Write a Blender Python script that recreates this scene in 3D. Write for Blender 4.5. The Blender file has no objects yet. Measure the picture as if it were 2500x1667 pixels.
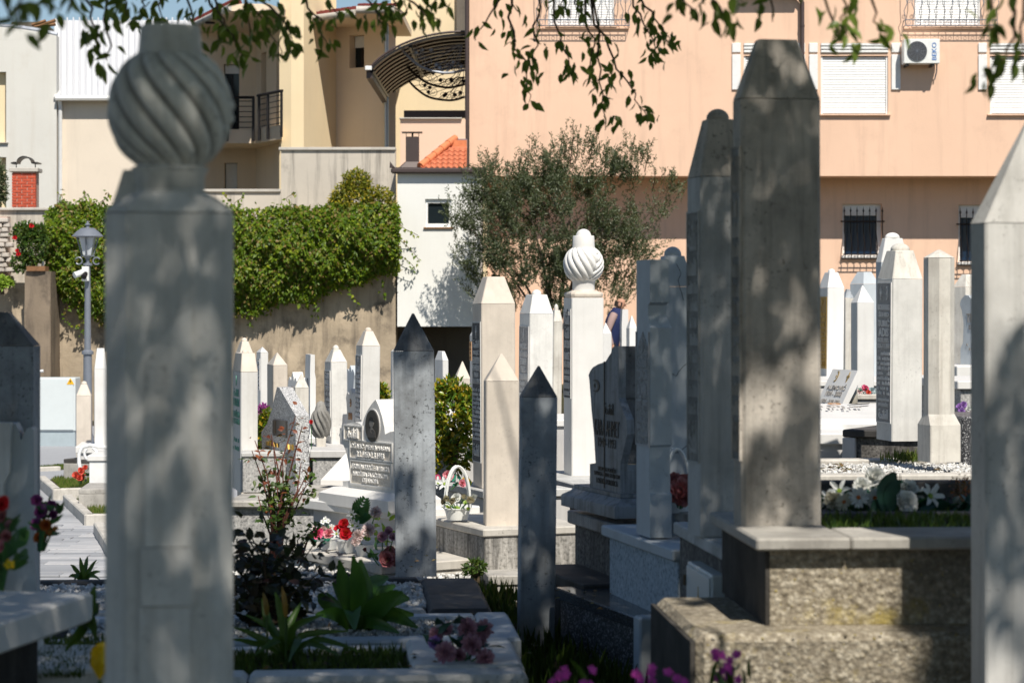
import bpy, math, random
import numpy as np
from mathutils import Vector, Matrix
sc = bpy.context.scene
C = sc.collection
rnd = random.Random(7)
R = math.radians
# ---------------------------------------------------------------- camera, light, exposure
FPX, CX, HY, EYE = 2500 * 85 / 36, 1250.0, 745.0, 2.2
cam = bpy.data.cameras.new('camera'); cam_o = bpy.data.objects.new('camera', cam); C.objects.link(cam_o)
cam.lens = 85; cam.sensor_width = 36; cam.sensor_fit = 'HORIZONTAL'
cam.shift_y = -(833.5 - HY) / 2500
cam.clip_start = 0.1; cam.clip_end = 2000
cam_o.location = (0, 0, EYE); cam_o.rotation_euler = (R(90), 0, 0)
cam.dof.use_dof = True; cam.dof.focus_distance = 17.0; cam.dof.aperture_fstop = 6.3
cam.dof.aperture_blades = 9
sc.camera = cam_o
SUN_EL, SUN_AZ = R(52), R(18)          # the sun stands behind the camera, a little to the right
TS = Vector((math.sin(SUN_AZ) * math.cos(SUN_EL), -math.cos(SUN_AZ) * math.cos(SUN_EL), math.sin(SUN_EL)))
w = bpy.data.worlds.new('World'); sc.world = w; w.use_nodes = True
nt = w.node_tree; nt.nodes.clear()
sky = nt.nodes.new('ShaderNodeTexSky'); sky.sky_type = 'NISHITA'; sky.sun_disc = False
sky.sun_elevation = SUN_EL; sky.sun_rotation = math.pi - SUN_AZ
sky.air_density = 1.0; sky.dust_density = 0.2; sky.ozone_density = 2.0
bg = nt.nodes.new('ShaderNodeBackground'); bg.inputs['Strength'].default_value = 0.068
wo = nt.nodes.new('ShaderNodeOutputWorld')
nt.links.new(sky.outputs[0], bg.inputs[0]); nt.links.new(bg.outputs[0], wo.inputs[0])
sun = bpy.data.lights.new('sun', 'SUN'); sun.energy = 4.6; sun.angle = R(0.53); sun.color = (1.0, 0.935, 0.83)
sun_o = bpy.data.objects.new('sun', sun); C.objects.link(sun_o)
sun_o.location = (5, -20, 30); sun_o.rotation_euler = TS.to_track_quat('Z', 'Y').to_euler()
sc.view_settings.view_transform = 'Standard'; sc.view_settings.look = 'None'
sc.view_settings.exposure = 0.33; sc.view_settings.gamma = 1.0
sc.view_settings.use_curve_mapping = False
sc.render.engine = 'CYCLES'
sc.cycles.use_denoising = True
sc.cycles.max_bounces = 7; sc.cycles.diffuse_bounces = 4; sc.cycles.glossy_bounces = 3
sc.cycles.transmission_bounces = 4; sc.cycles.transparent_max_bounces = 8
sc.cycles.sample_clamp_indirect = 6.0
# ---------------------------------------------------------------- where things stand (metres; x right, y away, z up)
def PX(px, D): return (px - CX) / FPX * D
def PZ(py, D): return EYE - (py - HY) / FPX * D
def P(px, py, D): return Vector((PX(px, D), D, PZ(py, D)))
def DZ(py, z): return (EYE - z) * FPX / (py - HY)
def sm(a, b, x):
    t = min(1.0, max(0.0, (x - a) / (b - a))); return t * t * (3 - 2 * t)
def gz(x, y):
    near = 0.72
    a = x / max(y, 1.0); side = sm(-0.13, 0.03, a); lf = 1 - sm(-0.16, -0.09, a)
    return near + (0.55 * side - near) * sm(13.5 - 2.3 * lf, 21 - 6.5 * lf, y)
# ---------------------------------------------------------------- objects
def link(o): C.objects.link(o); return o
def tag(o, label=None, cat=None, group=None, kind=None):
    if label: o['label'] = label
    if cat: o['category'] = cat
    if group: o['group'] = group
    if kind: o['kind'] = kind
    return o
def thing(name, label, cat, loc=(0, 0, 0), rz=0, group=None):
    o = bpy.data.objects.new(name, None); link(o); o.empty_display_size = 0.1
    o.location = loc; o.rotation_euler = (0, 0, rz)
    return tag(o, label, cat, group)
def mesh_np(name, V, Fc, smooth=False):
    V = np.asarray(V, dtype=np.float32); Fc = np.asarray(Fc, dtype=np.int32)
    me = bpy.data.meshes.new(name); n, k = Fc.shape
    me.vertices.add(len(V)); me.vertices.foreach_set('co', V.ravel())
    me.loops.add(n * k); me.loops.foreach_set('vertex_index', Fc.ravel())
    me.polygons.add(n); me.polygons.foreach_set('loop_start', np.arange(0, n * k, k, dtype=np.int32))
    me.polygons.foreach_set('loop_total', np.full(n, k, dtype=np.int32))
    me.update(calc_edges=True)
    if smooth: me.polygons.foreach_set('use_smooth', np.ones(n, dtype=bool))
    return me
def put(name, me, m=None, parent=None, loc=None, rot=None, scale=None):
    o = bpy.data.objects.new(name, me); link(o)
    if m and not me.materials: me.materials.append(m)
    if parent: o.parent = parent
    if loc is not None: o.location = loc
    if rot is not None: o.rotation_euler = rot
    if scale is not None: o.scale = scale if hasattr(scale, '__len__') else (scale,) * 3
    return o
class MB:
    def __init__(s): s.v = []; s.f = []
    def add(s, vs, fs):
        n = len(s.v); s.v += [tuple(p) for p in vs]; s.f += [tuple(i + n for i in f) for f in fs]; return s
    def loft(s, secs, c0=True, c1=True, closed=True):
        n = len(secs[0]); vs = [p for q in secs for p in q]; fs = []
        for i in range(len(secs) - 1):
            for j in range(n if closed else n - 1):
                k = (j + 1) % n
                fs.append((i * n + j, i * n + k, (i + 1) * n + k, (i + 1) * n + j))
        if c0: fs.append(tuple(range(n))[::-1])
        if c1: fs.append(tuple((len(secs) - 1) * n + j for j in range(n)))
        return s.add(vs, fs)
    def box(s, x0, x1, y0, y1, z0, z1, b=0.0):
        if b <= 0:
            q = lambda z: [(x0, y0, z), (x1, y0, z), (x1, y1, z), (x0, y1, z)]
            return s.loft([q(z0), q(z1)])
        w_, d_ = x1 - x0, y1 - y0; cx, cy = (x0 + x1) / 2, (y0 + y1) / 2
        return s.loft([oct8(w_ - 2 * b, d_ - 2 * b, b * .5, z0, cx, cy), oct8(w_, d_, b, z0 + b, cx, cy),
                       oct8(w_, d_, b, z1 - b, cx, cy), oct8(w_ - 2 * b, d_ - 2 * b, b * .5, z1, cx, cy)])
    def lathe(s, prof, n=20, cx=0, cy=0, c0=True, c1=True, sx=1, sy=1):
        return s.loft([[(cx + r * sx * math.cos(2 * math.pi * j / n), cy + r * sy * math.sin(2 * math.pi * j / n), z) for j in range(n)] for r, z in prof], c0, c1)
    def tube(s, pts, r, n=6, caps=True):
        pts = [Vector(p) for p in pts]; rs = r if hasattr(r, '__len__') else [r] * len(pts); secs = []
        prev = None
        for i, p in enumerate(pts):
            t = (pts[min(i + 1, len(pts) - 1)] - pts[max(i - 1, 0)])
            t = t.normalized() if t.length > 1e-9 else Vector((0, 0, 1))
            if prev is None:
                a = t.cross(Vector((0, 0, 1)));
                if a.length < .1: a = t.cross(Vector((1, 0, 0)))
                a.normalize()
            else:
                a = prev - t * prev.dot(t); a.normalize()
            prev = a; b = t.cross(a)
            secs.append([p + (a * math.cos(2 * math.pi * j / n) + b * math.sin(2 * math.pi * j / n)) * rs[i] for j in range(n)])
        return s.loft(secs, caps, caps)
    def prism(s, poly, axis, a0, a1):
        """outline poly (2-D) pushed along an axis ('x','y','z')"""
        def q(u, v, a): return {'x': (a, u, v), 'y': (u, a, v), 'z': (u, v, a)}[axis]
        return s.loft([[q(u, v, a0) for u, v in poly], [q(u, v, a1) for u, v in poly]])
    def quad(s, a, b, c, d): return s.add([a, b, c, d], [(0, 1, 2, 3)])
    def xf(s, M):
        s.v = [tuple(M @ Vector(p)) for p in s.v]; return s
    def mesh(s, name, smooth=0):
        me = bpy.data.meshes.new(name); me.from_pydata(s.v, [], s.f); me.update()
        import bmesh
        bm = bmesh.new(); bm.from_mesh(me); bmesh.ops.recalc_face_normals(bm, faces=bm.faces); bm.to_mesh(me); bm.free()
        if smooth:
            me.polygons.foreach_set('use_smooth', np.ones(len(me.polygons), dtype=bool)); me.set_sharp_from_angle(angle=R(smooth))
        return me
    def build(s, name, m, parent=None, smooth=0, **k):
        return put(name, s.mesh(name, smooth), m, parent, **k)
def oct8(w_, d_, c, z, cx=0, cy=0):
    a, b = w_ / 2, d_ / 2
    return [(cx + x, cy + y, z) for x, y in ((-a + c, -b), (a - c, -b), (a, -b + c), (a, b - c), (a - c, b), (-a + c, b), (-a, b - c), (-a, -b + c))]
def copy_tree(o, parent=None):
    c = o.copy(); link(c)
    if parent: c.parent = parent
    for ch in o.children: copy_tree(ch, c)
    return c
# ---------------------------------------------------------------- materials
MATS = {}
class NT:
    def __init__(s, name):
        s.m = bpy.data.materials.new(name); s.m.use_nodes = True; s.t = s.m.node_tree
        s.t.nodes.clear(); s.out = s.t.nodes.new('ShaderNodeOutputMaterial')
        s.bsdf = s.n('ShaderNodeBsdfPrincipled'); s.l(s.bsdf.outputs[0], s.out.inputs[0])
        tc = s.n('ShaderNodeTexCoord'); s.co = tc.outputs['Object']
    def n(s, t): return s.t.nodes.new(t)
    def l(s, a, b): s.t.links.new(a, b)
    def mapv(s, sc_, rnd_off=True):
        mp = s.n('ShaderNodeMapping'); mp.inputs['Scale'].default_value = sc_ if hasattr(sc_, '__len__') else (sc_,) * 3
        s.l(s.co, mp.inputs['Vector'])
        if rnd_off:
            oi = s.n('ShaderNodeObjectInfo'); mu = s.n('ShaderNodeMath'); mu.operation = 'MULTIPLY'; mu.inputs[1].default_value = 37.0
            s.l(oi.outputs['Random'], mu.inputs[0]); s.l(mu.outputs[0], mp.inputs['Location'])
        return mp.outputs[0]
    def noise(s, sc_, detail=6, rough=.6, dist=0.0):
        k = s.n('ShaderNodeTexNoise'); k.inputs['Scale'].default_value = 1.0; k.inputs['Detail'].default_value = detail
        k.inputs['Roughness'].default_value = rough; k.inputs['Distortion'].default_value = dist
        s.l(s.mapv(sc_), k.inputs['Vector']); return k.outputs['Fac']
    def vor(s, sc_, feat='F1', out='Distance'):
        k = s.n('ShaderNodeTexVoronoi'); k.feature = feat; k.inputs['Scale'].default_value = 1.0
        s.l(s.mapv(sc_), k.inputs['Vector']); return k.outputs[out]
    def ramp(s, fac, stops):
        k = s.n('ShaderNodeValToRGB'); e = k.color_ramp.elements
        while len(e) < len(stops): e.new(.5)
        for q, (p, c) in zip(e, stops):
            q.position = p; c = c if hasattr(c, '__len__') else (c, c, c); q.color = (*c, 1)
        s.l(fac, k.inputs[0]); return k.outputs[0]
    def mix(s, fac, a, b, mode='MIX'):
        k = s.n('ShaderNodeMix'); k.data_type = 'RGBA'; k.blend_type = mode
        for v, i in ((fac, 0), (a, 6), (b, 7)):
            if hasattr(v, 'is_linked') or isinstance(v, bpy.types.NodeSocket): s.l(v, k.inputs[i])
            elif i == 0: k.inputs[0].default_value = v
            else: k.inputs[i].default_value = (*v, 1)
        return k.outputs[2]
    def bump(s, h, strength=.3, dist=.01):
        k = s.n('ShaderNodeBump'); k.inputs['Strength'].default_value = strength; k.inputs['Distance'].default_value = dist
        s.l(h, k.inputs['Height']); s.l(k.outputs[0], s.bsdf.inputs['Normal'])
    def math(s, op, a, b):
        k = s.n('ShaderNodeMath'); k.operation = op
        for v, i in ((a, 0), (b, 1)):
            if isinstance(v, bpy.types.NodeSocket): s.l(v, k.inputs[i])
            else: k.inputs[i].default_value = v
        return k.outputs[0]
    def fin(s, col, rough=.7, metal=0, spec=.4):
        if isinstance(col, bpy.types.NodeSocket): s.l(col, s.bsdf.inputs['Base Color'])
        else: s.bsdf.inputs['Base Color'].default_value = (*col, 1)
        s.bsdf.inputs['Roughness'].default_value = rough; s.bsdf.inputs['Metallic'].default_value = metal
        s.bsdf.inputs['Specular IOR Level'].default_value = spec
        return s.m
def stone(name, base, dirt=(.2, .19, .17), amt=.5, streak=.35, speck=0.0, rough=.6, bump=.12, var=.08, vein=0.0):
    """cut stone: soft clouds of colour, vertical weather streaks, lichen specks"""
    s = NT(name)
    d = tuple(max(0, c * (1 - var * 2.2)) for c in base); l = tuple(min(1, c * (1 + var)) for c in base)
    col = s.ramp(s.noise(5, 5), [(.3, d), (.7, l)])
    if streak > 0:
        st = s.ramp(s.noise((28, 28, 1.6), 5, .65), [(.47, 0), (.78, streak)])
        col = s.mix(st, col, dirt)
    if amt > 0:
        bl = s.ramp(s.noise(3.2, 7, .68), [(.5, 0), (.74, amt)])
        col = s.mix(bl, col, dirt)
    if speck > 0:
        a = s.ramp(s.noise(60, 3, .7), [(.58, 0), (.66, 1)]); b = s.ramp(s.noise(4, 4, .6), [(.45, 0), (.62, speck)])
        col = s.mix(s.math('MULTIPLY', a, b), col, tuple(c * .35 for c in dirt))
    if vein > 0:
        v = s.ramp(s.vor((2.1, 2.1, 1.4), 'DISTANCE_TO_EDGE'), [(.0, vein), (.006, 0)])
        col = s.mix(v, col, tuple(c * .4 for c in dirt))
    s.bump(s.noise(90, 4, .6), bump, .004)
    return s.fin(col, rough, spec=.25)
def granite(name, base, dark, light, scale=260, rough=.55, bump=.2, dirt=0, dcol=(.1, .1, .1)):
    s = NT(name)
    n = s.noise(scale, 2, .5); col = s.ramp(n, [(.36, dark), (.46, base), (.56, base), (.66, light)])
    if dirt:
        st = s.ramp(s.noise((14, 14, 1.2), 6, .7), [(.42, 0), (.66, dirt)]); col = s.mix(st, col, dcol)
    s.bump(n, bump, .004)
    return s.fin(col, rough)
def stucco(name, base, dirt=(.3, .28, .25), streak=.25, bump=.25, scale=34, blot=.25, var=.05):
    s = NT(name)
    col = s.ramp(s.noise(.9, 6), [(.3, tuple(c * (1 - var) for c in base)), (.7, tuple(min(1, c * (1 + var * .6)) for c in base))])
    if streak:
        col = s.mix(s.ramp(s.noise((5, 5, .35), 6, .65), [(.5, 0), (.75, streak)]), col, dirt)
    if blot:
        col = s.mix(s.ramp(s.noise(1.7, 8, .7), [(.54, 0), (.72, blot)]), col, dirt)
    s.bump(s.noise(scale, 5, .65), bump, .01)
    return s.fin(col, .9, spec=.2)
def plain(name, col, rough=.5, metal=0, spec=.4, var=.06, bump=0):
    s = NT(name)
    c = s.ramp(s.noise(11, 4), [(.3, tuple(x * (1 - var) for x in col)), (.7, tuple(min(1, x * (1 + var)) for x in col))])
    if bump: s.bump(s.noise(70, 3), bump, .004)
    return s.fin(c, rough, metal, spec)
def leafm(name, cols, trans=.35, rough=.45, spec=.4):
    """leaves: every leaf its own tint, light shining through"""
    s = NT(name)
    g = s.n('ShaderNodeNewGeometry'); k = len(cols)
    col = s.ramp(g.outputs['Random Per Island'], [((i + .5) / k, c) for i, c in enumerate(cols)])
    s.fin(col, rough, spec=spec)
    if trans:
        tr = s.n('ShaderNodeBsdfTranslucent'); mx = s.n('ShaderNodeMixShader'); mx.inputs[0].default_value = trans
        s.l(s.mix(.5, col, (.28, .36, .04), 'MIX'), tr.inputs[0])
        s.l(s.bsdf.outputs[0], mx.inputs[1]); s.l(tr.outputs[0], mx.inputs[2]); s.l(mx.outputs[0], s.out.inputs[0])
    return s.m
def crease_dark(name, base, dirt, amt, streak, speck, var=.1):  # stone whose colour is multiplied darker in creases, by pointiness
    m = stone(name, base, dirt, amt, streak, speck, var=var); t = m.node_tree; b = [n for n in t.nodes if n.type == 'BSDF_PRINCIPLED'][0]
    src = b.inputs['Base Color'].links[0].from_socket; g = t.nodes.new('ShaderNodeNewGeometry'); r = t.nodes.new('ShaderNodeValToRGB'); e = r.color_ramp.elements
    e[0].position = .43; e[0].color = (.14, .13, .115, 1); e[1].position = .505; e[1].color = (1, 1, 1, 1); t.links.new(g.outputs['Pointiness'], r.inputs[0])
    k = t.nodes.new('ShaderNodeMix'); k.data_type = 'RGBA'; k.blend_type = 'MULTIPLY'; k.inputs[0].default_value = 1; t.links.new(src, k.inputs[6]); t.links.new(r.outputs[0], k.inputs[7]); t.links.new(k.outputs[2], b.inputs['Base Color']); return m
M = {}
M['white'] = stone('white_marble', (.70, .69, .67), (.36, .34, .30), .28, .34, rough=.5, var=.04)
M['whiteclean'] = stone('clean_white_marble', (.73, .72, .70), (.45, .43, .40), .15, .16, rough=.45, var=.03)
M['cream'] = stone('cream_limestone', (.66, .59, .51), (.36, .31, .26), .25, .25, .15, rough=.6, var=.07)
M['mottled'] = stone('mottled_white_marble', (.71, .70, .67), (.34, .33, .31), .4, .3, .25, var=.08)
M['greystone'] = stone('lichened_grey_stone', (.58, .53, .47), (.11, .105, .095), .75, .5, .7, rough=.9, bump=.4, var=.16)
M['palegrey'] = stone('pale_grey_stone', (.56, .56, .55), (.17, .17, .16), .55, .45, .55, rough=.75, bump=.25, var=.1)
M['darkstone'] = stone('black_stained_stone', (.38, .41, .44), (.07, .07, .07), .65, .5, .9, rough=.75, bump=.3, var=.15)  # stains are real; the base is tinted with the blue of the shade
M['darkcap'] = stone('stained_shade_stone', (.20, .205, .21), (.03, .03, .03), .8, .7, .8, rough=.8, bump=.4, var=.25)  # black staining, with shade of caps and hollows put into the colour
M['stained'] = stone('rain_stained_marble', (.27, .29, .31), (.03, .03, .03), .75, .9, .6, rough=.55, var=.12)  # streaks are stains; the bluish base carries the tint of the shade
M['bluewhite'] = stone('blue_shade_marble', (.51, .555, .59), (.33, .33, .32), .25, .15, .2, var=.05)  # white marble with the blue of open shade put into its colour
M['frontstone'] = stone('foreground_marble', (.72, .71, .68), (.30, .29, .26), .4, .45, .5, var=.08, bump=.25)
M['turbandark'] = crease_dark('dark_creased_marble', (.78, .765, .71), (.18, .17, .145), .6, .6, .7, var=.12)
M['weathered'] = stone('weathered_marble', (.68, .65, .59), (.26, .22, .18), .4, .5, .25, var=.08)
M['edgestone'] = stone('right_edge_stone', (.62, .61, .59), (.25, .24, .22), .4, .4, .5, var=.08)
M['greyrough'] = stone('rough_grey_stone', (.33, .32, .30), (.09, .09, .085), .7, .6, .8, rough=.9, bump=.6, var=.2)
M['granite'] = granite('grey_granite', (.46, .46, .46), (.10, .10, .11), (.72, .72, .72), 130, dirt=0)
M['granitewall'] = granite('grey_granite_render', (.40, .395, .385), (.2, .2, .2), (.56, .55, .53), 70, dirt=.35, dcol=(.22, .21, .2))
M['graniteblack'] = granite('black_granite', (.05, .05, .055), (.012, .012, .014), (.5, .5, .5), 120, .4)
M['polished'] = granite('polished_dark_granite', (.055, .06, .065), (.03, .03, .035), (.10, .11, .12), 150, .16, .02)
M['concretewall'] = granite('dark_stained_concrete', (.15, .14, .13), (.06, .055, .05), (.24, .225, .205), 60, .9, .4, dirt=.8, dcol=(.045, .042, .04))
M['whiterender'] = granite('blue_shade_render', (.40, .47, .53), (.23, .28, .33), (.52, .58, .63), 62, .85, .4, dirt=.2, dcol=(.25, .26, .27))  # pale render; its blue is the shade's tint put into the colour
M['palewall'] = stone('pale_plinth_stone', (.58, .57, .56), (.3, .29, .28), .3, .3, var=.05)
M['panel'] = granite('stippled_panel', (.10, .10, .10), (.03, .03, .03), (.42, .42, .41), 150, .9, .8)
M['panelpale'] = granite('stippled_pale_panel', (.36, .35, .335), (.15, .145, .14), (.54, .52, .5), 150, .9, .8)
M['panelbuff'] = granite('stippled_buff_panel', (.66, .60, .52), (.52, .46, .38), (.72, .67, .60), 120, .9, .15)
M['letter'] = plain('letter_stone', (.62, .61, .59), .7)
M['letterpale'] = plain('pale_letter_stone', (.80, .78, .75), .7)
M['letterdim'] = plain('dim_letter_stone', (.48, .48, .49), .7)
M['letterblack'] = plain('black_lettering', (.012, .012, .013), .5)
M['lettergreen'] = plain('green_lettering', (.16, .42, .30), .6)
M['lettergold'] = plain('gold_lettering', (.50, .32, .08), .35, .7)
M['lettergrey'] = plain('grey_lettering', (.30, .28, .26), .7)
M['letterbrown'] = plain('brown_lettering', (.45, .25, .13), .7)
M['goldpanel'] = plain('gold_panel', (.36, .21, .05), .45, .3)
M['bronze'] = plain('bronze', (.09, .07, .05), .4, .7)
M['plaque'] = plain('dark_plaque', (.045, .042, .04), .35)
def aggregate():
    s = NT('exposed_aggregate_concrete')
    v = s.vor(62, 'F1')
    col = s.ramp(s.noise(46, 4, .7), [(.3, (.14, .118, .085)), (.5, (.36, .315, .24)), (.70, (.66, .60, .49))])
    col = s.mix(s.ramp(v, [(.2, 0), (.7, .45)]), col, (.15, .125, .095))
    col = s.mix(s.ramp(s.noise(3.5, 6, .7), [(.56, 0), (.68, .65)]), col, (.40, .31, .06))
    col = s.mix(s.ramp(s.noise(2.4, 7, .7), [(.50, 0), (.68, .62)]), col, (.105, .092, .072))
    s.bump(s.math('ADD', s.math('MULTIPLY', v, -.8), s.noise(70, 4, .7)), .7, .010)
    return s.fin(col, .95, spec=.15)
M['aggregate'] = aggregate()
M['blackconcrete'] = stone('shade_grime_concrete', (.06, .055, .05), (.02, .02, .018), .7, .6, .4, rough=.9, bump=.6, var=.3)  # grime, with shade painted into the black
M['slab'] = stone('worn_limestone_slab', (.44, .42, .385), (.14, .13, .12), .55, .3, .5, rough=.8, bump=.25, var=.12)
M['darkslab'] = stone('dark_slab', (.085, .08, .076), (.03, .03, .03), .6, .3, .3, rough=.75, var=.25)
M['kerb'] = stone('worn_kerb_stone', (.56, .53, .48), (.22, .2, .17), .5, .35, .4, rough=.75, var=.08)
M['salmon'] = stucco('salmon_stucco', (.80, .55, .405), (.52, .35, .26), .38, .25, 30, .28, .05)
M['yellow'] = stucco('yellow_stucco', (.80, .66, .44), (.55, .44, .30), .15, .2, 30, .1, .04)
M['peach'] = stucco('peach_stucco', (.82, .67, .50), (.55, .44, .32), .15, .2, 30, .1, .04)
M['pinkstucco'] = stucco('pink_stucco', (.80, .56, .42), (.5, .4, .3), .12, .2, 30, .1, .04)
M['cream_stucco'] = stucco('cream_stucco', (.74, .65, .54), (.42, .37, .31), .22, .2, 28, .22, .05)
M['greywhite'] = stucco('greyish_white_stucco', (.66, .65, .61), (.5, .45, .38), .3, .2, 28, .25, .05)
M['whitewash'] = stucco('white_stucco', (.80, .80, .77), (.55, .53, .5), .12, .15, 28, .08, .03)
M['gardenwall'] = stucco('streaked_concrete_wall', (.56, .51, .44), (.12, .11, .10), .95, .25, 24, .5, .1)
M['retaining'] = stucco('brown_stained_stucco', (.45, .365, .265), (.10, .085, .07), .85, 1.6, 5, .95, .35)
M['retainingdark'] = stucco('dark_stained_wall', (.24, .19, .14), (.06, .05, .045), .8, .7, 8, .8, .25)
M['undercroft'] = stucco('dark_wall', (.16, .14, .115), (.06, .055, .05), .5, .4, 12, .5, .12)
M['coping'] = stucco('stone_coping', (.52, .49, .44), (.2, .18, .16), .4, .3, 20, .5, .1)
M['darkmetal'] = plain('dark_metal', (.025, .022, .022), .45, .5)
M['brownmetal'] = plain('brown_painted_metal', (.075, .055, .052), .45, .2)
M['greymetal'] = plain('grey_painted_metal', (.22, .24, .28), .4, .3)
M['steel'] = plain('steel', (.45, .47, .5), .35, .8)
M['whitepaint'] = plain('white_paint', (.80, .80, .79), .45)
M['whiteplastic'] = plain('white_plastic', (.78, .79, .77), .35)
M['slat'] = plain('white_blind_slat', (.78, .78, .77), .4)
M['shadeglass'] = plain('dark_window_glass', (.012, .018, .022), .1, 0, .35)
M['blueglass'] = plain('blue_window_glass', (.008, .022, .05), .12, 0, .25)
M['milkglass'] = plain('milky_lamp_glass', (.52, .55, .58), .3)
M['terracotta'] = plain('terracotta_tile', (.54, .17, .085), .75, var=.16, bump=.2)
M['ridge'] = plain('ridge_tile', (.64, .21, .09), .75, var=.14, bump=.2)
M['brick'] = plain('red_brick', (.50, .09, .045), .85, var=.2, bump=.4)
M['mortar'] = plain('mortar', (.50, .38, .32), .95, bump=.4)
M['awning'] = plain('brown_awning_sheet', (.27, .17, .11), .5)
M['roofwhite'] = plain('white_sheet_roof', (.62, .63, .65), .4, .1, var=.03)
M['maroon'] = plain('maroon_tile', (.17, .035, .03), .7, var=.25)
M['box'] = plain('pale_cabinet_paint', (.60, .645, .65), .35, var=.02)
M['boxbase'] = plain('cabinet_base', (.36, .42, .45), .5)
M['yellowsign'] = plain('warning_yellow', (.75, .42, .01), .5)
M['blueprint'] = plain('blue_print', (.10, .22, .52), .4)
M['acgrille'] = plain('fan_grille', (.07, .072, .075), .5)
M['wood'] = plain('weathered_wood', (.22, .11, .05), .8, var=.3)
M['bark'] = stone('bark', (.16, .12, .09), (.05, .04, .03), .6, .6, rough=.95, bump=.9, var=.25)
M['twig'] = plain('twig_bark', (.10, .07, .04), .9, var=.3)
M['twigred'] = plain('young_rose_stem', (.13, .045, .03), .7, var=.3)
M['soil'] = stone('dark_soil', (.045, .036, .027), (.015, .012, .01), .7, 0, rough=.95, bump=1.0, var=.4)
def groundm():
    s = NT('cemetery_ground')
    col = s.ramp(s.noise(2.4, 8, .7), [(.32, (.035, .028, .018)), (.5, (.07, .06, .035)), (.68, (.06, .085, .022))])
    s.bump(s.noise(30, 6, .7), 1.0, .03); return s.fin(col, .95, spec=.1)
M['ground'] = groundm()
M['pebble'] = leafm('white_pebble', [(.50, .49, .47), (.66, .65, .63), (.74, .74, .72), (.38, .37, .35)], 0, .8)
M['pebblegrey'] = leafm('grey_pebble', [(.30, .29, .27), (.48, .47, .44), (.58, .57, .54), (.16, .15, .14)], 0, .85)
M['paver'] = leafm('grey_paver', [(.42, .43, .45), (.52, .53, .55), (.36, .37, .39), (.60, .60, .61)], 0, .8)
def paverm():
    s = NT('grey_path_paver'); oi = s.n('ShaderNodeObjectInfo')
    a = s.ramp(oi.outputs['Random'], [(0, (.25, .26, .28)), (.5, (.35, .36, .38)), (1, (.45, .45, .46))])
    col = s.mix(s.ramp(s.noise(6, 6, .7), [(.4, 0), (.75, .45)]), a, (.25, .25, .26)); s.bump(s.noise(40, 4), .3, .004)
    return s.fin(col, .8)
M['paver'] = paverm()

def awningm():
    s = NT('brown_awning_polycarbonate'); col = s.ramp(s.noise(3, 4), [(.3, (.22, .135, .08)), (.7, (.30, .19, .12))]); s.fin(col, .4)
    tr = s.n('ShaderNodeBsdfTranslucent'); mx = s.n('ShaderNodeMixShader'); mx.inputs[0].default_value = .45; s.l(col, tr.inputs[0]); s.l(s.bsdf.outputs[0], mx.inputs[1]); s.l(tr.outputs[0], mx.inputs[2]); s.l(mx.outputs[0], s.out.inputs[0]); return s.m
M['awning'] = awningm()
# ---------------------------------------------------------------- lettering and emblems
_tc = {}
BOLD = .012
def text_arrays(txt, ex=.05):
    ex += BOLD * .01
    if (txt, ex) in _tc: return _tc[(txt, ex)]
    cu = bpy.data.curves.new('t', 'FONT'); cu.body = txt; cu.resolution_u = 2; cu.extrude = ex; cu.size = 1; cu.offset = BOLD
    ob = bpy.data.objects.new('t', cu); me = ob.to_mesh()
    V = np.empty(len(me.vertices) * 3, np.float32); me.vertices.foreach_get('co', V); V = V.reshape(-1, 3)
    Fc = [tuple(p.vertices) for p in me.polygons]
    ob.to_mesh_clear(); bpy.data.objects.remove(ob); bpy.data.curves.remove(cu)
    if len(V):
        mn, mx = V.min(0), V.max(0); V = (V - mn) / np.maximum(mx - mn, 1e-6); asp = (mx - mn)[0] / max((mx - mn)[1], 1e-6)
    else: asp = 1
    _tc[(txt, ex)] = (V, Fc, asp); return _tc[(txt, ex)]
def circ(cx, cy, r, n=20, a0=0, a1=2 * math.pi): return [(cx + r * math.cos(a0 + (a1 - a0) * i / n), cy + r * math.sin(a0 + (a1 - a0) * i / n)) for i in range(n + 1)]
def sym_polys(kind):
    """flat outlines in a unit box"""
    if kind == 'crescent':
        return [circ(.5, .5, .5, 18, R(40), R(320)) + circ(.62, .5, .38, 18, R(312), R(48)), star(.74, .5, .17)]
    if kind == 'crescent_open':
        return [circ(.5, .5, .5, 18, R(-120), R(120)) + circ(.38, .5, .40, 18, R(112), R(-112)), star(.36, .5, .16)]
    if kind == 'star': return [star(.5, .5, .5)]
    if kind == 'lily':
        c = [(.5, 1), (.62, .72), (.57, .45), (.54, .30), (.46, .30), (.43, .45), (.38, .72)]
        l = [(.44, .32), (.40, .52), (.24, .66), (.06, .58), (.04, .44), (.16, .50), (.28, .46), (.36, .34)]
        bar = [(.28, .24), (.72, .24), (.72, .30), (.28, .30)]
        b = [(.45, .22), (.55, .22), (.58, .10), (.5, 0), (.42, .10)]
        return [c, l, [(1 - x, y) for x, y in l][::-1], bar, b]
    if kind == 'spike':
        return [[(.5, 1), (.58, .62), (.9, .5), (.58, .4), (.5, 0), (.42, .4), (.1, .5), (.42, .62)]]
    if kind == 'feather':
        return [[(0, .1), (.12, .35), (.5, .62), (.95, .95), (.85, .6), (.5, .3), (.15, .1)], [(-.1, 0), (0, .02), (.95, .93), (.9, .96)]]
    return []
def star(cx, cy, r): return [(cx + (r if i % 2 == 0 else r * .42) * math.sin(i * math.pi / 5), cy + (r if i % 2 == 0 else r * .42) * math.cos(i * math.pi / 5)) for i in range(10)]
AR = '\uFE94\uFEA4\uFE97\uFE8E\uFED4\uFEDF\uFE8D'     # al-Fatiha, joined forms in drawing order
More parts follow.
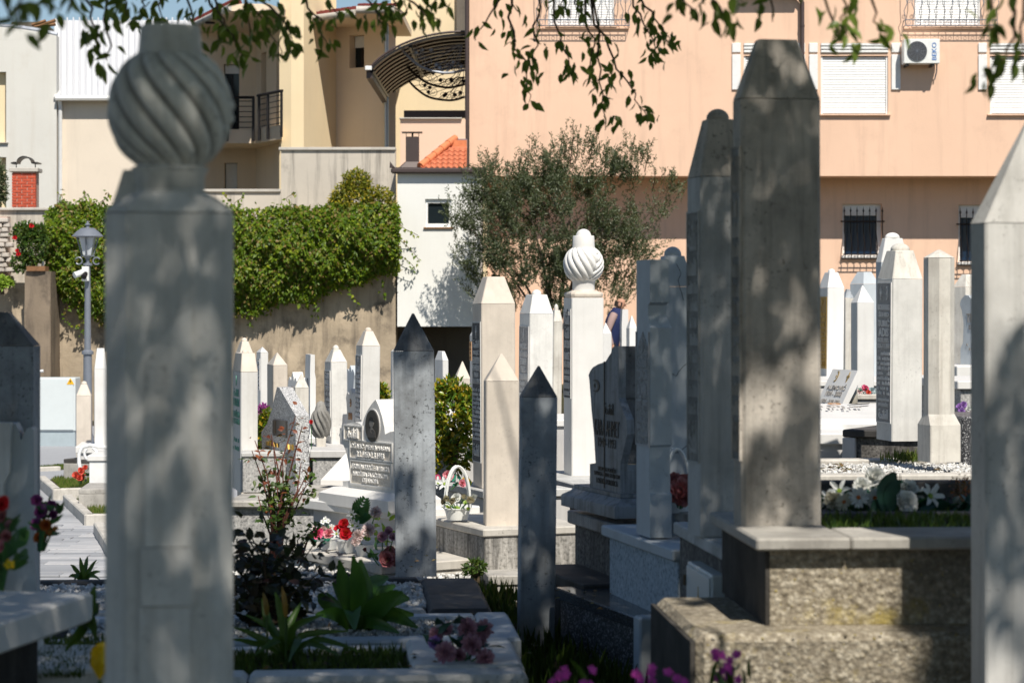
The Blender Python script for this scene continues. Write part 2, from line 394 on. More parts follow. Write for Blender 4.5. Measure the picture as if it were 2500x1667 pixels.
def lettering(mb, rows, W, Hh, O, U, V, N, depth=.004, seed=1):
    """rows from the top: (kind, content, share of the height, share of the width); drawn in the frame O,U,V,N"""
    rg = random.Random(seed); tot = sum(q[2] for q in rows); z = Hh / 2
    O, U, V, N = Vector(O), Vector(U), Vector(V), Vector(N)
    def pt(u, v, n): return O + U * u + V * v + N * n
    for kind, tx, hw, wf in rows:
        h = Hh * hw / tot; z -= h
        if kind in 'TA':
            A, Fc, asp = text_arrays(AR if kind == 'A' else tx)
            if not len(A): continue
            ww = W * wf if wf > 0 else min(W, h * asp * -wf)
            hh = h * .86
            mb.add([pt((a - .5) * ww, z + h * .07 + b * hh, depth * c) for a, b, c in A], Fc)
        elif kind == 'S':
            for k, nm in enumerate(tx.split()):
                n = len(tx.split()); s_ = min(h * .9, W * .9 / n)
                cx = (k - (n - 1) / 2) * W * .48
                sx = s_ * wf
                for po in sym_polys(nm):
                    m_ = len(po); lo = [pt(cx + (a - .5) * sx, z + h / 2 + (b - .5) * s_, 0) for a, b in po]; hi = [p + N * depth for p in lo]
                    mb.add(lo + hi, [tuple(range(m_, 2 * m_))] + [(i, (i + 1) % m_, m_ + (i + 1) % m_, m_ + i) for i in range(m_)])
        elif kind == 'G' and wf > .05:     # letters worn past reading: low irregular strokes
            n = tx; x = -W * wf / 2
            while x < W * wf / 2:
                sw = W / n * rg.uniform(.35, .75); hh = h * rg.uniform(.45, .78)
                if rg.random() > .14:
                    lo = [pt(x, z + h * .14, 0), pt(x + sw, z + h * .14, 0), pt(x + sw * rg.uniform(.5, 1), z + h * .14 + hh, 0), pt(x + sw * .1, z + h * .14 + hh, 0)]
                    hi = [p + N * depth for p in lo]
                    mb.add(lo + hi, [(4, 5, 6, 7)] + [(i, (i + 1) % 4, 4 + (i + 1) % 4, 4 + i) for i in range(4)])
                x += W / n
# ---------------------------------------------------------------- stones
def foot(xL, xM, xR, D, r, d=None):
    r = R(r); tM, tR = (xM - CX) / FPX, (xR - CX) / FPX; Mx = tM * D
    w_ = (tR * D - Mx) / (math.cos(r) - tR * math.sin(r))
    if d is None:
        tL = (xL - CX) / FPX; d = (Mx - tL * D) / max(.03, math.sin(r) + tL * math.cos(r)); d = min(.6, max(.05, d))
    cx = Mx + w_ / 2 * math.cos(r) - d / 2 * math.sin(r); cy = D + w_ / 2 * math.sin(r) + d / 2 * math.cos(r)
    return w_, d, cx, cy, r
def nisan(label, xL, xM, xR, D, yb, ys, yt, m, cap='pyr', rt=.5, r=13, d=None, zb=None, knob=None, name='headstone', group=None, cat='headstone', mcap=None, panel=None, tilt=0, bev=.006):
    w_, d, cx, cy, rz = foot(xL, xM, xR, D, r, d)
    z0 = PZ(yb, D) if zb is None else zb
    hs, ht = PZ(ys, D) - z0, PZ(yt, cy) - z0
    o = thing(name, label, cat, (cx, cy, z0), rz, group); o.rotation_euler = (R(rnd.uniform(-.5, .5)), R(tilt + (rnd.uniform(-.7, .7) if D > 9 else 0)), rz)
    b = MB(); b.loft([oct8(w_, d, bev, 0), oct8(w_, d, bev, hs)]); b.build('shaft', M[m], o)
    mc = M[mcap or m]
    c = MB()
    if cap == 'pyr': c.loft([oct8(w_, d, bev, hs + .002), oct8(w_ * .05, d * .05, .001, ht)])
    else: c.loft([oct8(w_, d, bev, hs + .002), oct8(w_ * rt, d * rt, bev * .7, ht - .003), oct8(w_ * rt - .006, d * rt - .006, bev * .4, ht)])
    c.build('cap', mc, o)
    if knob:
        kr, ky = knob; kh = PZ(ky, cy) - z0 - ht
        k = MB(); a = w_ * kr; e = min(1.0, max(.6, d / w_))
        k.lathe([(a * .96, ht), (a, ht + kh * .12)] + [(a * math.cos(t), ht + kh * (.12 + .88 * math.sin(t))) for t in (.35, .7, 1.0, 1.25, 1.45)] + [(a * .03, ht + kh)], 18, sy=min(1, e))
        k.build('finial', mc, o, 40)
    q = dict(o=o, w=w_, d=d, hs=hs, ht=ht, z0=z0, D=D, cy=cy, r=rz)
    if panel: add_panel(q, **panel)
    return q
def add_panel(q, y0, y1, rows, mp='panel', ml='letter', fr=.86, depth=.005, arch=False, seed=1, plate=True):
    """inscription on the narrow left face"""
    Dm = q['D'] + q['d'] * .4; za, zb = PZ(y1, Dm) - q['z0'], PZ(y0, Dm) - q['z0']
    x = -q['w'] / 2; hw = q['d'] * fr / 2
    if plate:
        b = MB(); po = [(-hw, za), (hw, za), (hw, zb), (-hw, zb)]
        if arch: po = [(-hw, za), (hw, za), (hw, zb - hw * 1.3), (hw * .7, zb - hw * .6), (0, zb), (-hw * .7, zb - hw * .6), (-hw, zb - hw * 1.3)]
        b.prism(po, 'x', x - .003, x + .004); b.build('inscription_panel', M[mp], q['o'])
        rim = MB(); t = min(.006, q['d'] * .04)
        for u0, u1, v0, v1 in ((-hw - t, -hw, za, zb), (hw, hw + t, za, zb), (-hw - t, hw + t, za - t, za), (-hw - t, hw + t, zb, zb + t)):
            if arch and v0 == zb: continue
            rim.box(x - .006, x + .002, u0, u1, v0, v1)
        rim.build('panel_rim', M[ml], q['o'])
    l = MB(); lettering(l, rows, hw * 2 * .92, (zb - za) * .97, (x - (.003 if plate else 0), 0, (za + zb) / 2), (0, -1, 0), (0, 0, 1), (-1, 0, 0), depth, seed)
    l.build('lettering', M[ml], q['o'])
def facemap(px0, D, r, z0):
    """picture point on an inscription face -> (distance back along it, height)"""
    Mx = PX(px0, D); sr, cr = math.sin(R(r)), math.cos(R(r))
    def f(px, py):
        tp = (px - CX) / FPX; t = (Mx - tp * D) / (sr + tp * cr); return t, PZ(py, D + t * cr) - z0
    return f
def crack(q, pts, par, m='letterblack'):
    b = MB(); b.tube(pts, .0016, 4); b.build('crack', M[m], par)
def slabpoly(name, label, cat, outline, px, D, yb, zs, thick, r, m, group=None, smooth=0, zb=None):
    """an upright slab: outline (u,v) in metres, u from far (-) to near (+) along the inscription face; px,D is its near bottom edge"""
    rz = R(r); z0 = PZ(yb, D) if zb is None else zb
    o = thing(name, label, cat, (PX(px, D), D, z0), rz, group)
    b = MB(); b.prism([(-u, v) for u, v in outline], 'x', 0, thick)
    b.build('slab', M[m], o, smooth); return o
def turban(mb, R0, z0, z1, n=16, twist=1.6, depth=.10, mirror=None, sharp=7.0, N=128, K=40):
    secs = []
    for i in range(K + 1):
        t = i / K; a = math.pi * (.09 + .80 * t); rr = R0 * (math.sin(a) ** .8); z = z0 + (z1 - z0) * (1 - math.cos(a) - .04) / (1.0 - math.cos(math.pi * .89) - .04)
        ring = []
        for j in range(N):
            th = 2 * math.pi * j / N
            ph = th - mirror if mirror is not None else th
            ph = (ph + math.pi) % (2 * math.pi) - math.pi
            if mirror is not None: ph = abs(ph + (t - .5) * -.9) - .0
            f = (ph * n / (2 * math.pi) + (twist if mirror is None else -twist) * t * n / (2 * math.pi)) % 1.0
            g = math.exp(-((min(f, 1 - f)) * sharp) ** 2)
            k = 1 - depth * g + .03 * math.sin(math.pi * f) - depth * .2
            if mirror is not None and abs(ph) < .06: k -= depth * .35
            ring.append((rr * k * math.cos(th), rr * k * math.sin(th), z))
        secs.append(ring)
    mb.loft(secs)
def plinth(label, xM, D, yt, yb, w_, d, r=13, mw='concretewall', mc='slab', ct=.05, over=.03, group=None, zb=None, name='grave_plinth', cat='grave plinth', joints=(), x_in=0):
    """a grave's masonry base: wall under a coping slab; xM,D,yt is the slab's near left top corner"""
    rz = R(r); zt = PZ(yt, D); z0 = (PZ(yb, D) if zb is None else zb)
    o = thing(name, label, cat, (PX(xM, D), D, z0), rz, group); h = zt - z0
    MB().box(over, w_ - over, over, d - over, 0, h - ct - .001, .004).build('base_wall', M[mw], o)
    xs = [0] + list(joints) + [w_]
    for i in range(len(xs) - 1):
        MB().box(xs[i] + (.002 if i else 0), xs[i + 1] - .002, 0, d, h - ct, h, .006).build('coping_slab', M[mc], o)
    return o
def kerbframe(label, corner, w_, d, r, zt, h, kw, m, mfill=None, fillz=.03, group=None, gravel=None, glabel=None, name='grave_kerb'):
    """four kerb stones round a bed; corner = near right top corner (x,y), running left by w and back by d"""
    rz = R(r)
    o = thing(name, label, 'grave kerb', (corner[0], corner[1], zt - h), rz, group)
    for i, (x0, x1, y0, y1) in enumerate(((-w_, 0, 0, kw), (-w_, 0, d - kw, d), (-kw, 0, kw + .002, d - kw - .002), (-w_, -w_ + kw, kw + .002, d - kw - .002))):
        MB().box(x0, x1, y0, y1, 0, h, .012).build('kerb_stone', M[m], o)
    b = MB().box(-w_ + kw, -kw, kw, d - kw, 0, h - fillz).build('bed', M[mfill or 'soil'], o)
    return o
# ---------------------------------------------------------------- scattered small pieces
def np_rot(n, rg, tilt=None):
    """n random rotation matrices; tilt: how far leaf normals may lean from +z"""
    q = rg.normal(size=(n, 4)); q /= np.linalg.norm(q, axis=1)[:, None]
    a, b, c, d = q.T
    return np.stack([np.stack([1 - 2 * (c * c + d * d), 2 * (b * c - a * d), 2 * (b * d + a * c)], -1),
                     np.stack([2 * (b * c + a * d), 1 - 2 * (b * b + d * d), 2 * (c * d - a * b)], -1),
                     np.stack([2 * (b * d - a * c), 2 * (c * d + a * b), 1 - 2 * (b * b + c * c)], -1)], 1)
def basis(ax, up):
    """rotation matrices whose local +y runs along ax and +z leans to up"""
    y = ax / np.linalg.norm(ax, axis=1)[:, None]
    x = np.cross(y, up); x /= np.maximum(np.linalg.norm(x, axis=1), 1e-6)[:, None]; z = np.cross(x, y)
    return np.stack([x, y, z], -1)
LEAF = np.array([(0, 0, 0), (.5, .45, .10), (0, 1, -.06), (-.5, .45, .10)], np.float32)     # folded diamond, y along the rib
LEAF6 = np.array([(0, 0, 0), (.42, .28, .08), (.36, .62, .06), (0, 1, -.12), (-.36, .62, .06), (-.42, .28, .08), (0, .45, 0)], np.float32)
LEAF6F = np.array([(0, 1, 6), (1, 2, 6), (2, 3, 6), (3, 4, 6), (4, 5, 6), (5, 0, 6)])
def leaves(name, pos, rot, ln, wd, m, parent=None, six=False):
    n = len(pos); base = LEAF6 if six else LEAF; k = len(base)
    L = base[None] * np.stack([wd, ln, ln], -1)[:, None, :]
    V = np.einsum('nij,nkj->nki', rot, L) + pos[:, None, :]
    if six: Fc = (LEAF6F[None] + (np.arange(n) * k)[:, None, None]).reshape(-1, 3)
    else:
        Fc = np.arange(n * 4).reshape(n, 4)
        Fc = np.concatenate([Fc[:, [0, 1, 2]], Fc[:, [0, 2, 3]]])
    return put(name, mesh_np(name, V.reshape(-1, 3), Fc), m, parent)
OCTA = np.array([(1, 0, 0), (0, 1, 0), (-1, 0, 0), (0, -1, 0), (0, 0, 1), (0, 0, -1)], np.float32)
OCTF = np.array([(0, 1, 4), (1, 2, 4), (2, 3, 4), (3, 0, 4), (1, 0, 5), (2, 1, 5), (3, 2, 5), (0, 3, 5)])
def pebbles(name, label, pos, size, m, rg, flat=.6, parent=None):
    n = len(pos); rot = np_rot(n, rg); s_ = size[:, None, None] * rg.uniform(.6, 1.25, (n, 1, 3)) * np.array([1, 1, flat])
    V = np.einsum('nij,nkj->nki', rot, OCTA[None] * s_) + pos[:, None, :]
    Fc = (OCTF[None] + (np.arange(n) * 6)[:, None, None]).reshape(-1, 3)
    return put(name, mesh_np(name, V.reshape(-1, 3), Fc), m, parent)
def gravelbed(label, corner, w_, d, r, z, n, size, m, seed=1, margin=.03, name='gravel', mu=None):
    rg = np.random.default_rng(seed); mu = margin if mu is None else mu; u = rg.uniform(-w_ + mu, -mu, n); v = rg.uniform(margin, d - margin, n); c, s_ = math.cos(R(r)), math.sin(R(r))
    pos = np.stack([corner[0] + u * c - v * s_, corner[1] + u * s_ + v * c, z + rg.uniform(-.004, .012, n)], -1)
    o = pebbles(name, label, pos, rg.uniform(.55, 1.2, n) * size, m, rg)
    return tag(o, label, 'gravel', kind='stuff')
def blades(name, label, pts, h, wd, m, seed=1, lean=.35, parent=None, kind='stuff', cat='grass'):
    rg = np.random.default_rng(seed); n = len(pts); pts = np.asarray(pts, float)
    a = rg.uniform(0, 2 * math.pi, n); l = rg.uniform(0, lean, n); hh = h * rg.uniform(.45, 1.25, n)
    ax = np.stack([np.cos(a) * l, np.sin(a) * l, np.ones(n)], -1)
    up = np.stack([np.cos(a + 1.3), np.sin(a + 1.3), np.zeros(n)], -1)
    o = leaves(name, pts, basis(ax, up), hh, np.full(n, wd) * rg.uniform(.7, 1.3, n), m, parent)
    return tag(o, label, cat, kind=kind) if parent is None else tag(o, kind=kind)
# ---------------------------------------------------------------- flowers (every bloom is built of its own petals)
PETAL = {}
def petal_bloom(mb, c, ax, r, rings, w=.6, cup=.6, curl=.1, seed=0):
    """rings of broad petals round an axis: (count, radius share, opening angle in degrees)"""
    rg = random.Random(seed); ax = Vector(ax).normalized(); a = ax.cross(Vector((.3, .2, 1))); a.normalize(); b = ax.cross(a); c = Vector(c)
    for n, rs, op in rings:
        o0 = rg.uniform(0, 6.28)
        for i in range(n):
            t = o0 + 2 * math.pi * i / n + rg.uniform(-.15, .15); o_ = R(op + rg.uniform(-8, 8))
            rad = a * math.cos(t) + b * math.sin(t); tan = ax.cross(rad)
            dirv = ax * math.cos(o_) + rad * math.sin(o_); nv = dirv.cross(tan)
            L = r * rs * rg.uniform(.88, 1.1); W = L * w
            p = lambda u, v, k: c + dirv * (u * L) + tan * (v * W) + nv * (k * L)
            mb.add([p(0, 0, 0), p(.45, -.5, cup * .18), p(.85, -.42, cup * .22 + curl * .3), p(1, 0, curl), p(.85, .42, cup * .22 + curl * .3), p(.45, .5, cup * .18), p(.5, 0, -cup * .12)],
                   [(0, 1, 6), (1, 2, 6), (2, 3, 6), (3, 4, 6), (4, 5, 6), (5, 0, 6)])
ROSE = [(4, .45, 12), (5, .62, 28), (6, .85, 48), (7, 1.0, 72)]
PEONY = [(6, .5, 10), (8, .7, 28), (9, .85, 48), (11, 1, 68), (10, .95, 92), (9, .85, 118)]
DAISY = [(16, 1, 78), (14, .85, 66)]
MUM = [(8, .5, 8), (12, .7, 28), (15, .85, 50), (18, 1, 70), (18, 1, 92), (15, .9, 116)]
LILY = [(6, 1, 58)]
def flower(kind, c, ax, r, seed=0):
    mb = MB()
    if kind == 'rose': petal_bloom(mb, c, ax, r, ROSE, .95, .9, .12, seed)
    elif kind == 'bud': petal_bloom(mb, c, ax, r, [(4, .8, 6), (5, .95, 16), (5, 1, 26)], .62, 1.0, .02, seed)
    elif kind == 'peony': petal_bloom(mb, c, ax, r, PEONY, .62, .8, .06, seed)
    elif kind == 'mum': petal_bloom(mb, c, ax, r, MUM, .30, .5, .10, seed)
    elif kind == 'daisy': petal_bloom(mb, c, ax, r, DAISY, .26, .3, .0, seed)
    elif kind == 'lily': petal_bloom(mb, c, ax, r, LILY, .36, .5, -.22, seed)
    elif kind == 'small': petal_bloom(mb, c, ax, r, [(5, 1, 66)], .7, .4, 0, seed)
    return mb
def fl_mat(name, c, c2=None): 
    if name not in M: M[name] = leafm(name, [c, c2 or tuple(min(1, x * 1.25) for x in c)], .15, .6)
    return M[name]
fl_mat('petal_red', (.62, .01, .03), (.75, .03, .05)); fl_mat('petal_pink', (.75, .22, .30), (.80, .42, .46)); fl_mat('petal_hot', (.80, .10, .26), (.82, .2, .36))
fl_mat('petal_pale', (.80, .60, .60), (.82, .72, .70)); fl_mat('petal_white', (.80, .80, .78), (.76, .77, .78)); fl_mat('petal_mauve', (.52, .26, .36), (.62, .36, .45))
fl_mat('petal_dusty', (.45, .14, .16), (.55, .24, .26)); fl_mat('petal_cream', (.72, .68, .56), (.66, .60, .48)); fl_mat('petal_magenta', (.50, .03, .38), (.62, .07, .46))
fl_mat('petal_purple', (.26, .05, .25), (.36, .08, .30)); fl_mat('petal_orange', (.48, .10, .03), (.55, .17, .03)); fl_mat('petal_yellow', (.80, .50, .01), (.85, .60, .02)); fl_mat('petal_lilac', (.42, .22, .62), (.55, .35, .7))
fl_mat('petal_blue', (.5, .62, .66), (.65, .72, .75)); fl_mat('petal_coral', (.75, .10, .07), (.8, .17, .12))
M['leafgreen'] = leafm('cut_flower_leaf', [(.02, .10, .03), (.04, .15, .05), (.07, .2, .05)], .2)
M['leaflime'] = leafm('lime_leaf', [(.22, .36, .03), (.30, .42, .05)], .3)
M['leafteal'] = leafm('dark_cloth_leaf', [(.01, .06, .035), (.02, .08, .05)], .05)
M['leafplastic'] = leafm('teal_plastic_leaf', [(.02, .16, .11), (.03, .2, .13)], .1)
def leafspray(pts, ln, wd, m, name='leaf_spray', parent=None, seed=0, up=.6):
    rg = np.random.default_rng(seed); pts = np.asarray(pts, float); n = len(pts)
    ax = rg.normal(size=(n, 3)); ax[:, 2] = np.abs(ax[:, 2]) * up + .1; ax[:, 1] -= .3
    return leaves(name, pts, basis(ax, rg.normal(size=(n, 3))), ln * rg.uniform(.7, 1.3, n), wd * rg.uniform(.7, 1.3, n), m, parent, six=True)
def bouquet(label, cat, loc, blooms, leafpts, mleaf, ln=.06, wd=.035, name='flower_bouquet', group=None, seed=0, stems=True):
    """blooms: (kind, offset, axis, radius, petal material)"""
    o = thing(name, label, cat, loc, 0, group)
    for i, (k, off, ax, r, mt) in enumerate(blooms):
        flower(k, off, ax, r, seed * 31 + i).build('bloom', M[mt], o)
        if k in ('daisy', 'lily', 'small'):
            n = Vector(ax).normalized(); cc = Vector(off) + n * r * .16
            MB().lathe([(r * .02, -r * .05), (r * .2, 0), (r * .16, r * .08), (r * .02, r * .1)], 8).xf(Matrix.Translation(cc) @ n.to_track_quat('Z', 'Y').to_matrix().to_4x4()).build('flower_centre', M['petal_orange' if k == 'daisy' else 'leaflime'], o)
    if stems:
        b = MB()
        for k, off, ax, r, mt in blooms:
            p = Vector(off); q = Vector((p.x * .3, p.y * .3, min(0, p.z - .02)))
            b.tube([q, (p + q) / 2 + Vector((0, 0, .01)), p], .003, 5)
        b.build('stem', M['leafgreen'], o)
    if leafpts is not None and len(leafpts): leafspray(leafpts, ln, wd, M[mleaf], 'leaf_spray', o, seed)
    return o
# ================================================================ ground and path
ys = [-30, -12, -4, 0, 2, 4, 6, 8, 10, 11, 12, 13, 13.5, 14, 14.5, 15, 15.5, 16, 16.5, 17, 17.5, 18, 18.5, 19, 19.5, 20, 20.5, 21, 22, 24, 27, 30, 34, 38, 42, 46, 52, 60, 80, 120, 250, 600, 1200]
aa = [-60, -8, -3, -1.2, -.6, -.35] + [-.25 + .02 * i for i in range(22)] + [.25, .35, .6, 1.2, 3, 8, 60]
V = []; Fc = []
for y in ys:
    for a in aa:
        yy = max(y, 6.0); x = a * yy if y < 250 else a * yy * .5; V.append((x, y, gz(x, max(y, 1)) if y < 200 else gz(0, 50)))
n = len(aa)
for i in range(len(ys) - 1):
    for j in range(n - 1): Fc.append((i * n + j, i * n + j + 1, (i + 1) * n + j + 1, (i + 1) * n + j))
put('ground', mesh_np('ground', V, Fc, True), M['ground'])['kind'] = 'structure'
# the paved path on the left
path = MB(); path.box(-13, -1.2, 19.0, 43.2, -.2, .045); po = path.build('path', M['paver']); tag(po, kind='structure')
pv = MB().box(-.208, .208, -.098, .098, 0, .02, .004).mesh('paver')
for i in range(36):
    y = 19.25 + i * .2
    x0, x1 = -.212 * y, -.155 * y; x = x0 - rnd.uniform(0, .42)
    while x < x1:
        put('paver', pv, M['paver'], po, (x, y, .045 + rnd.uniform(-.004, .004)), (rnd.uniform(-.008, .008), rnd.uniform(-.01, .01), rnd.uniform(-.006, .006))); x += .42
def verge(label, poly, z, mk='kerb'):
    o = thing('verge_kerb', label, 'kerb', (poly[0][0], poly[0][1], 0)); bx, by = poly[0]
    for (x0, y0), (x1, y1) in zip(poly, poly[1:]):
        L = math.hypot(x1 - x0, y1 - y0); a = math.atan2(y1 - y0, x1 - x0); k = max(1, round(L / .8))
        for i in range(k):
            MB().box(i * L / k + .004, (i + 1) * L / k - .004, 0, .10, 0, z, .012).xf(Matrix.Translation((x0 - bx, y0 - by, 0)) @ Matrix.Rotation(a, 4, 'Z')).build('kerb_stone', M[mk], o)
    return o
def gp(px, py, z): D = DZ(py, z); return (PX(px, D), D)
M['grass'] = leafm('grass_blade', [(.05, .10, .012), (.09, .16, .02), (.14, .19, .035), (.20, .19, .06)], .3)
M['grassdark'] = leafm('shade_grass_blade', [(.025, .06, .01), (.05, .10, .015), (.08, .13, .02)], .3)  # darker copy of the grass; the beds' shade is put into the colour
def patch(label, pts, z, n, h, seed, m='grass', soil=True, name='grass'):
    """grass over a polygon of ground points"""
    rg = np.random.default_rng(seed); P0 = np.array(pts); ctr = P0.mean(0); out = []
    tri = [(ctr, P0[i], P0[(i + 1) % len(P0)]) for i in range(len(P0))]
    ar = np.array([abs(np.cross(b - a, c - a)) for a, b, c in tri]); ar /= ar.sum()
    for t in rg.choice(len(tri), n, p=ar):
        a, b, c = tri[t]; u, v = rg.random(2)
        if u + v > 1: u, v = 1 - u, 1 - v
        q = a + (b - a) * u + (c - a) * v; out.append((q[0], q[1], z))
    return blades(name, label, out, h, h * .12, M[m], seed)
b0, b1, b2 = gp(91, 1161, .17), gp(129, 1193, .17), gp(205, 1191, .17)
verge('pale kerb round the middle grass island beside the path', [b0, b1, b2], .17)
MB().prism([(b0[0] + .1, b0[1]), (b1[0] + .1, b1[1] + .1), (b2[0], b2[1] + .1), (b2[0] + .2, b0[1] + 3.2), (b0[0] + .9, b0[1] + 3.2)], 'z', -.1, .12).build('verge_soil', M['ground']).__setitem__('kind', 'structure')
patch('short sunny grass on the middle island by the path', [(b0[0] + .15, b0[1] + .1), (b1[0] + .1, b1[1] + .15), (b2[0], b2[1] + .15), (b2[0] + .2, b0[1] + 3.2), (b0[0] + .9, b0[1] + 3.2)], .11, 6000, .055, 3)
c0, c1, c2 = gp(153, 1206, .17), gp(206, 1255, .17), gp(262, 1255, .17)
verge('pale kerb round the nearer grass island beside the path', [c0, c1, c2], .17)
MB().prism([(c0[0] + .1, c0[1]), (c1[0] + .1, c1[1] + .1), (c2[0], c2[1] + .1), (c2[0] + .2, c0[1] + .5), (c0[0] + .3, c0[1] + .4)], 'z', -.1, .12).build('verge_soil', M['ground']).__setitem__('kind', 'structure')
patch('short sunny grass on the nearer island by the path', [(c0[0] + .15, c0[1] + .05), (c1[0] + .1, c1[1] + .15), (c2[0], c2[1] + .15), (c2[0] + .2, c0[1] + .5), (c0[0] + .3, c0[1] + .4)], .11, 3000, .055, 4)
e0 = gp(70, 1141, .1); e1 = gp(150, 1138, .1)
verge('low kerb below the far grass strip near the pale cabinet', [e0, e1], .1)
patch('sunny grass strip in front of the pale cabinet', [(e0[0], e0[1] + .1), (e1[0], e1[1] + .1), (e1[0] + .8, e1[1] + 3), (e0[0] + .9, e0[1] + 2)], .05, 4000, .06, 5)
d0, d1 = gp(228, 1274, .17), gp(262, 1330, .17)
verge('kerb end of a third island half hidden by the turban stone', [d0, d1], .17)
# ================================================================ headstones
WS = 'white headstones in the sun'
# --- near foreground
A_D = 4.2
def turban_stone():
    w_, d, cx, cy, rz = foot(None, 320, 470, A_D, 20, .14)
    x0, x1 = PX(240, 4.25), PX(556, 4.25); W = x1 - x0; zb = .72
    o = thing('turban_headstone', 'large blurred grey headstone with a fluted turban, nearest the camera', 'headstone', ((x0 + x1) / 2, 4.34, zb), R(6))
    z = lambda y: PZ(y, 4.25) - zb
    c = W * .27; W2 = W * .985; dd = .185
    b = MB(); b.loft([oct8(W2, dd, c * .62, 0), oct8(W2, dd, c * .62, z(520))])
    b.build('shaft', M['frontstone'], o)
    MB().loft([oct8(W2, dd, c * .62, z(520) + .002), oct8(W2 * .98, dd * .98, c * .62, z(508)), oct8(W2 * .72, dd * .8, c * .5, z(478)), oct8(W2 * .60, dd * .72, c * .4, z(468))]).build('shoulder', M['frontstone'], o)
    s = MB(); s.prism([(-.047, z(1475)), (.043, z(1475)), (.043, z(1335)), (-.047, z(1335))], 'y', -dd / 2 - .016, -dd / 2 + .01); s.build('relief_block', M['frontstone'], o)
    s = MB(); s.prism([(-.041, z(1332)), (.041, z(1332)), (.041, z(755)), (.02, z(770)), (-.041, z(880))], 'y', -dd / 2 - .008, -dd / 2 + .01); s.build('relief_panel', M['frontstone'], o)
    s = MB(); s.prism([(-.050, 0), (.038, 0), (.038, z(1478)), (-.050, z(1478))], 'y', -dd / 2 - .010, -dd / 2 + .01); s.build('relief_foot', M['frontstone'], o)
    n = MB(); r = lambda px: px / FPX * 4.3
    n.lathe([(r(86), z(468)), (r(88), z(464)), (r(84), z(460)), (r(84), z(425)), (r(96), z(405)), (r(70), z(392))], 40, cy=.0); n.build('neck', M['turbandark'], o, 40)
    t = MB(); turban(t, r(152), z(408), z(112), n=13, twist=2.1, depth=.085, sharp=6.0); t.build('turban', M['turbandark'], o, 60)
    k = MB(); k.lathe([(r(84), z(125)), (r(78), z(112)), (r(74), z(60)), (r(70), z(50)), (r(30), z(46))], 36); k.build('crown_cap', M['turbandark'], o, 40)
    q = MB()      # carved rosettes down the turban's right side
    for i, yy in enumerate((160, 185, 215, 248, 280, 305)):
        a = math.pi * (1 - (yy - 112) / 296.0); rr = r(150) * max(.2, math.sin(a)) ** .8
        q.lathe([(.002, -.014), (.013, -.008), (.015, 0), (.012, .008), (.002, .012)], 10).v
        m_ = Matrix.Translation((rr * .93, -.02, z(yy))); n0 = len(q.v) - 50
        q.v[n0:] = [tuple(m_ @ Vector(p)) for p in q.v[n0:]]
    q.build('rosette', M['turbandark'], o, 40)
    w = MB(); w.loft([[(r(-150), .045, z(508)), (r(-40), .045, z(508)), (r(-40), .085, z(508)), (r(-150), .085, z(508))], [(r(-118), .045, z(405)), (r(-60), .045, z(405)), (r(-60), .08, z(405)), (r(-118), .08, z(405))]]); w.build('neck_support', M['turbandark'], o)
turban_stone()
nisan('tall pale pointed headstone at the right edge, dappled with leaf shade', 2373, 2408, 2700, 6.25, 1667, 545, 258, 'edgestone', 'pyr', r=13, d=.1, zb=.72)
qC = nisan('tallest dark grey obelisk headstone with a flat top, on the limestone slab', 1789, 1812, 2007, 7.0, 1284, 240, 98, 'greystone', 'frus', .50, r=10, bev=.012)
add_panel(qC, 360, 1120, [('A', '', 1.2, .8), ('G', 7, .7, .85)] + [('G', 9, .55, .9)] * 10 + [('A', '', 1, .8)], 'greyrough', 'greystone', .8, .003, seed=3)
nisan('grey headstone with a dark round knob, half hidden behind the tallest obelisk', 1678, 1712, 1830, 8.0, 1311, 431, 293, 'palegrey', 'frus', .52, r=13, knob=(.23, 266), bev=.008, mcap='greystone',
      panel=dict(y0=520, y1=1125, rows=[('A', '', 1.2, .8), ('G', 7, .8, .85)] + [('G', 9, .55, .9)] * 8 + [('A', '', 1.3, .8)], mp='greyrough', ml='palegrey', fr=.78, depth=.003, seed=4))
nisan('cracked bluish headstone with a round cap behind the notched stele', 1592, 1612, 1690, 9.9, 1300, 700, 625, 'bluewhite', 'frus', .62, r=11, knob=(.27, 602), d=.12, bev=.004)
def notched_stele():
    D = 9.6; z0 = PZ(1313, D); w_, d, cx, cy, rz = foot(1554, 1587, 1640, D, 12); w_ = max(w_, .085)
    z = lambda y: PZ(y, D) - z0
    o = thing('notched_headstone', 'slim notched stele with arched inscription on the pale rendered plinth', 'headstone', (cx, cy, z0), rz)
    a, b = w_ / 2, d / 2; L = MB()
    def sec(y, xr, fo): return [(-a, -b + fo, z(y)), (a * xr, -b + fo, z(y)), (a * xr, b, z(y)), (-a, b, z(y))]
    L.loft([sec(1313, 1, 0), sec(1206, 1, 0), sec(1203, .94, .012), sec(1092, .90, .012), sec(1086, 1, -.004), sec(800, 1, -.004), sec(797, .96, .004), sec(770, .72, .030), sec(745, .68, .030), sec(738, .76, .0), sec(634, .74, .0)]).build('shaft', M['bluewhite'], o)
    q = dict(o=o, w=w_, d=d, z0=z0, D=D)
    add_panel(q, 810, 1085, [('G', 6, .5, .01), ('S', 'crescent_open', 1.4, .6), ('A', '', 1.6, .8), ('T', 'TOJAGA', 1.5, .95), ('T', 'ALMIR', 1.5, .82), ('T', '1977-1993', 1.2, .95), ('G', 8, .6, .01), ('G', 9, .65, .8), ('G', 9, .65, .85), ('G', 9, .65, .8), ('G', 9, .65, .7)], 'panelpale', 'letterdim', .9, .0035, True, 5)
notched_stele()
plinth('pale rendered plinth under the notched stele', 1642, 9.2, 1342, 1500, 2.2, 1.08, 12.5, 'whiterender', 'bluewhite', .045, .03, zb=.70)
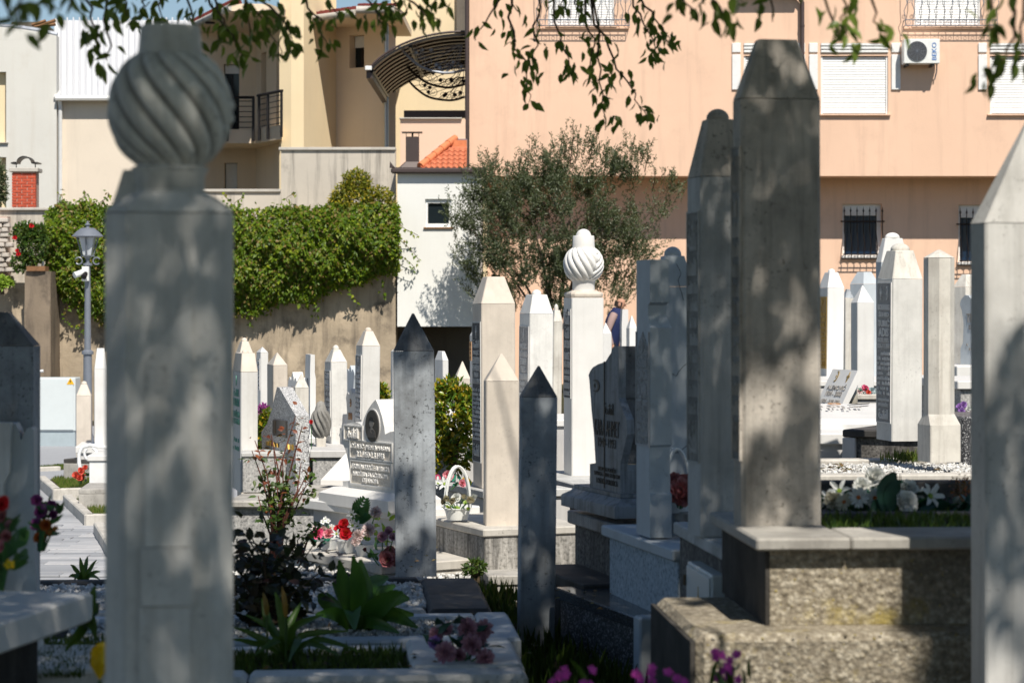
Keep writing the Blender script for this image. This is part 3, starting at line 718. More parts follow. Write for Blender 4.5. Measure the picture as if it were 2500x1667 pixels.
def winged_stone():
    D = 10.6; z0 = PZ(1262, D); o = thing('winged_headstone', 'black streaked marble headstone with a stepped wavy top', 'headstone', (PX(1516, D), D, z0), R(17))
    z = lambda y: PZ(y, D) - z0; fm = facemap(1516, D, 17, z0); u = lambda px: -fm(px, 1000)[0]
    fp = lambda pts: [(fm(x, y)[0], fm(x, y)[1]) for x, y in pts]
    lef = [(1440, 1205), (1440, 1132), (1454, 1130), (1450, 1060), (1444, 1000), (1439, 930), (1437, 915), (1441, 905), (1448, 896), (1460, 889), (1472, 885), (1479, 882), (1484, 873), (1492, 861), (1495, 850), (1499, 845), (1510, 845)]
    MB().prism(fp(lef + [(1511, 900), (1510, 972), (1520, 1000), (1530, 1025), (1531, 1060), (1522, 1100), (1515, 1130), (1514, 1150), (1515, 1205)]), 'x', 0, .034).build('slab', M['stained'], o)
    # the head swells into a rounded front block, hollow beneath it
    hd = fp(lef[6:] + [(1511, 900), (1510, 972), (1490, 990), (1440, 985)])
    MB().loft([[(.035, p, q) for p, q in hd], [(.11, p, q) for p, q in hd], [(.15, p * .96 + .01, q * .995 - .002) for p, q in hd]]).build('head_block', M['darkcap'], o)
    lo_ = fp([(1440, 1205), (1440, 1136), (1500, 1140), (1512, 1134), (1514, 1150), (1515, 1205)])
    MB().prism(lo_, 'x', .035, .16).build('foot_block', M['stained'], o)
    MB().prism(fp([(1452, 1134), (1446, 985), (1509, 974), (1513, 1010), (1512, 1060), (1505, 1100), (1510, 1133)]), 'x', .035, .115).build('dark_hollow_fill', M['darkcap'], o)  # filling block; the hollow's dark shade is painted into its colour
    MB().box(-.01, .15, -.02, .62, z(1215), z(1205) - .001).build('foot_band', M['stained'], o)
    b = MB(); m = lambda e, zz: [(-e, -e - .02, zz), (.15 + e, -e - .02, zz), (.15 + e, .62 + e, zz), (-e, .62 + e, zz)]
    b.loft([m(.055, 0), m(.055, z(1236)), m(.05, z(1232)), m(.02, z(1222)), m(.012, z(1216))]); b.build('moulded_base', M['stained'], o, 35)
    global BOLD; BOLD = -.006
    l = MB(); hw = (u(1514) - u(1445)) / 2; uc = (u(1514) + u(1445)) / 2
    lettering(l, [('T', 'KARA AHMET', 38, .86), ('T', '1949-1993', 22, .62), ('G', 5, 36, .01), ('T', 'SPOMEN PODIŽU', 13, .62), ('T', 'SUPRUGA ZERNA SA DJECOM', 13, .9), ('T', 'I OSTALA PORODICA', 13, .74)], hw * 2, z(1024) - z(1188), (-.001, -uc - .02, (z(1030) + z(1188)) / 2), (0, -1, 0), (0, 0, 1), (-1, 0, 0), .002); l.build('lettering', M['letterblack'], o); l = MB()
    lettering(l, [('A', '', 1, .3)], hw * 2, z(985) - z(1018), (-.001, -u(1488), (z(985) + z(1018)) / 2), (0, -1, 0), (0, 0, 1), (-1, 0, 0), .002); l.build('script_lettering', M['letterblack'], o); l = MB()
    lettering(l, [('S', 'crescent_open', 1, 1.9)], .08, z(930) - z(965), (-.001, -u(1455), (z(930) + z(965)) / 2), (0, -1, 0), (0, 0, 1), (-1, 0, 0), .002)
    l.build('crescent_emblem', M['letterblack'], o)
    BOLD = .012
    MB().box(-.003, .01, -u(1476) - .005, -u(1476) + .005, z(1200), z(885)).build('dark_joint', M['letterblack'], o)
winged_stone()
plinth('dark stained plinth under the black streaked headstone', 1532, 10.35, 1290, 1400, 1.5, .98, 14, 'concretewall', 'stained', .06, .03, zb=.70)
def cracks():
    o = [x for x in bpy.data.objects if x.get('label', '').startswith('cracked bluish')][0]; w2 = -.085
    for pts in ([(-.05, .62), (-.02, .65), (.0, .64), (.03, .68), (.06, .70)], [(-.07, .30), (-.04, .315), (-.01, .33), (.02, .335), (.07, .37)], [(.03, .95), (.015, 1.0), (.02, 1.06), (.0, 1.1)]):
        yy = -.0602; MB().tube([p for i in range(len(pts) - 1) for p in ((pts[i][0], yy, pts[i][1]), ((pts[i][0] + pts[i + 1][0]) / 2 + rnd.gauss(0, .004), yy, (pts[i][1] + pts[i + 1][1]) / 2 + rnd.gauss(0, .005)))] + [(pts[-1][0], yy, pts[-1][1])], .0011, 4).build('crack', M['letterblack'], o)
    o = [x for x in bpy.data.objects if x.get('label', '').startswith('cream pointed headstone with hairline')]
cracks()
# --- the two black pointed stones and the cream one
nisan('tall black-stained pointed headstone standing alone in the middle', 962, 966, 1066, 12.0, 1408, 858, 765, 'darkstone', 'pyr', r=3, d=.10, mcap='darkcap', bev=.004)
nisan('shorter black-stained pointed headstone left of the dark steps', 1259, 1267, 1355, 10.5, 1590, 970, 893, 'darkstone', 'pyr', r=6, d=.09, mcap='darkcap', zb=.70)
nisan('cream pointed headstone with hairline cracks between the two black ones', 1177, 1186, 1267, 12.5, 1395, 931, 863, 'cream', 'pyr', r=8, d=.11)
# --- middle distance
nisan('tall cream obelisk with a flat top and a long dark inscription', 1155, 1177, 1260, 15.0, 1192, 742, 676, 'cream', 'frus', .52, r=13,
      panel=dict(y0=788, y1=1126, rows=[('S', 'lily', 2.0, .5), ('A', '', 1.3, .8), ('T', 'MUJIĆ', 1.1, .8), ('T', 'EKREM', 1.1, .9), ('T', 'MEHMEDOV', 1.0, .97), ('T', '1964', .9, .6), ('T', '13.4.1993', .9, .92), ('G', 5, .4, .01)] + [('G', 8, .62, .92)] * 12 + [('G', 5, .3, .01), ('A', '', 2.0, .8), ('G', 5, .3, .01)], mp='panel', ml='letter', seed=11))
nisan('mottled white headstone with a round white knob behind the cream obelisk', 1266, 1291, 1349, 18.0, 1025, 766, 719, 'mottled', 'frus', .62, r=13, knob=(.20, 707),
      panel=dict(y0=798, y1=960, rows=[('S', 'lily', 2, .6), ('T', 'MEŠIĆ', 1.2, .8), ('T', 'DŽEVAD', 1.2, .9), ('T', 'ENVER', 1.2, .75), ('T', '1955', 1.1, .5), ('T', '20.8.1993', 1.1, .9), ('G', 7, .9, .7), ('G', 7, .9, .6)], mp='panelpale', ml='letter', seed=12))
nisan('narrow grey-streaked headstone with a small knob, right of the mottled one', 1338, 1349, 1371, 20.0, 1020, 785, 757, 'weathered', 'frus', .6, r=13, knob=(.25, 742))
def white_turban():
    D = 16.0; w_, d, cx, cy, rz = foot(1376, 1396, 1474, D, 13); d = min(d, w_ * 1.0); z0 = PZ(1172, D); z = lambda y: PZ(y, cy) - z0
    o = thing('turban_headstone', 'clean white headstone with a carved turban, standing in full sun', 'headstone', (cx, cy, z0), rz)
    MB().loft([oct8(w_, d, .006, 0), oct8(w_, d, .006, z(727))]).build('shaft', M['whiteclean'], o)
    MB().loft([oct8(w_ * .95, d * .95, .02, z(727) + .002), oct8(w_ * 1.0, d * 1.0, .02, z(723)), oct8(w_ * 1.01, d * 1.01, .02, z(718)), oct8(w_ * .97, d * .97, .02, z(714)), oct8(w_ * .8, d * .8, .05, z(711)), oct8(w_ * .78, d * .78, .05, z(709))]).build('collar', M['cream'], o)
    r = lambda px: px / FPX * cy
    n = MB(); n.lathe([(r(27.5), z(709)), (r(27), z(690)), (r(30), z(683))], 36); n.build('neck', M['whiteclean'], o, 40)
    t = MB(); turban(t, r(49.5), z(690), z(602), n=15, twist=2.4, depth=.10, mirror=R(-62), sharp=8.0); t.build('turban', M['whiteclean'], o, 60)
    k = MB(); k.lathe([(r(28), z(606)), (r(27), z(600)), (r(26), z(577)), (r(25), z(575.5)), (r(12), z(575))], 32); k.build('crown_cap', M['whiteclean'], o, 40)
    k = MB(); k.lathe([(r(18.5), z(575.5))] + [(r(18.5 * math.cos(a)), z(575.5 - 16.5 * math.sin(a))) for a in (.3, .6, .9, 1.2, 1.45)], 24); k.build('finial', M['whiteclean'], o, 40)
    q = dict(o=o, w=w_, d=d, z0=z0, D=D)
    add_panel(q, 754, 970, [('A', '', 2.2, .7), ('A', '', 2.0, .7), ('T', 'GROZNI', 1.3, .9), ('G', 5, .4, .01), ('T', 'RAMIZ', 1.3, .85), ('T', '1951-1993', 1.1, .9), ('G', 7, 1, .8), ('T', 'POSTAVLJA', 1, .9), ('T', 'PORODICA', 1, .85), ('T', 'ENTIKARIĆ', 1, .9)], 'panel', 'letter', .82, .004, True, 14)
white_turban()
plinth('dark stained plinth under the white turban headstone', 1440, 14.9, 1192, 1320, 1.3, 1.6, 14, 'concretewall', 'palegrey', .07, .03, zb=.72)
# --- stones near the walking man
nisan('small white pointed headstone left of the walking man', None, 1473, 1496, 30, 960, 815, 788, 'whiteclean', 'pyr', r=13, d=.12, zb=.55, group=WS)
def notch(label, x0, x1, D, yt, yn0, yn1, yb, m='whiteclean', r=13, d=.22, zb=None, panel=None):
    w_, d, cx, cy, rz = foot(None, x0, x1, D, r, d); z0 = PZ(yb, D) if zb is None else zb; z = lambda y: PZ(y, cy) - z0; a, b = w_ / 2, d / 2
    o = thing('notched_headstone', label, 'headstone', (cx, cy, z0), rz)
    MB().prism([(-a, 0), (a, 0), (a, z(yn1 + (yn1 - yn0) * 2.2)), (a * .62, z(yn1)), (a * .70, z(yn0)), (a * .66, z(yt)), (-a * .82, z(yt)), (-a, z(yn1))], 'y', -b, b).build('shaft', M[m], o)
    l = MB(); lettering(l, [('S', 'crescent_open', 1, .5), ('G', 6, .5, .7), ('G', 6, .5, .8), ('G', 6, .5, .6)], d * .8, z(yn1) * .5, (-a - .001, 0, z(yn1) * .72), (0, -1, 0), (0, 0, 1), (-1, 0, 0), .004, 3); l.build('lettering', M['lettergrey'], o)
    return o
notch('white notched stele touching the walking man on his right', 1518, 1537, 31, 755, 786, 792, 960, zb=.55, d=.09)
nisan('white pointed headstone just right of the walking man', 1529, 1537, 1556, 27, 960, 801, 770, 'whiteclean', 'pyr', r=13, zb=.6)
# --- right hand group
nisan('white headstone with a round knob and a gold inscription panel', 1993, 2016, 2057, 24, 905, 703, 665, 'whiteclean', 'frus', .52, r=13, knob=(.21, 656), zb=.6,
      panel=dict(y0=726, y1=898, rows=[('S', 'lily', 1.3, .6)] + [('G', 5, .9, .8)] * 5 + [('G', 7, .6, .9)] * 8 + [('A', '', 1, .7)], mp='goldpanel', ml='lettergold', seed=21))
nisan('weathered headstone with a rounded blackened top between two white ones', None, 2062, 2083, 26, 950, 728, 706, 'weathered', 'frus', .35, r=10, d=.13, mcap='darkstone', zb=.6)
nisan('plain white pointed headstone left of the tall inscribed one', 2077, 2093, 2134, 22, 945, 739, 697, 'whiteclean', 'pyr', r=13, zb=.6)
nisan('shaded grey-white headstone just left of the tall inscribed one, farther back', None, 2112, 2150, 27, 950, 693, 664, 'bluewhite', 'frus', .5, r=30, d=.25, zb=.6)
nisan('bright white headstone with a ball knob rising behind the tall inscribed one', 2140, 2154, 2222, 20, 950, 640, 582, 'bluewhite', 'frus', .62, r=16, knob=(.26, 568), zb=.6, mcap='whiteclean')
nisan('tall white headstone with a flat knob and a long carved inscription panel', 2139, 2177, 2251, 14.5, 1077, 681, 612, 'mottled', 'frus', .60, r=13, knob=(.30, 594), mcap='weathered',
      panel=dict(y0=692, y1=1030, rows=[('S', 'lily crescent_open', 3.0, .34), ('G', 6, .5, .01), ('T', 'BOSANSKI', 1.3, .9), ('T', 'ŠEHID', 1.3, .8), ('T', 'TURIĆ', 1.9, .9), ('T', 'ADIS', 1.9, .8), ('T', 'ROĐ.1973.', 1.1, .88), ('T', 'POG.11.1.1993', 1.1, .92), ('G', 5, .4, .01)] + [('G', 8, .95, .92)] * 9 + [('G', 5, .4, .01), ('T', 'OVAJ NIŠAN', .9, .9), ('T', 'PODIŽE', .9, .75), ('G', 5, .3, .01), ('A', '', 2.2, .75)], mp='panelpale', ml='letterpale', seed=22))
def octopost():
    D = 13.0; z0 = PZ(1129, D); x0, x1 = PX(2254, D), PX(2348, D); W = (x1 - x0) / 1.17; cy = D + W * .6; z = lambda y: PZ(y, cy) - z0; cx = (x0 + x1) / 2
    o = thing('octagonal_headstone', 'eight-sided white post headstone with a low stained cone top', 'headstone', (cx, cy, z0), R(14))
    a = W * .86
    MB().loft([oct8(W, W, .005, 0), oct8(W, W, .006, z(1036)), oct8(a, a, a * .29, z(1010)), oct8(a, a, a * .29, z(631))]).build('shaft', M['weathered'], o)
    MB().loft([oct8(a * 1.01, a * 1.01, a * .295, z(631) + .002), oct8(a * 1.01, a * 1.01, a * .295, z(629)), oct8(a * .1, a * .1, a * .03, z(610))]).build('cap', M['weathered'], o)
octopost()
def wave_stele(label, px, D, yb, wid, hgt, r, m, rows, ml, zb=None, thick=.09, flip=False, name='scroll_headstone'):
    """upright slab with an ogee head, inscription on its left face"""
    h = hgt; W = wid
    out = [(-W * .5, 0), (-W * .5, h * .22), (-W * .42, h * .3), (-W * .40, h * .55), (-W * .46, h * .72), (-W * .52, h * .80), (-W * .48, h * .86), (-W * .36, h * .92), (-W * .24, h * .91), (-W * .16, h * .86), (-W * .12, h * .93), (0, h), (W * .12, h * .93), (W * .16, h * .86), (W * .24, h * .91), (W * .36, h * .92), (W * .48, h * .86), (W * .52, h * .80), (W * .46, h * .72), (W * .40, h * .55), (W * .42, h * .3), (W * .5, h * .22), (W * .5, 0)]
    o = thing(name, label, 'headstone', (PX(px, D), D, PZ(yb, D) if zb is None else zb), R(r))
    MB().prism([(-u, v) for u, v in out], 'x', 0, thick).build('slab', M[m], o)
    if rows:
        l = MB(); lettering(l, rows, W * .76, h * .62, (-.001, 0, h * .5), (0, -1, 0), (0, 0, 1), (-1, 0, 0), .004, 7); l.build('lettering', M[ml], o)
    return o
wave_stele('grey-white stele with an ogee head and pale brown lettering at the right edge', 2384, 22, 890, .46, .70, 28, 'bluewhite', [('S', 'crescent_open', 1.4, .8), ('T', 'TRGALO', 1.6, .8), ('T', 'DŽEMAL', 1.0, .6), ('G', 6, 1.8, .01), ('G', 9, .7, .8), ('G', 9, .7, .6)], 'lettergrey', zb=PZ(893, 22))
nisan('pointed white headstone with blue-shaded sides behind the ogee stele', 2349, 2362, 2400, 24, 900, 700, 670, 'weathered', 'frus', .4, r=35, d=.18, zb=.7)
plinth('white stepped plinth under the ogee stele', 2336, 21.5, 894, 1000, 1.6, .9, 8, 'bluewhite', 'whiteclean', .10, .02, zb=.55)
plinth('pale plinth with a white slab beside the octagonal post', 2338, 17.0, 930, 1020, 1.6, 1.2, 6, 'granitewall', 'whiteclean', .06, .03, zb=.6)
MB().box(0, .5, 0, .6, 0, PZ(1017, 13.6) - .72, .01).build('granite_block', M['graniteblack'], loc=(PX(2349, 13.6), 13.6, .72), rot=(0, 0, R(10)))
tag(bpy.data.objects['granite_block'], 'black speckled granite block right of the octagonal post', 'granite block')
plinth('dark stained plinth under the tall inscribed headstone', 2345, 13.55, 1083, 1140, .05 + .0, .0 + 1.0, 13, 'concretewall', 'darkslab', .05, .02, zb=.72) if False else None
def dark_plinth():
    D0 = 13.9; z1 = PZ(1074, 14.2); o = thing('grave_plinth', 'black-topped plinth under the tall inscribed headstone', 'grave plinth', (PX(2056, 15.4), 15.4, .72), R(-28))
    W = 1.95; h = z1 - .72
    MB().box(.05, W, .03, 1.2, 0, h - .05).build('base_wall', M['concretewall'], o); MB().box(0, W, 0, 1.2, h - .049, h, .008).build('coping_slab', M['darkslab'], o)
    MB().box(0, .085, .0, .05, .0, h - .052, .004).build('corner_post', M['palewall'], o)
dark_plinth()
plinth('white slab-topped plinth below the sloping white book stone', 2050, 15.8, 1050, 1140, .0 + .01, 1.0, 13, 'palewall', 'whiteclean', .06, .02, zb=.7) if False else None
def white_plinth():
    D = 15.6; z1 = PZ(1058, D); o = thing('grave_plinth', 'white slab-topped plinth below the sloping white memorial', 'grave plinth', (PX(2083, D), D, .72), R(-3)); h = z1 - .72
    MB().box(-1.3, -.03, .03, 1.4, 0, h - .075).build('base_wall', M['palewall'], o); MB().box(-1.34, 0, 0, 1.45, h - .074, h, .008).build('coping_slab', M['whiteclean'], o)
white_plinth()
def book_slab():
    # sloping white memorial cover with crescent, feather and worn lettering
    D = 16.2; z0 = PZ(1046, D); o = thing('sloping_memorial', 'sloping white memorial cover carved with a crescent and a feather', 'memorial', (PX(1985, D), D, z0), R(-4))
    W = PX(2150, D) - PX(1985, D) + .12; dp = 1.5; h0, h1 = .03, PZ(988, D + dp) - z0
    MB().prism([(0, 0), (dp, 0), (dp, h1), (dp - .08, h1 + .012), (.1, h0 + .03), (0, h0)], 'x', -.25, W).build('cover', M['whiteclean'], o)
    sl = Vector((0, dp - .1, h1 - h0 - .03)).normalized(); nn = Vector((1, 0, 0)).cross(sl)
    l = MB(); c = Vector((W * .42, dp * .52, h0 + .04 + (h1 - h0) * .52))
    lettering(l, [('G', 12, 1, .8), ('G', 10, .7, .6)], .36, .30, c + sl * .05, (1, 0, 0), sl, nn, .003, 5); l.build('lettering', M['lettergrey'], o)
    l = MB(); lettering(l, [('S', 'crescent', 1, .6)], .2, .28, c + Vector((-.02, 0, 0)) + sl * .42, (1, 0, 0), sl, nn, .003); l.build('crescent_emblem', M['letterbrown'], o)
    l = MB(); lettering(l, [('S', 'feather', 1, .75)], .25, .30, c + Vector((.16, 0, 0)) + sl * .40, (1, 0, 0), sl, nn, .003); l.build('feather_emblem', M['darkslab'], o)
    k = MB(); k.box(-.25, W, -.02, .015, -.02, .035, .006); k.build('front_roll', M['whiteclean'], o)
book_slab()
def leaning_book():
    D = 18.0; a = P(2053, 993, D); o = thing('book_headstone', 'tilted white book-shaped headstone with gold lily and crescent', 'headstone', tuple(a), R(16))
    H_, W, k = .27, .46, .50
    MB().loft([[(0, 0, 0), (.05, 0, 0), (.05, W, 0), (0, W, 0)], [(H_ * k, 0, H_), (H_ * k + .055, 0, H_ - .01), (H_ * k + .055, W, H_ - .01), (H_ * k, W, H_)]]).build('slab', M['whiteclean'], o)
    V_ = Vector((k, 0, 1)).normalized(); N_ = Vector((-1, 0, k)).normalized(); pt = lambda v, y: Vector((H_ * v * k, y, H_ * v)) + N_ * .001
    l = MB(); lettering(l, [('S', 'crescent_open lily', 1, .6)], .44, .10, pt(.80, W * .47), (0, -1, 0), V_, N_, .003); l.build('emblem', M['lettergold'], o)
    l = MB(); lettering(l, [('T', 'ALEMOVIĆ', 1.2, .8), ('T', '1934 - 2002', 1, .7), ('G', 8, .4, .01), ('T', '1926 - 8.09.1981', .8, .8)], .42, .17, pt(.33, W * .5), (0, -1, 0), V_, N_, .003); l.build('lettering', M['lettergrey'], o)
leaning_book()
plinth('small pale pedestal carrying a flower bowl, behind the white memorial', 2084, 18.5, 963, 1000, .42, .4, 4, 'palewall', 'kerb', .04, .02, zb=.6)
# the pebble bed with its cream coping, in the sun on the right
def pebble_grave():
    D = 12.6; z1 = PZ(1160, D)
    o = thing('grave_plinth', 'cream-edged grave plinth with a bed of white pebbles in the sun', 'grave plinth', (PX(1930, D), D, .72), R(5)); h = z1 - .72; W = 1.75
    MB().box(0, W, .04, 1.2, 0, h - .06).build('base_wall', M['granitewall'], o)
    for i in range(3): MB().box(i * W / 3, (i + 1) * W / 3 - .003, 0, .16, h - .059, h, .008).build('coping_slab', M['kerb'], o)
    MB().box(0, W, 1.08, 1.22, h - .059, h + .01, .008).build('coping_slab', M['kerb'], o)
    MB().box(0, W, .162, 1.078, h - .058, h - .03).build('bed', M['soil'], o)
    gravelbed('white pebbles filling the sunny grave bed on the right', (PX(1930, D) + W * math.cos(R(5)), D + W * math.sin(R(5))), W, 1.06, 5, z1 - .022, 3600, .016, M['pebble'], 9, .02)
    return z1
zPB = pebble_grave()
plinth('broad white slab below the cream-edged pebble grave', 1925, 11.6, 1212, 1260, 1.3, .55, 3, 'granitewall', 'whiteclean', .05, .02, zb=.72)
# --- left centre group
nisan('white headstone with green lettering and a knob, at the left of the sunny group', 567, 587, 629, 15, 1202, 909, 861, 'white', 'frus', .78, r=13, knob=(.20, 853), mcap='cream')
q = bpy.data.objects
def green_text():
    D = 15.0; w_, d, cx, cy, rz = foot(567, 587, 629, D, 13); z0 = PZ(1202, D); o = [x for x in q if x.get('label', '').startswith('white headstone with green')][0]
    z = lambda y: PZ(y, D) - z0
    for y0, y1, rows in ((918, 945, [('S', 'crescent_open', 1, .5)]), (950, 972, [('A', '', 1, .6)]), (974, 1040, [('T', 'PERLAT', 1.2, .85), ('G', 5, .3, .01), ('T', 'LEDŽAD', 1.2, .9), ('T', '1951-1993', .9, .9)]), (1070, 1105, [('G', 7, .8, .8), ('G', 3, .3, .01), ('G', 7, .8, .8)])):
        l = MB(); lettering(l, rows, d * .86, z(y0) - z(y1), (-w_ / 2 - .001, 0, (z(y0) + z(y1)) / 2), (0, -1, 0), (0, 0, 1), (-1, 0, 0), .004, y0); l.build('lettering', M['lettergreen'], o)
green_text()
nisan('taller cream headstone with a knob rising right behind the green-lettered one', 580, 590, 622, 17.5, 1150, 862, 833, 'cream', 'frus', .5, r=13, knob=(.24, 824), zb=.5)
nisan('thin white pointed headstone with a grey inscription strip against the vine wall', 626, 636, 655, 21, 1060, 861, 847, 'whiteclean', 'pyr', r=13, zb=.45,
      panel=dict(y0=877, y1=950, rows=[('A', '', 1, .7), ('A', '', 1, .7)] + [('G', 6, .8, .9)] * 5, mp='panelpale', ml='letterpale', seed=31))
nisan('broad cream pointed headstone left of the granite memorial', 653, 668, 703, 18, 1080, 892, 861, 'cream', 'pyr', r=13, zb=.5)
nisan('small pointed headstone with a black-streaked cap behind the granite memorial', 713, 719, 753, 17, 1060, 947, 912, 'weathered', 'pyr', r=8, d=.12, zb=.5, mcap='weathered')
notch('slim white notched stele left of the inscribed obelisk', 757, 771, 20, 865, 898, 906, 1060, zb=.5, d=.26, r=14)
wave_stele('small white stele with a dark oval, half hidden by the streaked pointed stone', 714, 20.5, 1000, .24, .58, 24, 'whiteclean', [('S', 'crescent_open', 1.5, .7), ('G', 7, 2, .01)], 'lettergrey', zb=PZ(1075, 20.5))
nisan('weathered headstone with a knob and carved strip, beside the small stone turban', 794, 809, 849, 17, 1093, 885, 853, 'mottled', 'frus', .42, r=13, knob=(.21, 842), mcap='weathered',
      panel=dict(y0=906, y1=1062, rows=[('A', '', 1.2, .7)] + [('T', 'HALIL', 1, .8), ('T', 'OMER', 1, .7)] + [('G', 6, .9, .9)] * 7 + [('A', '', 1, .6)], mp='panelpale', ml='letterpale', seed=32))
nisan('tall white headstone with a knob and inscription behind the portrait stone', 864, 879, 923, 16.4, 1080, 845, 808, 'white', 'frus', .42, r=13, knob=(.19, 799), mcap='cream', zb=.55,
      panel=dict(y0=869, y1=1020, rows=[('S', 'lily', 1.4, .6), ('A', '', 1.3, .7), ('T', 'ALIĆ', 1, .7)] + [('G', 7, .8, .9)] * 8, mp='panelpale', ml='letterpale', seed=33))
wave_stele('small white stele with brown lettering between two inscribed pillars', 856, 16.75, 1060, .20, .36, 22, 'white', [('S', 'crescent_open', 1.3, .7), ('G', 7, .7, .01), ('T', '1940', 1.2, .5), ('G', 7, 1.5, .01)], 'letterbrown', zb=PZ(1075, 16.75), thick=.05)
wave_stele('small blue-shaded stele peeping out behind the inscribed pillars', 855, 21, 1000, .2, .42, 24, 'bluewhite', None, None, zb=PZ(1010, 21))
nisan('plain white pointed headstone left of the tall black-stained one', 951, 956, 982, 22, 1030, 858, 848, 'whiteclean', 'pyr', r=10, d=.15, zb=.5)
nisan('white flat-topped headstone right behind the tall black-stained one', 1071, 1083, 1097, 22, 1010, 880, 857, 'whiteclean', 'frus', .5, r=22, d=.22, zb=.55)
nisan('low cream pointed headstone above the yellow-green bush', 1106, 1110, 1146, 20, 1020, 926, 882, 'cream', 'pyr', r=10, d=.12, zb=.55)
nisan('white headstone with a brown panel, mostly hidden by the cream obelisk', 1150, 1154, 1190, 19, 1020, 820, 800, 'white', 'frus', .5, r=6, d=.2, zb=.55,
      panel=dict(y0=835, y1=878, rows=[('G', 6, 1, .8)] * 4, mp='lettergold', ml='letterbrown', seed=35))
def small_turban():
    D = 16.6; z0 = PZ(1094, D); o = thing('turban_headstone', 'small grey stone turban on a tapered foot, left of the weathered inscribed pillar', 'headstone', (PX(780, D), D + .1, z0), R(10)); z = lambda y: PZ(y, D) - z0; r = lambda p: p / FPX * D
    MB().loft([oct8(r(22), r(22), .004, 0), oct8(r(26), r(26), .006, z(1070)), oct8(r(18), r(18), .006, z(1064))]).build('foot', M['weathered'], o)
    t = MB(); turban(t, r(27), z(1072), z(1000), n=10, twist=2.0, depth=.22, sharp=5); t.build('turban', M['greyrough'], o, 60)
    k = MB(); k.lathe([(r(17), z(1012)), (r(13), z(995)), (r(9), z(984)), (r(3), z(980))], 16); k.build('crown_cap', M['greyrough'], o, 40)
small_turban()
def granite_memorial():
    D = 14.6; z0 = PZ(1206, D); r = 22; o = thing('granite_headstone', 'grey granite memorial with a slanted top and a bronze plaque', 'headstone', (PX(722, D), D, z0), R(r))
    fm = facemap(722, D, r, z0); u = lambda p: fm(p, 1100)[0]; z = lambda y: fm(690, y)[1]
    out = [(u(722), 0), (u(722), z(1010)), (u(715), z(1000)), (u(682), z(947)), (u(676), z(946)), (u(664), z(1000)), (u(652), z(1040)), (u(638), z(1063)), (u(640), z(1120)), (u(647), 0)]
    b = MB(); b.prism(out, 'x', 0, .085); b.build('slab', M['granite'], o)
    MB().box(-.012, .002, u(702), u(671), z(1066), z(1025), .002).build('plaque', M['plaque'], o)
    MB().box(-.016, .002, u(674) - .03, u(671) , z(1060), z(1028), .002).build('plaque_edge', M['bronze'], o)
    l = MB(); lettering(l, [('G', 9, 1.4, .95), ('G', 9, .6, .01)], abs(u(722) - u(640)) * .92, z(1075) - z(1105), (-.001, (u(720) + u(642)) / 2, (z(1075) + z(1105)) / 2), (0, -1, 0), (0, 0, 1), (-1, 0, 0), .012, 8)
    l.build('lettering', M['lettergold'], o)
granite_memorial()
plinth('granite side block beside the green-lettered headstone', 588, 14.75, 1104, 1200, .34, .3, 4, 'granitewall', 'palegrey', .03, .01, zb=PZ(1203, 14.75))
def left_plinth():
    D = 14.2; z1 = PZ(1222, D); o = thing('grave_plinth', 'long grey granite plinth under the green-lettered headstone', 'grave plinth', (PX(556, D), D, .6), R(-4)); h = z1 - .6; W = PX(815, D) - PX(556, D)
    MB().box(0, W, .04, 1.3, 0, h - .045).build('base_wall', M['granitewall'], o)
    for i in range(2): MB().box(-.02 + i * W / 2, (i + 1) * W / 2 - .004, 0, 1.3, h - .044, h, .01).build('coping_slab', M['slab'], o)
left_plinth()
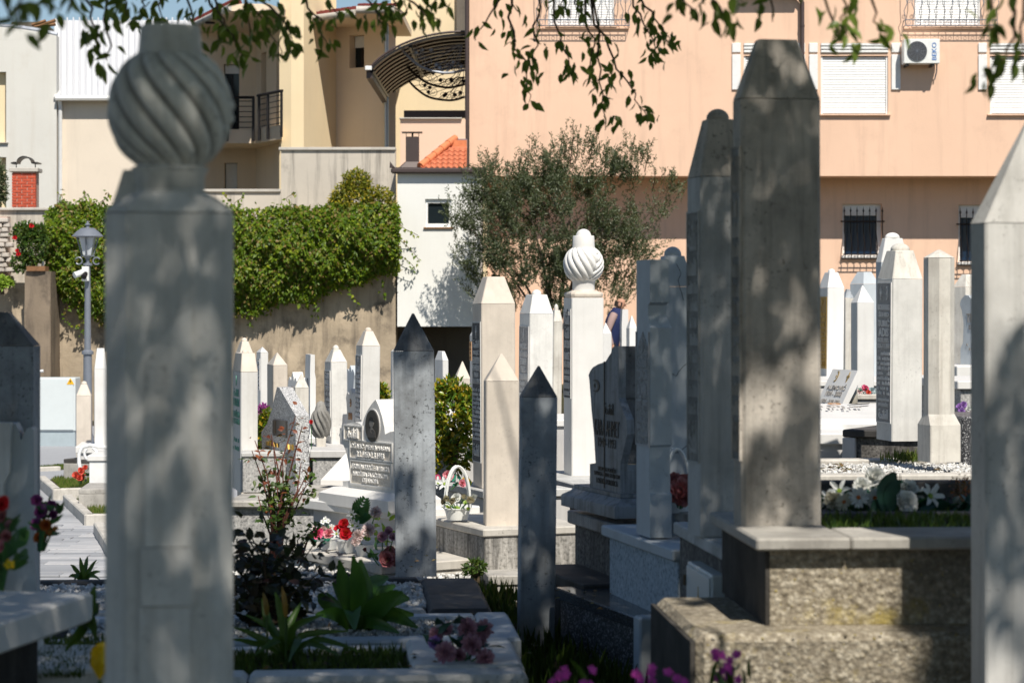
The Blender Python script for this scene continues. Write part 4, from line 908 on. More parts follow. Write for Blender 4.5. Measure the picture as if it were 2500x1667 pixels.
def portrait_stone():
    D = 13.05; z0 = PZ(1206, D); r = 33; o = thing('portrait_headstone', 'white memorial with an ogee head and an oval portrait', 'headstone', (PX(985, D), D, z0), R(r))
    fm = facemap(985, D, r, z0); u = lambda p: fm(p, 1100)[0]; z = lambda y, p=905: fm(p, y)[1]
    W = u(827) - u(985)
    pts = [(985, 1206), (985, 1150), (975, 1110), (969, 1060), (977, 1052), (969, 1052), (963, 1056), (940, 1060), (938, 1042), (932, 1015), (924, 990), (917, 975), (908, 985), (898, 1000), (889, 1020), (884, 1038), (878, 1034), (868, 1030), (858, 1031), (848, 1034), (838, 1042), (832, 1050), (827, 1062), (836, 1080), (844, 1100), (850, 1125), (854, 1150), (856, 1174), (837, 1174), (837, 1206)]
    pts = [(985, 1206), (985, 1056), (975, 1052), (965, 1052), (952, 1054), (940, 1060), (938, 1042), (932, 1015), (924, 990), (917, 975), (908, 985), (898, 1000), (889, 1020), (884, 1038), (878, 1034), (868, 1030), (858, 1031), (848, 1034), (838, 1042), (832, 1050), (827, 1062), (836, 1080), (844, 1100), (850, 1125), (854, 1150), (856, 1174), (837, 1174), (837, 1206)]
    MB().prism([fm(a, b) for a, b in pts], 'x', 0, .17).build('slab', M['white'], o)
    fr = ((0, -1, 0), (0, 0, 1), (-1, 0, 0))
    def pan(a0, b0, a1, b1, rows, seed=1):
        hw = abs(u(a0) - u(a1)) / 2; c = (u(a0) + u(a1)) / 2; pm = (a0 + a1) / 2; za, zb = z(b1, pm), z(b0, pm)
        MB().box(-.004, .003, c - hw, c + hw, za, zb).build('inscription_panel', M['panelbuff'], o)
        rm = MB(); t = .008
        for y0, y1, v0, v1 in ((c - hw - t, c - hw, za - t, zb + t), (c + hw, c + hw + t, za - t, zb + t), (c - hw, c + hw, za - t, za), (c - hw, c + hw, zb, zb + t)): rm.box(-.009, .002, y0, y1, v0, v1)
        rm.build('panel_rim', M['white'], o)
        l = MB(); lettering(l, rows, hw * 1.9, (zb - za) * .95, (-.004, c, (za + zb) / 2), *fr, .008, seed); l.build('lettering', M['letterpale'], o)
    pan(843, 1041, 886, 1072, [('A', '', 1, .62)]); pan(858, 1080, 958, 1120, [('T', 'DŽAFIĆ (MEHE) HASAN', 1.2, .97), ('T', '2.2.1950-2.3.1993', 1, .7)]); pan(859, 1130, 957, 1184, [('T', 'SPOMEN PODIŽE SUPRUGA', 1, .97), ('T', 'HADŽIRA SA KĆERKOM', 1, .9), ('T', 'DIJANOM', 1, .4)])
    # oval portrait: a plain bust in low relief on dark enamel
    cu, cz = u(912), (z(1000) + z(1078)) / 2; rw, rh = abs(u(928) - u(896)) / 2, (z(1000) - z(1078)) / 2
    def ell(cx, cy, a, b, n=28, a0=0, a1=2 * math.pi): return [(cx + a * math.cos(a0 + (a1 - a0) * i / n), cy + b * math.sin(a0 + (a1 - a0) * i / n)) for i in range(n)]
    MB().prism(ell(cu, cz, rw * 1.06, rh * 1.06), 'x', -.006, .003).build('portrait_rim', M['palewall'], o)
    MB().prism(ell(cu, cz, rw, rh), 'x', -.012, -.0061).build('portrait', M['plaque'], o)
    fk = plain('portrait_grey', (.20, .19, .18), .4); 
    b = MB(); b.prism(ell(cu, cz + rh * .18, rw * .34, rh * .27), 'x', -.014, -.0121); b.prism([(cu - rw * .12, cz - rh * .02), (cu + rw * .12, cz - rh * .02), (cu + rw * .14, cz - rh * .25), (cu - rw * .14, cz - rh * .25)], 'x', -.0135, -.0121); b.build('portrait_face', fk, o)
    b = MB(); b.prism([(cu - rw * .62, cz - rh * .72), (cu - rw * .55, cz - rh * .35), (cu - rw * .2, cz - rh * .16), (cu, cz - rh * .45), (cu + rw * .2, cz - rh * .16), (cu + rw * .55, cz - rh * .35), (cu + rw * .62, cz - rh * .72)], 'x', -.0145, -.0121); b.build('portrait_jacket', plain('portrait_dark', (.075, .07, .068), .45), o)
    b = MB(); b.prism(ell(cu, cz + rh * .30, rw * .40, rh * .28, 20, R(5), R(185)), 'x', -.0155, -.0121); b.build('portrait_hair', M['letterblack'], o)
    # stepped base
    b = MB(); q4 = lambda e, zz: [(-e, -e * .3, zz), (.17 + e * .4, -e * .3, zz), (.17 + e * .4, W + e * .2, zz), (-e, W + e * .2, zz)]
    b.loft([q4(.115, -.095), q4(.115, -.032), q4(.03, -.002)]); b.build('sloped_base', M['whiteclean'], o)
portrait_stone()
plinth('pale plinth with a white slab under the portrait memorial', 985, 12.95, 1246, 1340, .52, .98, 38, 'palewall', 'whiteclean', .055, .04, zb=.7)
def open_book():
    D = 15.2; o = thing('open_book_stone', 'white sloping open-book stone with worn script, left of the portrait memorial', 'memorial', tuple(P(783, 1183, D)), R(-4))
    W = PX(880, D) - PX(783, D)
    b = MB(); b.loft([[(0, 0, 0), (W, 0, -.01), (W, .05, -.01), (.02, .05, 0)], [(0, 0, .03), (W, 0, .03), (W, .05, .03), (.02, .05, .03)], [(W * .66, .34, .235), (W * 1.05, .34, .235), (W * 1.05, .38, .22), (W * .68, .38, .22)]]); b.build('cover', M['whiteclean'], o)
    sl = Vector((W * .3, .34, .205)).normalized(); l = MB(); nn = Vector((1, 0, 0)).cross(sl)
    lettering(l, [('G', 9, 1, .5), ('G', 10, 1, .7), ('G', 11, 1, .8), ('G', 12, 1, .9)], W * .7, .30, Vector((W * .66, .18, .125)) + nn * .004, (1, 0, 0), sl, nn, .004, 4); l.build('lettering', M['letterpale'], o)
open_book()
gravelbed('grey gravel below the open-book stone', (PX(870, 14.3), 14.3), .62, .75, -4, PZ(1216, 14.6), 1500, .014, M['pebblegrey'], 12)
plinth('grey base under the small stone turban and the weathered pillar', 756, 16.2, 1100, 1130, 1.0, 1.2, 3, 'granitewall', 'palewall', .05, .02, zb=.6)
for i, (x, D, yt, W, dd, lab) in enumerate(((740, 19.5, 1068, .9, .5, 'low white grave border behind the stone turban'), (748, 18.2, 1100, .7, .5, 'middle white grave border behind the stone turban'), (930, 17, 1078, 1.2, .8, 'white grave border behind the portrait memorial'), (1060, 17.5, 1000, .6, .8, 'white grave border behind the yellow-green bush'), (1290, 17.4, 1025, .5, 1.0, 'white slab grave left of the white turban headstone'), (1500, 26, 930, 4.5, 2.0, 'white kerbed graves beyond the walking man'), (1990, 22.5, 930, 2.2, 1.5, 'white grave bases behind the tilted book headstone'))):
    plinth(lab, x, D, yt, yt + 60, W, dd, 4, 'palewall', 'whiteclean', .05, .02, zb=.4, name='grave_border')
# --- far left
nisan('cream headstone with a knob right beside the pale electric cabinet', 181, 186, 222, 30, 1130, 966, 938, 'cream', 'frus', .42, r=6, d=.16, knob=(.21, 930), zb=.15)
nisan('white headstone with a dotted edge, cut off by the nearest turban stone', 222, 231, 262, 29, 1090, 900, 850, 'whiteclean', 'frus', .6, r=10, d=.2, zb=.3,
      panel=dict(y0=905, y1=1075, rows=[('G', 3, 1, .5)] * 16, mp='whitepaint', ml='lettergrey', seed=41))
plinth('white stepped grave base behind the red flowers', 184, 28.8, 1090, 1140, 1.0, 1.0, 6, 'palewall', 'whiteclean', .08, .03, zb=.1, name='grave_border')
plinth('white grave chest beside the red flowers', 213, 26.2, 1112, 1195, 1.0, 1.2, 4, 'whitepaint', 'whiteclean', .06, .02, zb=.1, name='grave_border')
plinth('grey concrete footing under the white grave chest', 192, 24.8, 1194, 1240, 1.0, .9, 4, 'slab', 'slab', .05, .0, zb=.05, name='grave_border')
plinth('dark flat slab on the grass by the cream headstone', 155, 28.9, 1120, 1150, .9, 1.4, -20, 'slab', 'darkslab', .05, .0, zb=.05, name='grave_border')
def scroll():
    D = 26.9; o = thing('scroll_ornament', 'white curled iron scroll on the grave chest by the red flowers', 'scroll ornament', tuple(P(193, 1152, D)))
    b = MB(); pts = [(.02 + .0, 0, 0), (.0, 0, .1), (.0, 0, .2), (.04, 0, .28), (.12, 0, .30), (.22, 0, .285), (.34, 0, .27)]
    b.tube(pts, .022, 8); b.tube([(.13 + .07 * math.cos(a), 0, .2 + .07 * math.sin(a)) for a in np.linspace(2.2, 7.6, 14)], .016, 8); b.build('scroll', M['whitepaint'], o, 50)
scroll()
# --- left foreground stones
nisan('blue-black headstone with a sloped shoulder at the left edge', None, -160, 80, 8.2, 1100, 846, 762, 'darkstone', 'frus', .45, r=2, d=.16, zb=.72, mcap='darkcap')
def left_stele():
    D = 7.1; o = thing('curved_headstone', 'pale grey curved headstone at the left edge behind the flowers', 'headstone', (PX(82, D), D, .72), R(4))
    z = lambda y: PZ(y, D) - .72; x = lambda p: PX(p, D) - PX(82, D)
    MB().prism([(x(-120), 0), (x(95), 0), (x(90), z(1480)), (x(84), z(1340)), (x(82), z(1050)), (x(76), z(1043)), (x(66), z(1046)), (x(58), z(1060)), (x(52), z(1075)), (x(46), z(1050)), (x(38), z(1034)), (x(-120), z(1030))], 'y', 0, .09).build('slab', M['bluewhite'], o)
    MB().prism([(x(-120), z(1500)), (x(12), z(1460)), (x(14), z(1180)), (x(28), z(1150)), (x(32), z(1030)), (x(-120), z(1026))], 'y', -.04, -.001).build('front_layer', M['frontstone'], o)
    MB().box(x(-120), x(96), -.06, .11, z(1640), z(1482), .01).build('foot_block', M['frontstone'], o)
left_stele()
# ================================================================ graves near the camera
def box_thing(name, label, cat, px, D, z0, r, group=None): return thing(name, label, cat, (PX(px, D), D, z0), R(r), group)
def right_front():
    o = thing('grave_plinth', 'rough concrete grave base with a limestone slab under the tallest obelisk', 'grave plinth', (PX(1847, 6.63), 6.63, .72), R(4)); zt = PZ(1284, 7.0) - .72
    W, d, ov = 2.0, .86, .045; lo = PZ(1548, 6.5) - .72
    MB().box(ov, W, ov, d - ov, lo + .001, zt - .036).build('upper_wall', M['aggregate'], o)
    MB().box(ov - .012, ov - .001, ov + .0, d - ov, lo + .001, zt - .037).build('shade_grime_side', M['blackconcrete'], o)  # side slab whose black stands for shade as well as grime
    for x0, x1, dd in ((0, .262, d), (.265, 1.05, .31), (1.053, W, .31)): MB().box(x0, x1, 0, dd, zt - .035, zt, .006).build('coping_slab', M['slab'], o)
    MB().box(.264, W, .312, d - ov - .002, zt - .035, zt - .03).build('soil', M['soil'], o)
    MB().box(-.185, W, -.13, .72, -.1, lo, .02).build('lower_block', M['aggregate'], o)
    MB().box(-.20, -.187, -.12, .72, -.1, lo - .02).build('shade_grime_side', M['blackconcrete'], o)  # shade and grime painted black here too
right_front()
# rough stones standing proud of the aggregate
rg = np.random.default_rng(5)
def facestones():
    n = 1500; x0 = PX(1847, 6.63); c, s_ = math.cos(R(4)), math.sin(R(4)); u = rg.uniform(-.17, 1.2, n); z = rg.uniform(.8, 1.50, n); lo = PZ(1548, 6.5)
    up = z > lo; u = np.where(up, np.abs(u) + .06, u); v = np.where(up, .047, -.128)
    pos = np.stack([x0 + u * c - v * s_, 6.63 + u * s_ + v * c, z], -1)
    tag(pebbles('aggregate_stones', 0, pos, rg.uniform(.002, .007, n), M['pebbleag'], rg, .8), 'small stones standing out of the rough concrete grave base', 'stones', kind='stuff')
M['pebbleag'] = leafm('aggregate_pebble', [(.30, .26, .19), (.45, .41, .34), (.20, .17, .12), (.36, .29, .10)], 0, .9)
facestones()
plinth('narrow dark plinth under the half hidden knobbed headstone', 1784, 7.55, 1346, 1500, .30, 1.05, 6, 'concretewall', 'palegrey', .045, .02, zb=.72)
def lily_box():
    o = thing('lantern_box', 'small grey metal box with a gold lily emblem on its door', 'box', (PX(1737, 7.75), 7.75, 1.05), R(6)); h = .285
    MB().box(0, .085, 0, .44, 0, h, .005).build('housing', M['box'], o); MB().box(-.006, -.001, .015, .425, .012, h - .012, .002).build('door', M['box'], o)
    l = MB(); lettering(l, [('S', 'spike', 1, .55)], .2, .23, (-.0062, .20, h * .48), (0, -1, 0), (0, 0, 1), (-1, 0, 0), .002); l.build('lily_emblem', M['lettergold'], o)
    MB().box(-.02, -.006, .03, .07, h * .52, h * .6, .003).build('latch', M['darkmetal'], o)
    for k in (.3, .72): MB().lathe([(.008, h * k), (.008, h * k + .035)], 8, -.008, .43).build('hinge', M['bronze'], o)
lily_box()
plinth('dark worn stone step beside the shorter black pointed headstone', 1422, 10.38, 1427, 1560, .5, .82, 15, 'blackconcrete', 'darkslab', .05, .0, zb=.68, name='stone_step', cat='step')
plinth('polished dark granite step below the pale rendered plinth', 1558, 9.41, 1508, 1600, .62, 1.08, 16.5, 'graniteblack', 'polished', .05, .02, zb=.68, name='stone_step', cat='step')
MB().box(0, .09, 0, .10, .68, PZ(1508, 9.25), .008).build('end_block', M['bluewhite'], loc=(PX(1562, 9.25), 9.25, 0), rot=(0, 0, R(12)))
tag(bpy.data.objects['end_block'], 'white end block at the corner of the polished granite step', 'stone block')
# flower grave behind the obelisk slab
def flower_grave():
    o = thing('grave_kerb', 'dark stone kerb in front of the white flowers on the right', 'grave kerb', (.94, 7.72, .72), R(2)); h = PZ(1254, 7.72) - .72
    MB().box(0, 1.6, 0, .10, 0, h, .008).build('kerb_stone', M['darkslab'], o); MB().box(0, 1.6, 1.4, 1.5, 0, h, .008).build('kerb_stone', M['darkslab'], o)
    MB().box(0, .1, .102, 1.398, 0, h - .005, .008).build('kerb_stone', M['darkslab'], o); MB().box(.1, 1.6, .1, 1.4, 0, h - .06).build('bed', M['soil'], o)
flower_grave()
# front row, centre left
def front_grave():
    z = 1.06; D = DZ(1646, z); x = PX(1292, D); o = thing('grave_kerb', 'front marble grave kerb with a grassy bed, nearest in the centre', 'grave kerb', (x, D, .70), R(4)); h = z - .70; W = 2.6; d = .83
    for i in range(3): MB().box(-W + i * W / 3 + .002, -W + (i + 1) * W / 3 - .002, 0, .17, 0, h, .015).build('kerb_stone', M['frontstone'], o)
    MB().box(-.36, 0, .172, d, 0, h + .004, .015).build('kerb_stone', M['frontstone'], o)
    MB().box(-W, -.362, d - .09, d, 0, h - .02, .01).build('kerb_stone', M['frontstone'], o); MB().box(-W, -.362, .171, d - .091, 0, h - .04).build('bed', M['soil'], o)
    c, s_ = math.cos(R(4)), math.sin(R(4)); pts = []
    for i in range(5200):
        u, v = rnd.uniform(-W, -.37), rnd.uniform(.18, d - .1)
        if rnd.random() < .35 + .65 * (v / d): pts.append((x + u * c - v * s_, D + u * s_ + v * c, z - .045))
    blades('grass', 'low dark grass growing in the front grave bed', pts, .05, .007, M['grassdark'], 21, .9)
    return x, D, z
FX, FD, FZ = front_grave()
def white_kerb_grave():
    z = 1.0; D = DZ(1558, z); x = PX(1273, D); d = DZ(1494, z) - D
    o = thing('grave_kerb', 'white marble grave kerb behind the front grave, with small pebbles', 'grave kerb', (x, D, .70), R(4)); h = z - .70; W = 1.72
    for i in range(2): MB().box(-W + i * W / 2 + .002, -W + (i + 1) * W / 2 - .002 - (.13 if i else 0), 0, .11, 0, h, .01).build('kerb_stone', M['bluewhite'], o)
    MB().box(-.13, 0, 0, d, 0, h + .003, .012).build('kerb_stone', M['bluewhite'], o)
    for i in range(2): MB().box(-W + i * W / 2 + .002, -W + (i + 1) * W / 2 - .002 - (.13 if i else 0), d - .11, d, 0, h, .01).build('kerb_stone', M['bluewhite'], o)
    MB().box(-W, -.131, .111, d - .111, 0, h - .03).build('bed', M['soil'], o)
    c, s_ = math.cos(R(4)), math.sin(R(4))
    gravelbed('small white pebbles inside the white marble kerb', (x - .11 * c, D + .0), W - .15, d, 4, z - .022, 4200, .012, M['pebble'], 22, .12, mu=.02)
    return x, D, z, d
KX, KD, KZ, Kd = white_kerb_grave()
def stained_grave():
    z = .97; D = DZ(1488, z); x = PX(1203, D); d = DZ(1411, z) - D
    o = thing('grave_kerb', 'stained stone grave kerb with white gravel and a dark slab end', 'grave kerb', (x, D, .68), R(4)); h = z - .68; W = 2.1
    MB().box(-.26, 0, 0, d, 0, h + .004, .02).build('end_slab', M['darkslab'], o)
    for i in range(2): MB().box(-W + i * (W - .264) / 2, -W + (i + 1) * (W - .264) / 2 - .004, 0, .12, 0, h, .015).build('kerb_stone', M['kerb'], o)
    for i in range(2): MB().box(-W + i * (W - .264) / 2, -W + (i + 1) * (W - .264) / 2 - .004, d - .09, d, 0, h + .01, .01).build('kerb_stone', M['darkslab'], o)
    MB().box(-W, -.265, .121, d - .091, 0, h - .025).build('bed', M['soil'], o)
    gravelbed('white gravel inside the stained stone kerb', (x - .26 * math.cos(R(4)), D - .02), W - .28, d, 4, z - .014, 7000, .017, M['pebble'], 23, .12, mu=.005)
stained_grave()
MB().box(-1.9, 0, 0, 1.5, .5, .80).build('gravel_base', M['soil'], loc=(PX(1180, 11.3), 11.3, 0), rot=(0, 0, R(2))); tag(bpy.data.objects['gravel_base'], kind='structure')
gravelbed('white gravel round the foot of the tall black-stained headstone', (PX(1178, 11.3), 11.3), 1.8, 1.5, 2, .812, 5200, .017, M['pebble'], 24, .02)
plinth('cream ledge carrying the potted flowers below the portrait memorial', 930, 12.2, 1379, 1420, 1.0, 1.25, 33, 'kerb', 'kerb', .05, .012, zb=.68, joints=(), name='stone_ledge', cat='stone ledge')
M['weatheredwall'] = granite('black_streaked_wall', (.42, .40, .37), (.25, .24, .22), (.55, .53, .5), 60, .9, .3, dirt=.95, dcol=(.03, .03, .028))
plinth('black-streaked ledge under the white flower basket', 1180, 12.3, 1292, 1400, .6, .95, 22, 'weatheredwall', 'kerb', .04, .012, zb=.70, name='stone_ledge', cat='stone ledge')
plinth('pale grey plinth under the tall cream obelisk', 1180, 14.85, 1198, 1300, .6, .75, 20, 'palewall', 'palegrey', .05, .02, zb=.7)
plinth('low limestone slab under the cream pointed headstone', 1192, 12.05, 1405, 1440, .6, .7, 6, 'slab', 'slab', .05, .01, zb=.68, name='stone_slab', cat='stone slab')
def ledger():
    z = 1.42; D0, D1 = DZ(1521, z), DZ(1446, z); x0, x1 = PX(0, D0), PX(228, D1); a = math.atan2(D1 - D0, x1 - x0); L = math.hypot(x1 - x0, D1 - D0)
    o = thing('ledger_grave', 'blurred pale ledger slab at the lower left corner', 'grave slab', (x0, D0, .72), a)
    MB().box(-.6, L, 0, .9, z - .72 - .078, z - .72, .007).build('ledger_slab', M['whiteclean'], o); MB().box(-.55, L - .10, .12, .85, 0, z - .72 - .079).build('base_wall', M['blackconcrete'], o)  # base wall coloured black for the shaded space under the slab
ledger()
gpts = []
for i in range(5200):
    x, y = rnd.uniform(-.1, 1.3), rnd.uniform(7.2, 11.5)
    if x < .9 + (10 - y) * .05: gpts.append((x, y, gz(x, y)))
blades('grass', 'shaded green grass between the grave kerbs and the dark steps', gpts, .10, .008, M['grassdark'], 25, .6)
blades('grass', 'tuft of grass at the foot of the black pointed headstone', [(PX(1160, 11.6) + rnd.gauss(0, .12), 11.5 + rnd.gauss(0, .12), .76) for i in range(500)], .12, .008, M['grass'], 26, .6)
blades('grass', 'grass tuft on the sunny pebble grave', [(PX(2215, 13.6) + rnd.gauss(0, .05), 13.65 + rnd.gauss(0, .05), zPB) for i in range(160)], .07, .006, M['grass'], 27, .7)
blades('grass', 'short grass on the small bed behind the open-book stone', [(PX(778, 17) + rnd.uniform(-.22, .25), 17.0 + rnd.uniform(-.3, .3), PZ(1140, 17)) for i in range(700)], .10, .01, M['grass'], 28, .4)
plinth('dark edged little bed of grass behind the open-book stone', 748, 16.5, 1136, 1160, .8, .8, 2, 'darkslab', 'darkslab', .05, .0, zb=.6, name='grave_border')

gk = [(PX(rnd.uniform(2000, 2400), 7.4), rnd.uniform(7.05, 7.6), 1.525) for _ in range(900)]
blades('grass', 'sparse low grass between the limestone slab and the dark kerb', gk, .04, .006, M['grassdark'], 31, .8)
# ================================================================ houses behind the cemetery
def wallplane(name, m, parent, A, B, z0, z1, holes=(), rv=.18, thick=.3):
    """upright wall from plan point A to B (seen from the front), real openings with reveals; holes (u0,u1,z0,z1) along A-B"""
    A, B = Vector((*A, 0)), Vector((*B, 0)); L = (B - A).length; t = (B - A) / L; n = Vector((t.y, -t.x, 0))     # n points out
    us = sorted({0, L, *[h[0] for h in holes], *[h[1] for h in holes]}); zs = sorted({z0, z1, *[h[2] for h in holes], *[h[3] for h in holes]})
    b = MB(); p = lambda u, z, d=0: tuple(A + t * u - n * d + Vector((0, 0, z)))
    for i in range(len(us) - 1):
        for j in range(len(zs) - 1):
            uc, zc = (us[i] + us[i + 1]) / 2, (zs[j] + zs[j + 1]) / 2
            if any(h[0] < uc < h[1] and h[2] < zc < h[3] for h in holes): continue
            b.quad(p(us[i], zs[j]), p(us[i + 1], zs[j]), p(us[i + 1], zs[j + 1]), p(us[i], zs[j + 1]))
    for u0, u1, a, c in holes:
        b.quad(p(u0, a), p(u0, c), p(u0, c, rv), p(u0, a, rv)); b.quad(p(u1, c), p(u1, a), p(u1, a, rv), p(u1, c, rv))
        b.quad(p(u0, c), p(u1, c), p(u1, c, rv), p(u0, c, rv)); b.quad(p(u1, a), p(u0, a), p(u0, a, rv), p(u1, a, rv))
    b.quad(p(0, z0, thick), p(0, z1, thick), p(L, z1, thick), p(L, z0, thick)); b.quad(p(0, z1), p(L, z1), p(L, z1, thick), p(0, z1, thick)); b.quad(p(0, z0), p(0, z1), p(0, z1, thick), p(0, z0, thick)); b.quad(p(L, z1), p(L, z0), p(L, z0, thick), p(L, z1, thick))
    me = bpy.data.meshes.new(name); me.from_pydata(b.v, [], b.f); me.update()
    return put(name, me, m, parent)
def Bx(px, D): return (PX(px, D), D)
# ---------------------------------------------------------------- the salmon house
SH = thing('salmon_house', 'big salmon-coloured apartment house with white roller blinds', 'house', (0, 0, 0))
SD, SL = 50.0, 50.95; XE = PX(1146, SD); XR = PX(2950, SD)
def shole(a, b, c, d, D=SD, x0=XE): return (PX(a, D) - x0, PX(b, D) - x0, PZ(d, D), PZ(c, D))
blinds = [(1816, 1935, 137, 279), (2004, 2168, 137, 279), (2417, 2580, 137, 279), (1338, 1500, -80, 64), (2232, 2394, -80, 64)]
wallplane('upper_wall', M['salmon'], SH, (XE, SD), (XR, SD), PZ(430, SD), 11.5, [shole(*b) for b in blinds], .13)
MB().quad((XE, SD, PZ(430, SD)), (XR, SD, PZ(430, SD)), (XR, SL + .3, PZ(430, SD)), (XE, SL + .3, PZ(430, SD))).build('overhang_soffit', M['salmon'], SH)
MB().box(XE, XE + .25, SD + .31, 52.6, 0, 11.5).build('side_wall', M['salmon'], SH); MB().box(XE, XR, SD + .31, 52.6, 11.3, 11.5).build('roof_slab', M['coping'], SH)
lows = [(2057, 2153, 498, 624), (2340, 2436, 500, 640)]
XL = PX(1190, SL)
wallplane('lower_wall', M['salmon'], SH, (XL, SL), (XR, SL), -.2, PZ(430, SD) + .02, [shole(*b, SL, XL) for b in lows], .22)
for i, (a, b, c, d) in enumerate(blinds):
    x0, x1, z0, z1 = PX(a, SD), PX(b, SD), PZ(d, SD), PZ(c, SD)
    wn = MB(); wn.box(x0, x1, SD + .10, SD + .128, z0, z1); f = wn.build('window', M['shadeglass'], SH)
    s = MB(); k = int((z1 - z0) / .053)
    for j in range(k):
        zz = z0 + .02 + j * .053; s.loft([[(x0 + .04, SD + .06, zz), (x1 - .04, SD + .06, zz), (x1 - .04, SD + .085, zz), (x0 + .04, SD + .085, zz)], [(x0 + .04, SD + .056, zz + .026), (x1 - .04, SD + .056, zz + .026), (x1 - .04, SD + .085, zz + .026), (x0 + .04, SD + .085, zz + .026)], [(x0 + .04, SD + .066, zz + .052), (x1 - .04, SD + .066, zz + .052), (x1 - .04, SD + .085, zz + .052), (x0 + .04, SD + .085, zz + .052)]])
    s.build('roller_blind', M['slat'], f)
    fr = MB()
    for u0, u1 in ((x0 + .001, x0 + .04), (x1 - .04, x1 - .001)): fr.box(u0, u1, SD + .03, SD + .095, z0, z1)
    fr.build('blind_guide', M['whitepaint'], f)
    MB().box(x0 - .06, x1 + .05, SD - .07, SD + .02, z0 - .035, z0 - .002, .005).build('sill', M['salmon'], SH)
    if i < 3:
        lz0, lz1 = PZ(129, SD), PZ(106, SD)
        b_ = MB()
        for q in range(3): b_.box(x0, x1, SD - .035, SD - .001, lz0 + q * (lz1 - lz0) * .36, lz0 + q * (lz1 - lz0) * .36 + (lz1 - lz0) * .25, .004)
        b_.build('louvre_panel', M['whitepaint'], SH)
        MB().box(x0, x1, SD - .006, SD - .0005, lz0, lz1).build('louvre_back', M['brownmetal'], SH)
        for u0, u1 in ((x0 - PX(1250 + 29, SD), x0 - PX(1250 + 8, SD)), (x1 + PX(1250 + 8, SD), x1 + PX(1250 + 30, SD))):
            MB().box(u0, u1, SD - .04, SD - .001, PZ(220, SD), PZ(134, SD), .008).build('shutter_board', M['whitepaint'], SH)
            MB().box(u0, u1, SD - .04, SD - .001, PZ(129, SD), PZ(106, SD), .008).build('shutter_block', M['whitepaint'], SH)
    else:
        g = MB(); gx0, gx1 = x0 - .22, x1 + .30; yy = SD - .22; zb, zt = PZ(66, SD), PZ(-60, SD)
        for zz in (zb + .0, zb + .12, zt): g.tube([(gx0, SD, zz), (gx0, yy, zz), (gx1, yy, zz), (gx1, SD, zz)], .012, 4)
        n = 12
        for j in range(n + 1):
            x = gx0 + (gx1 - gx0) * j / n; w_ = .03 * (1 if j % 2 else -1)
            g.tube([(x, yy, zb), (x, yy, zb + .14), (x + w_, yy - .02, zb + .30), (x - w_, yy - .05, zb + .45), (x, yy, zb + .62), (x, yy, zt)], .008, 4, False)
            if j < n:
                xc = x + (gx1 - gx0) / n / 2
                g.tube([(xc + .05 * math.cos(t) * (1 - t / 14), yy, zb + .50 + .05 * math.sin(t) * (1 - t / 14)) for t in np.linspace(0, 9, 12)], .005, 3, False)
                g.tube([(xc + .035 * math.cos(t), yy, zb + .06 + .035 * math.sin(t)) for t in np.linspace(0, 6.3, 8)], .005, 3, False)
        g.build('window_grille', M['greymetal'], SH, 40)
        MB().box(x0 - .22, x1 + .30, SD - .05, SD - .0, zb - .045, zb - .015).build('balcony_ledge', M['salmon'], SH)
for (a, b, c, d) in lows:
    x0, x1, z0, z1 = PX(a, SL), PX(b, SL), PZ(d, SL), PZ(c, SL); H_ = z1 - z0
    f = MB().box(x0, x1, SL + .19, SL + .22, z0, z1).build('window', M['blueglass'], SH)
    k = MB(); k.box(x0 + .001, x0 + .05, SL + .12, SL + .19, z0, z1); k.box(x1 - .09, x1 - .001, SL + .12, SL + .19, z0, z1); k.box(x0 + .05, x1 - .09, SL + .11, SL + .19, z1 - H_ * .22, z1 - .001); k.box(x0 + .05, x1 - .09, SL + .12, SL + .19, z0, z0 + .04); k.build('window_frame', M['whitepaint'], f)
    MB().box(x0 - .03, x1 + .02, SL - .08, SL + .12, z0 - .05, z0 - .001, .004).build('sill', M['whitepaint'], SH)
    g = MB(); yy = SL - .05
    for zz, xo in ((z1 - H_ * .34, .05), (z0 + .02, .02), (z0 - .07, .05)): g.tube([(x0 - xo, yy if zz > z0 + .5 else yy - .16, zz), (x1 + xo, yy if zz > z0 + .5 else yy - .16, zz)], .014, 4)
    for j in range(7):
        x = x0 + .03 + (x1 - x0) * j / 6.2
        g.tube([(x, yy, z1 - H_ * .10), (x, yy, z0 + H_ * .48), (x, yy - .05, z0 + H_ * .40), (x, yy - .17, z0 + H_ * .22), (x, yy - .17, z0 + H_ * .12), (x, yy - .12, z0 + .02), (x, yy - .16, z0 - .07)], .010, 4)
        g.lathe([(.001, z1 - H_ * .17), (.022, z1 - H_ * .14), (.008, z1 - H_ * .10), (.001, z1 - H_ * .05)], 6, x, yy)
        g.tube([(x + .04 * math.cos(t), yy - .15, z0 + .13 + .03 * math.sin(t)) for t in np.linspace(0, 6.3, 8)], .006, 3, False)
    g.build('window_grille', M['darkmetal'], SH, 40)
# downpipes
def pipe(name, pts, r, m, parent, n=10):
    b = MB(); b.tube(pts, r, n); return b.build(name, m, parent, 50)
xp = PX(1957, SD)
pipe('downpipe', [(PX(1936, SD), SD - .10, PZ(-6, SD)), (PX(1950, SD), SD - .10, PZ(-3, SD)), (xp, SD - .10, PZ(8, SD)), (xp, SD - .10, PZ(436, SD))], .047, M['brownmetal'], SH)
MB().box(PX(1800, SD), PX(1950, SD), SD - .3, SD - .001, PZ(-14, SD), PZ(-30, SD) + .2, .01).build('upper_ledge', M['brownmetal'], SH)
for yy in (67, 300): MB().lathe([(.056, PZ(yy, SD)), (.056, PZ(yy, SD) + .03)], 10, xp, SD - .10).build('pipe_clip', M['brownmetal'], SH)
x9 = PX(1140, SD) ; pipe('downpipe', [(x9, SD - .06, 11), (x9, SD - .06, PZ(412, SD))], .042, M['brownmetal'], SH)
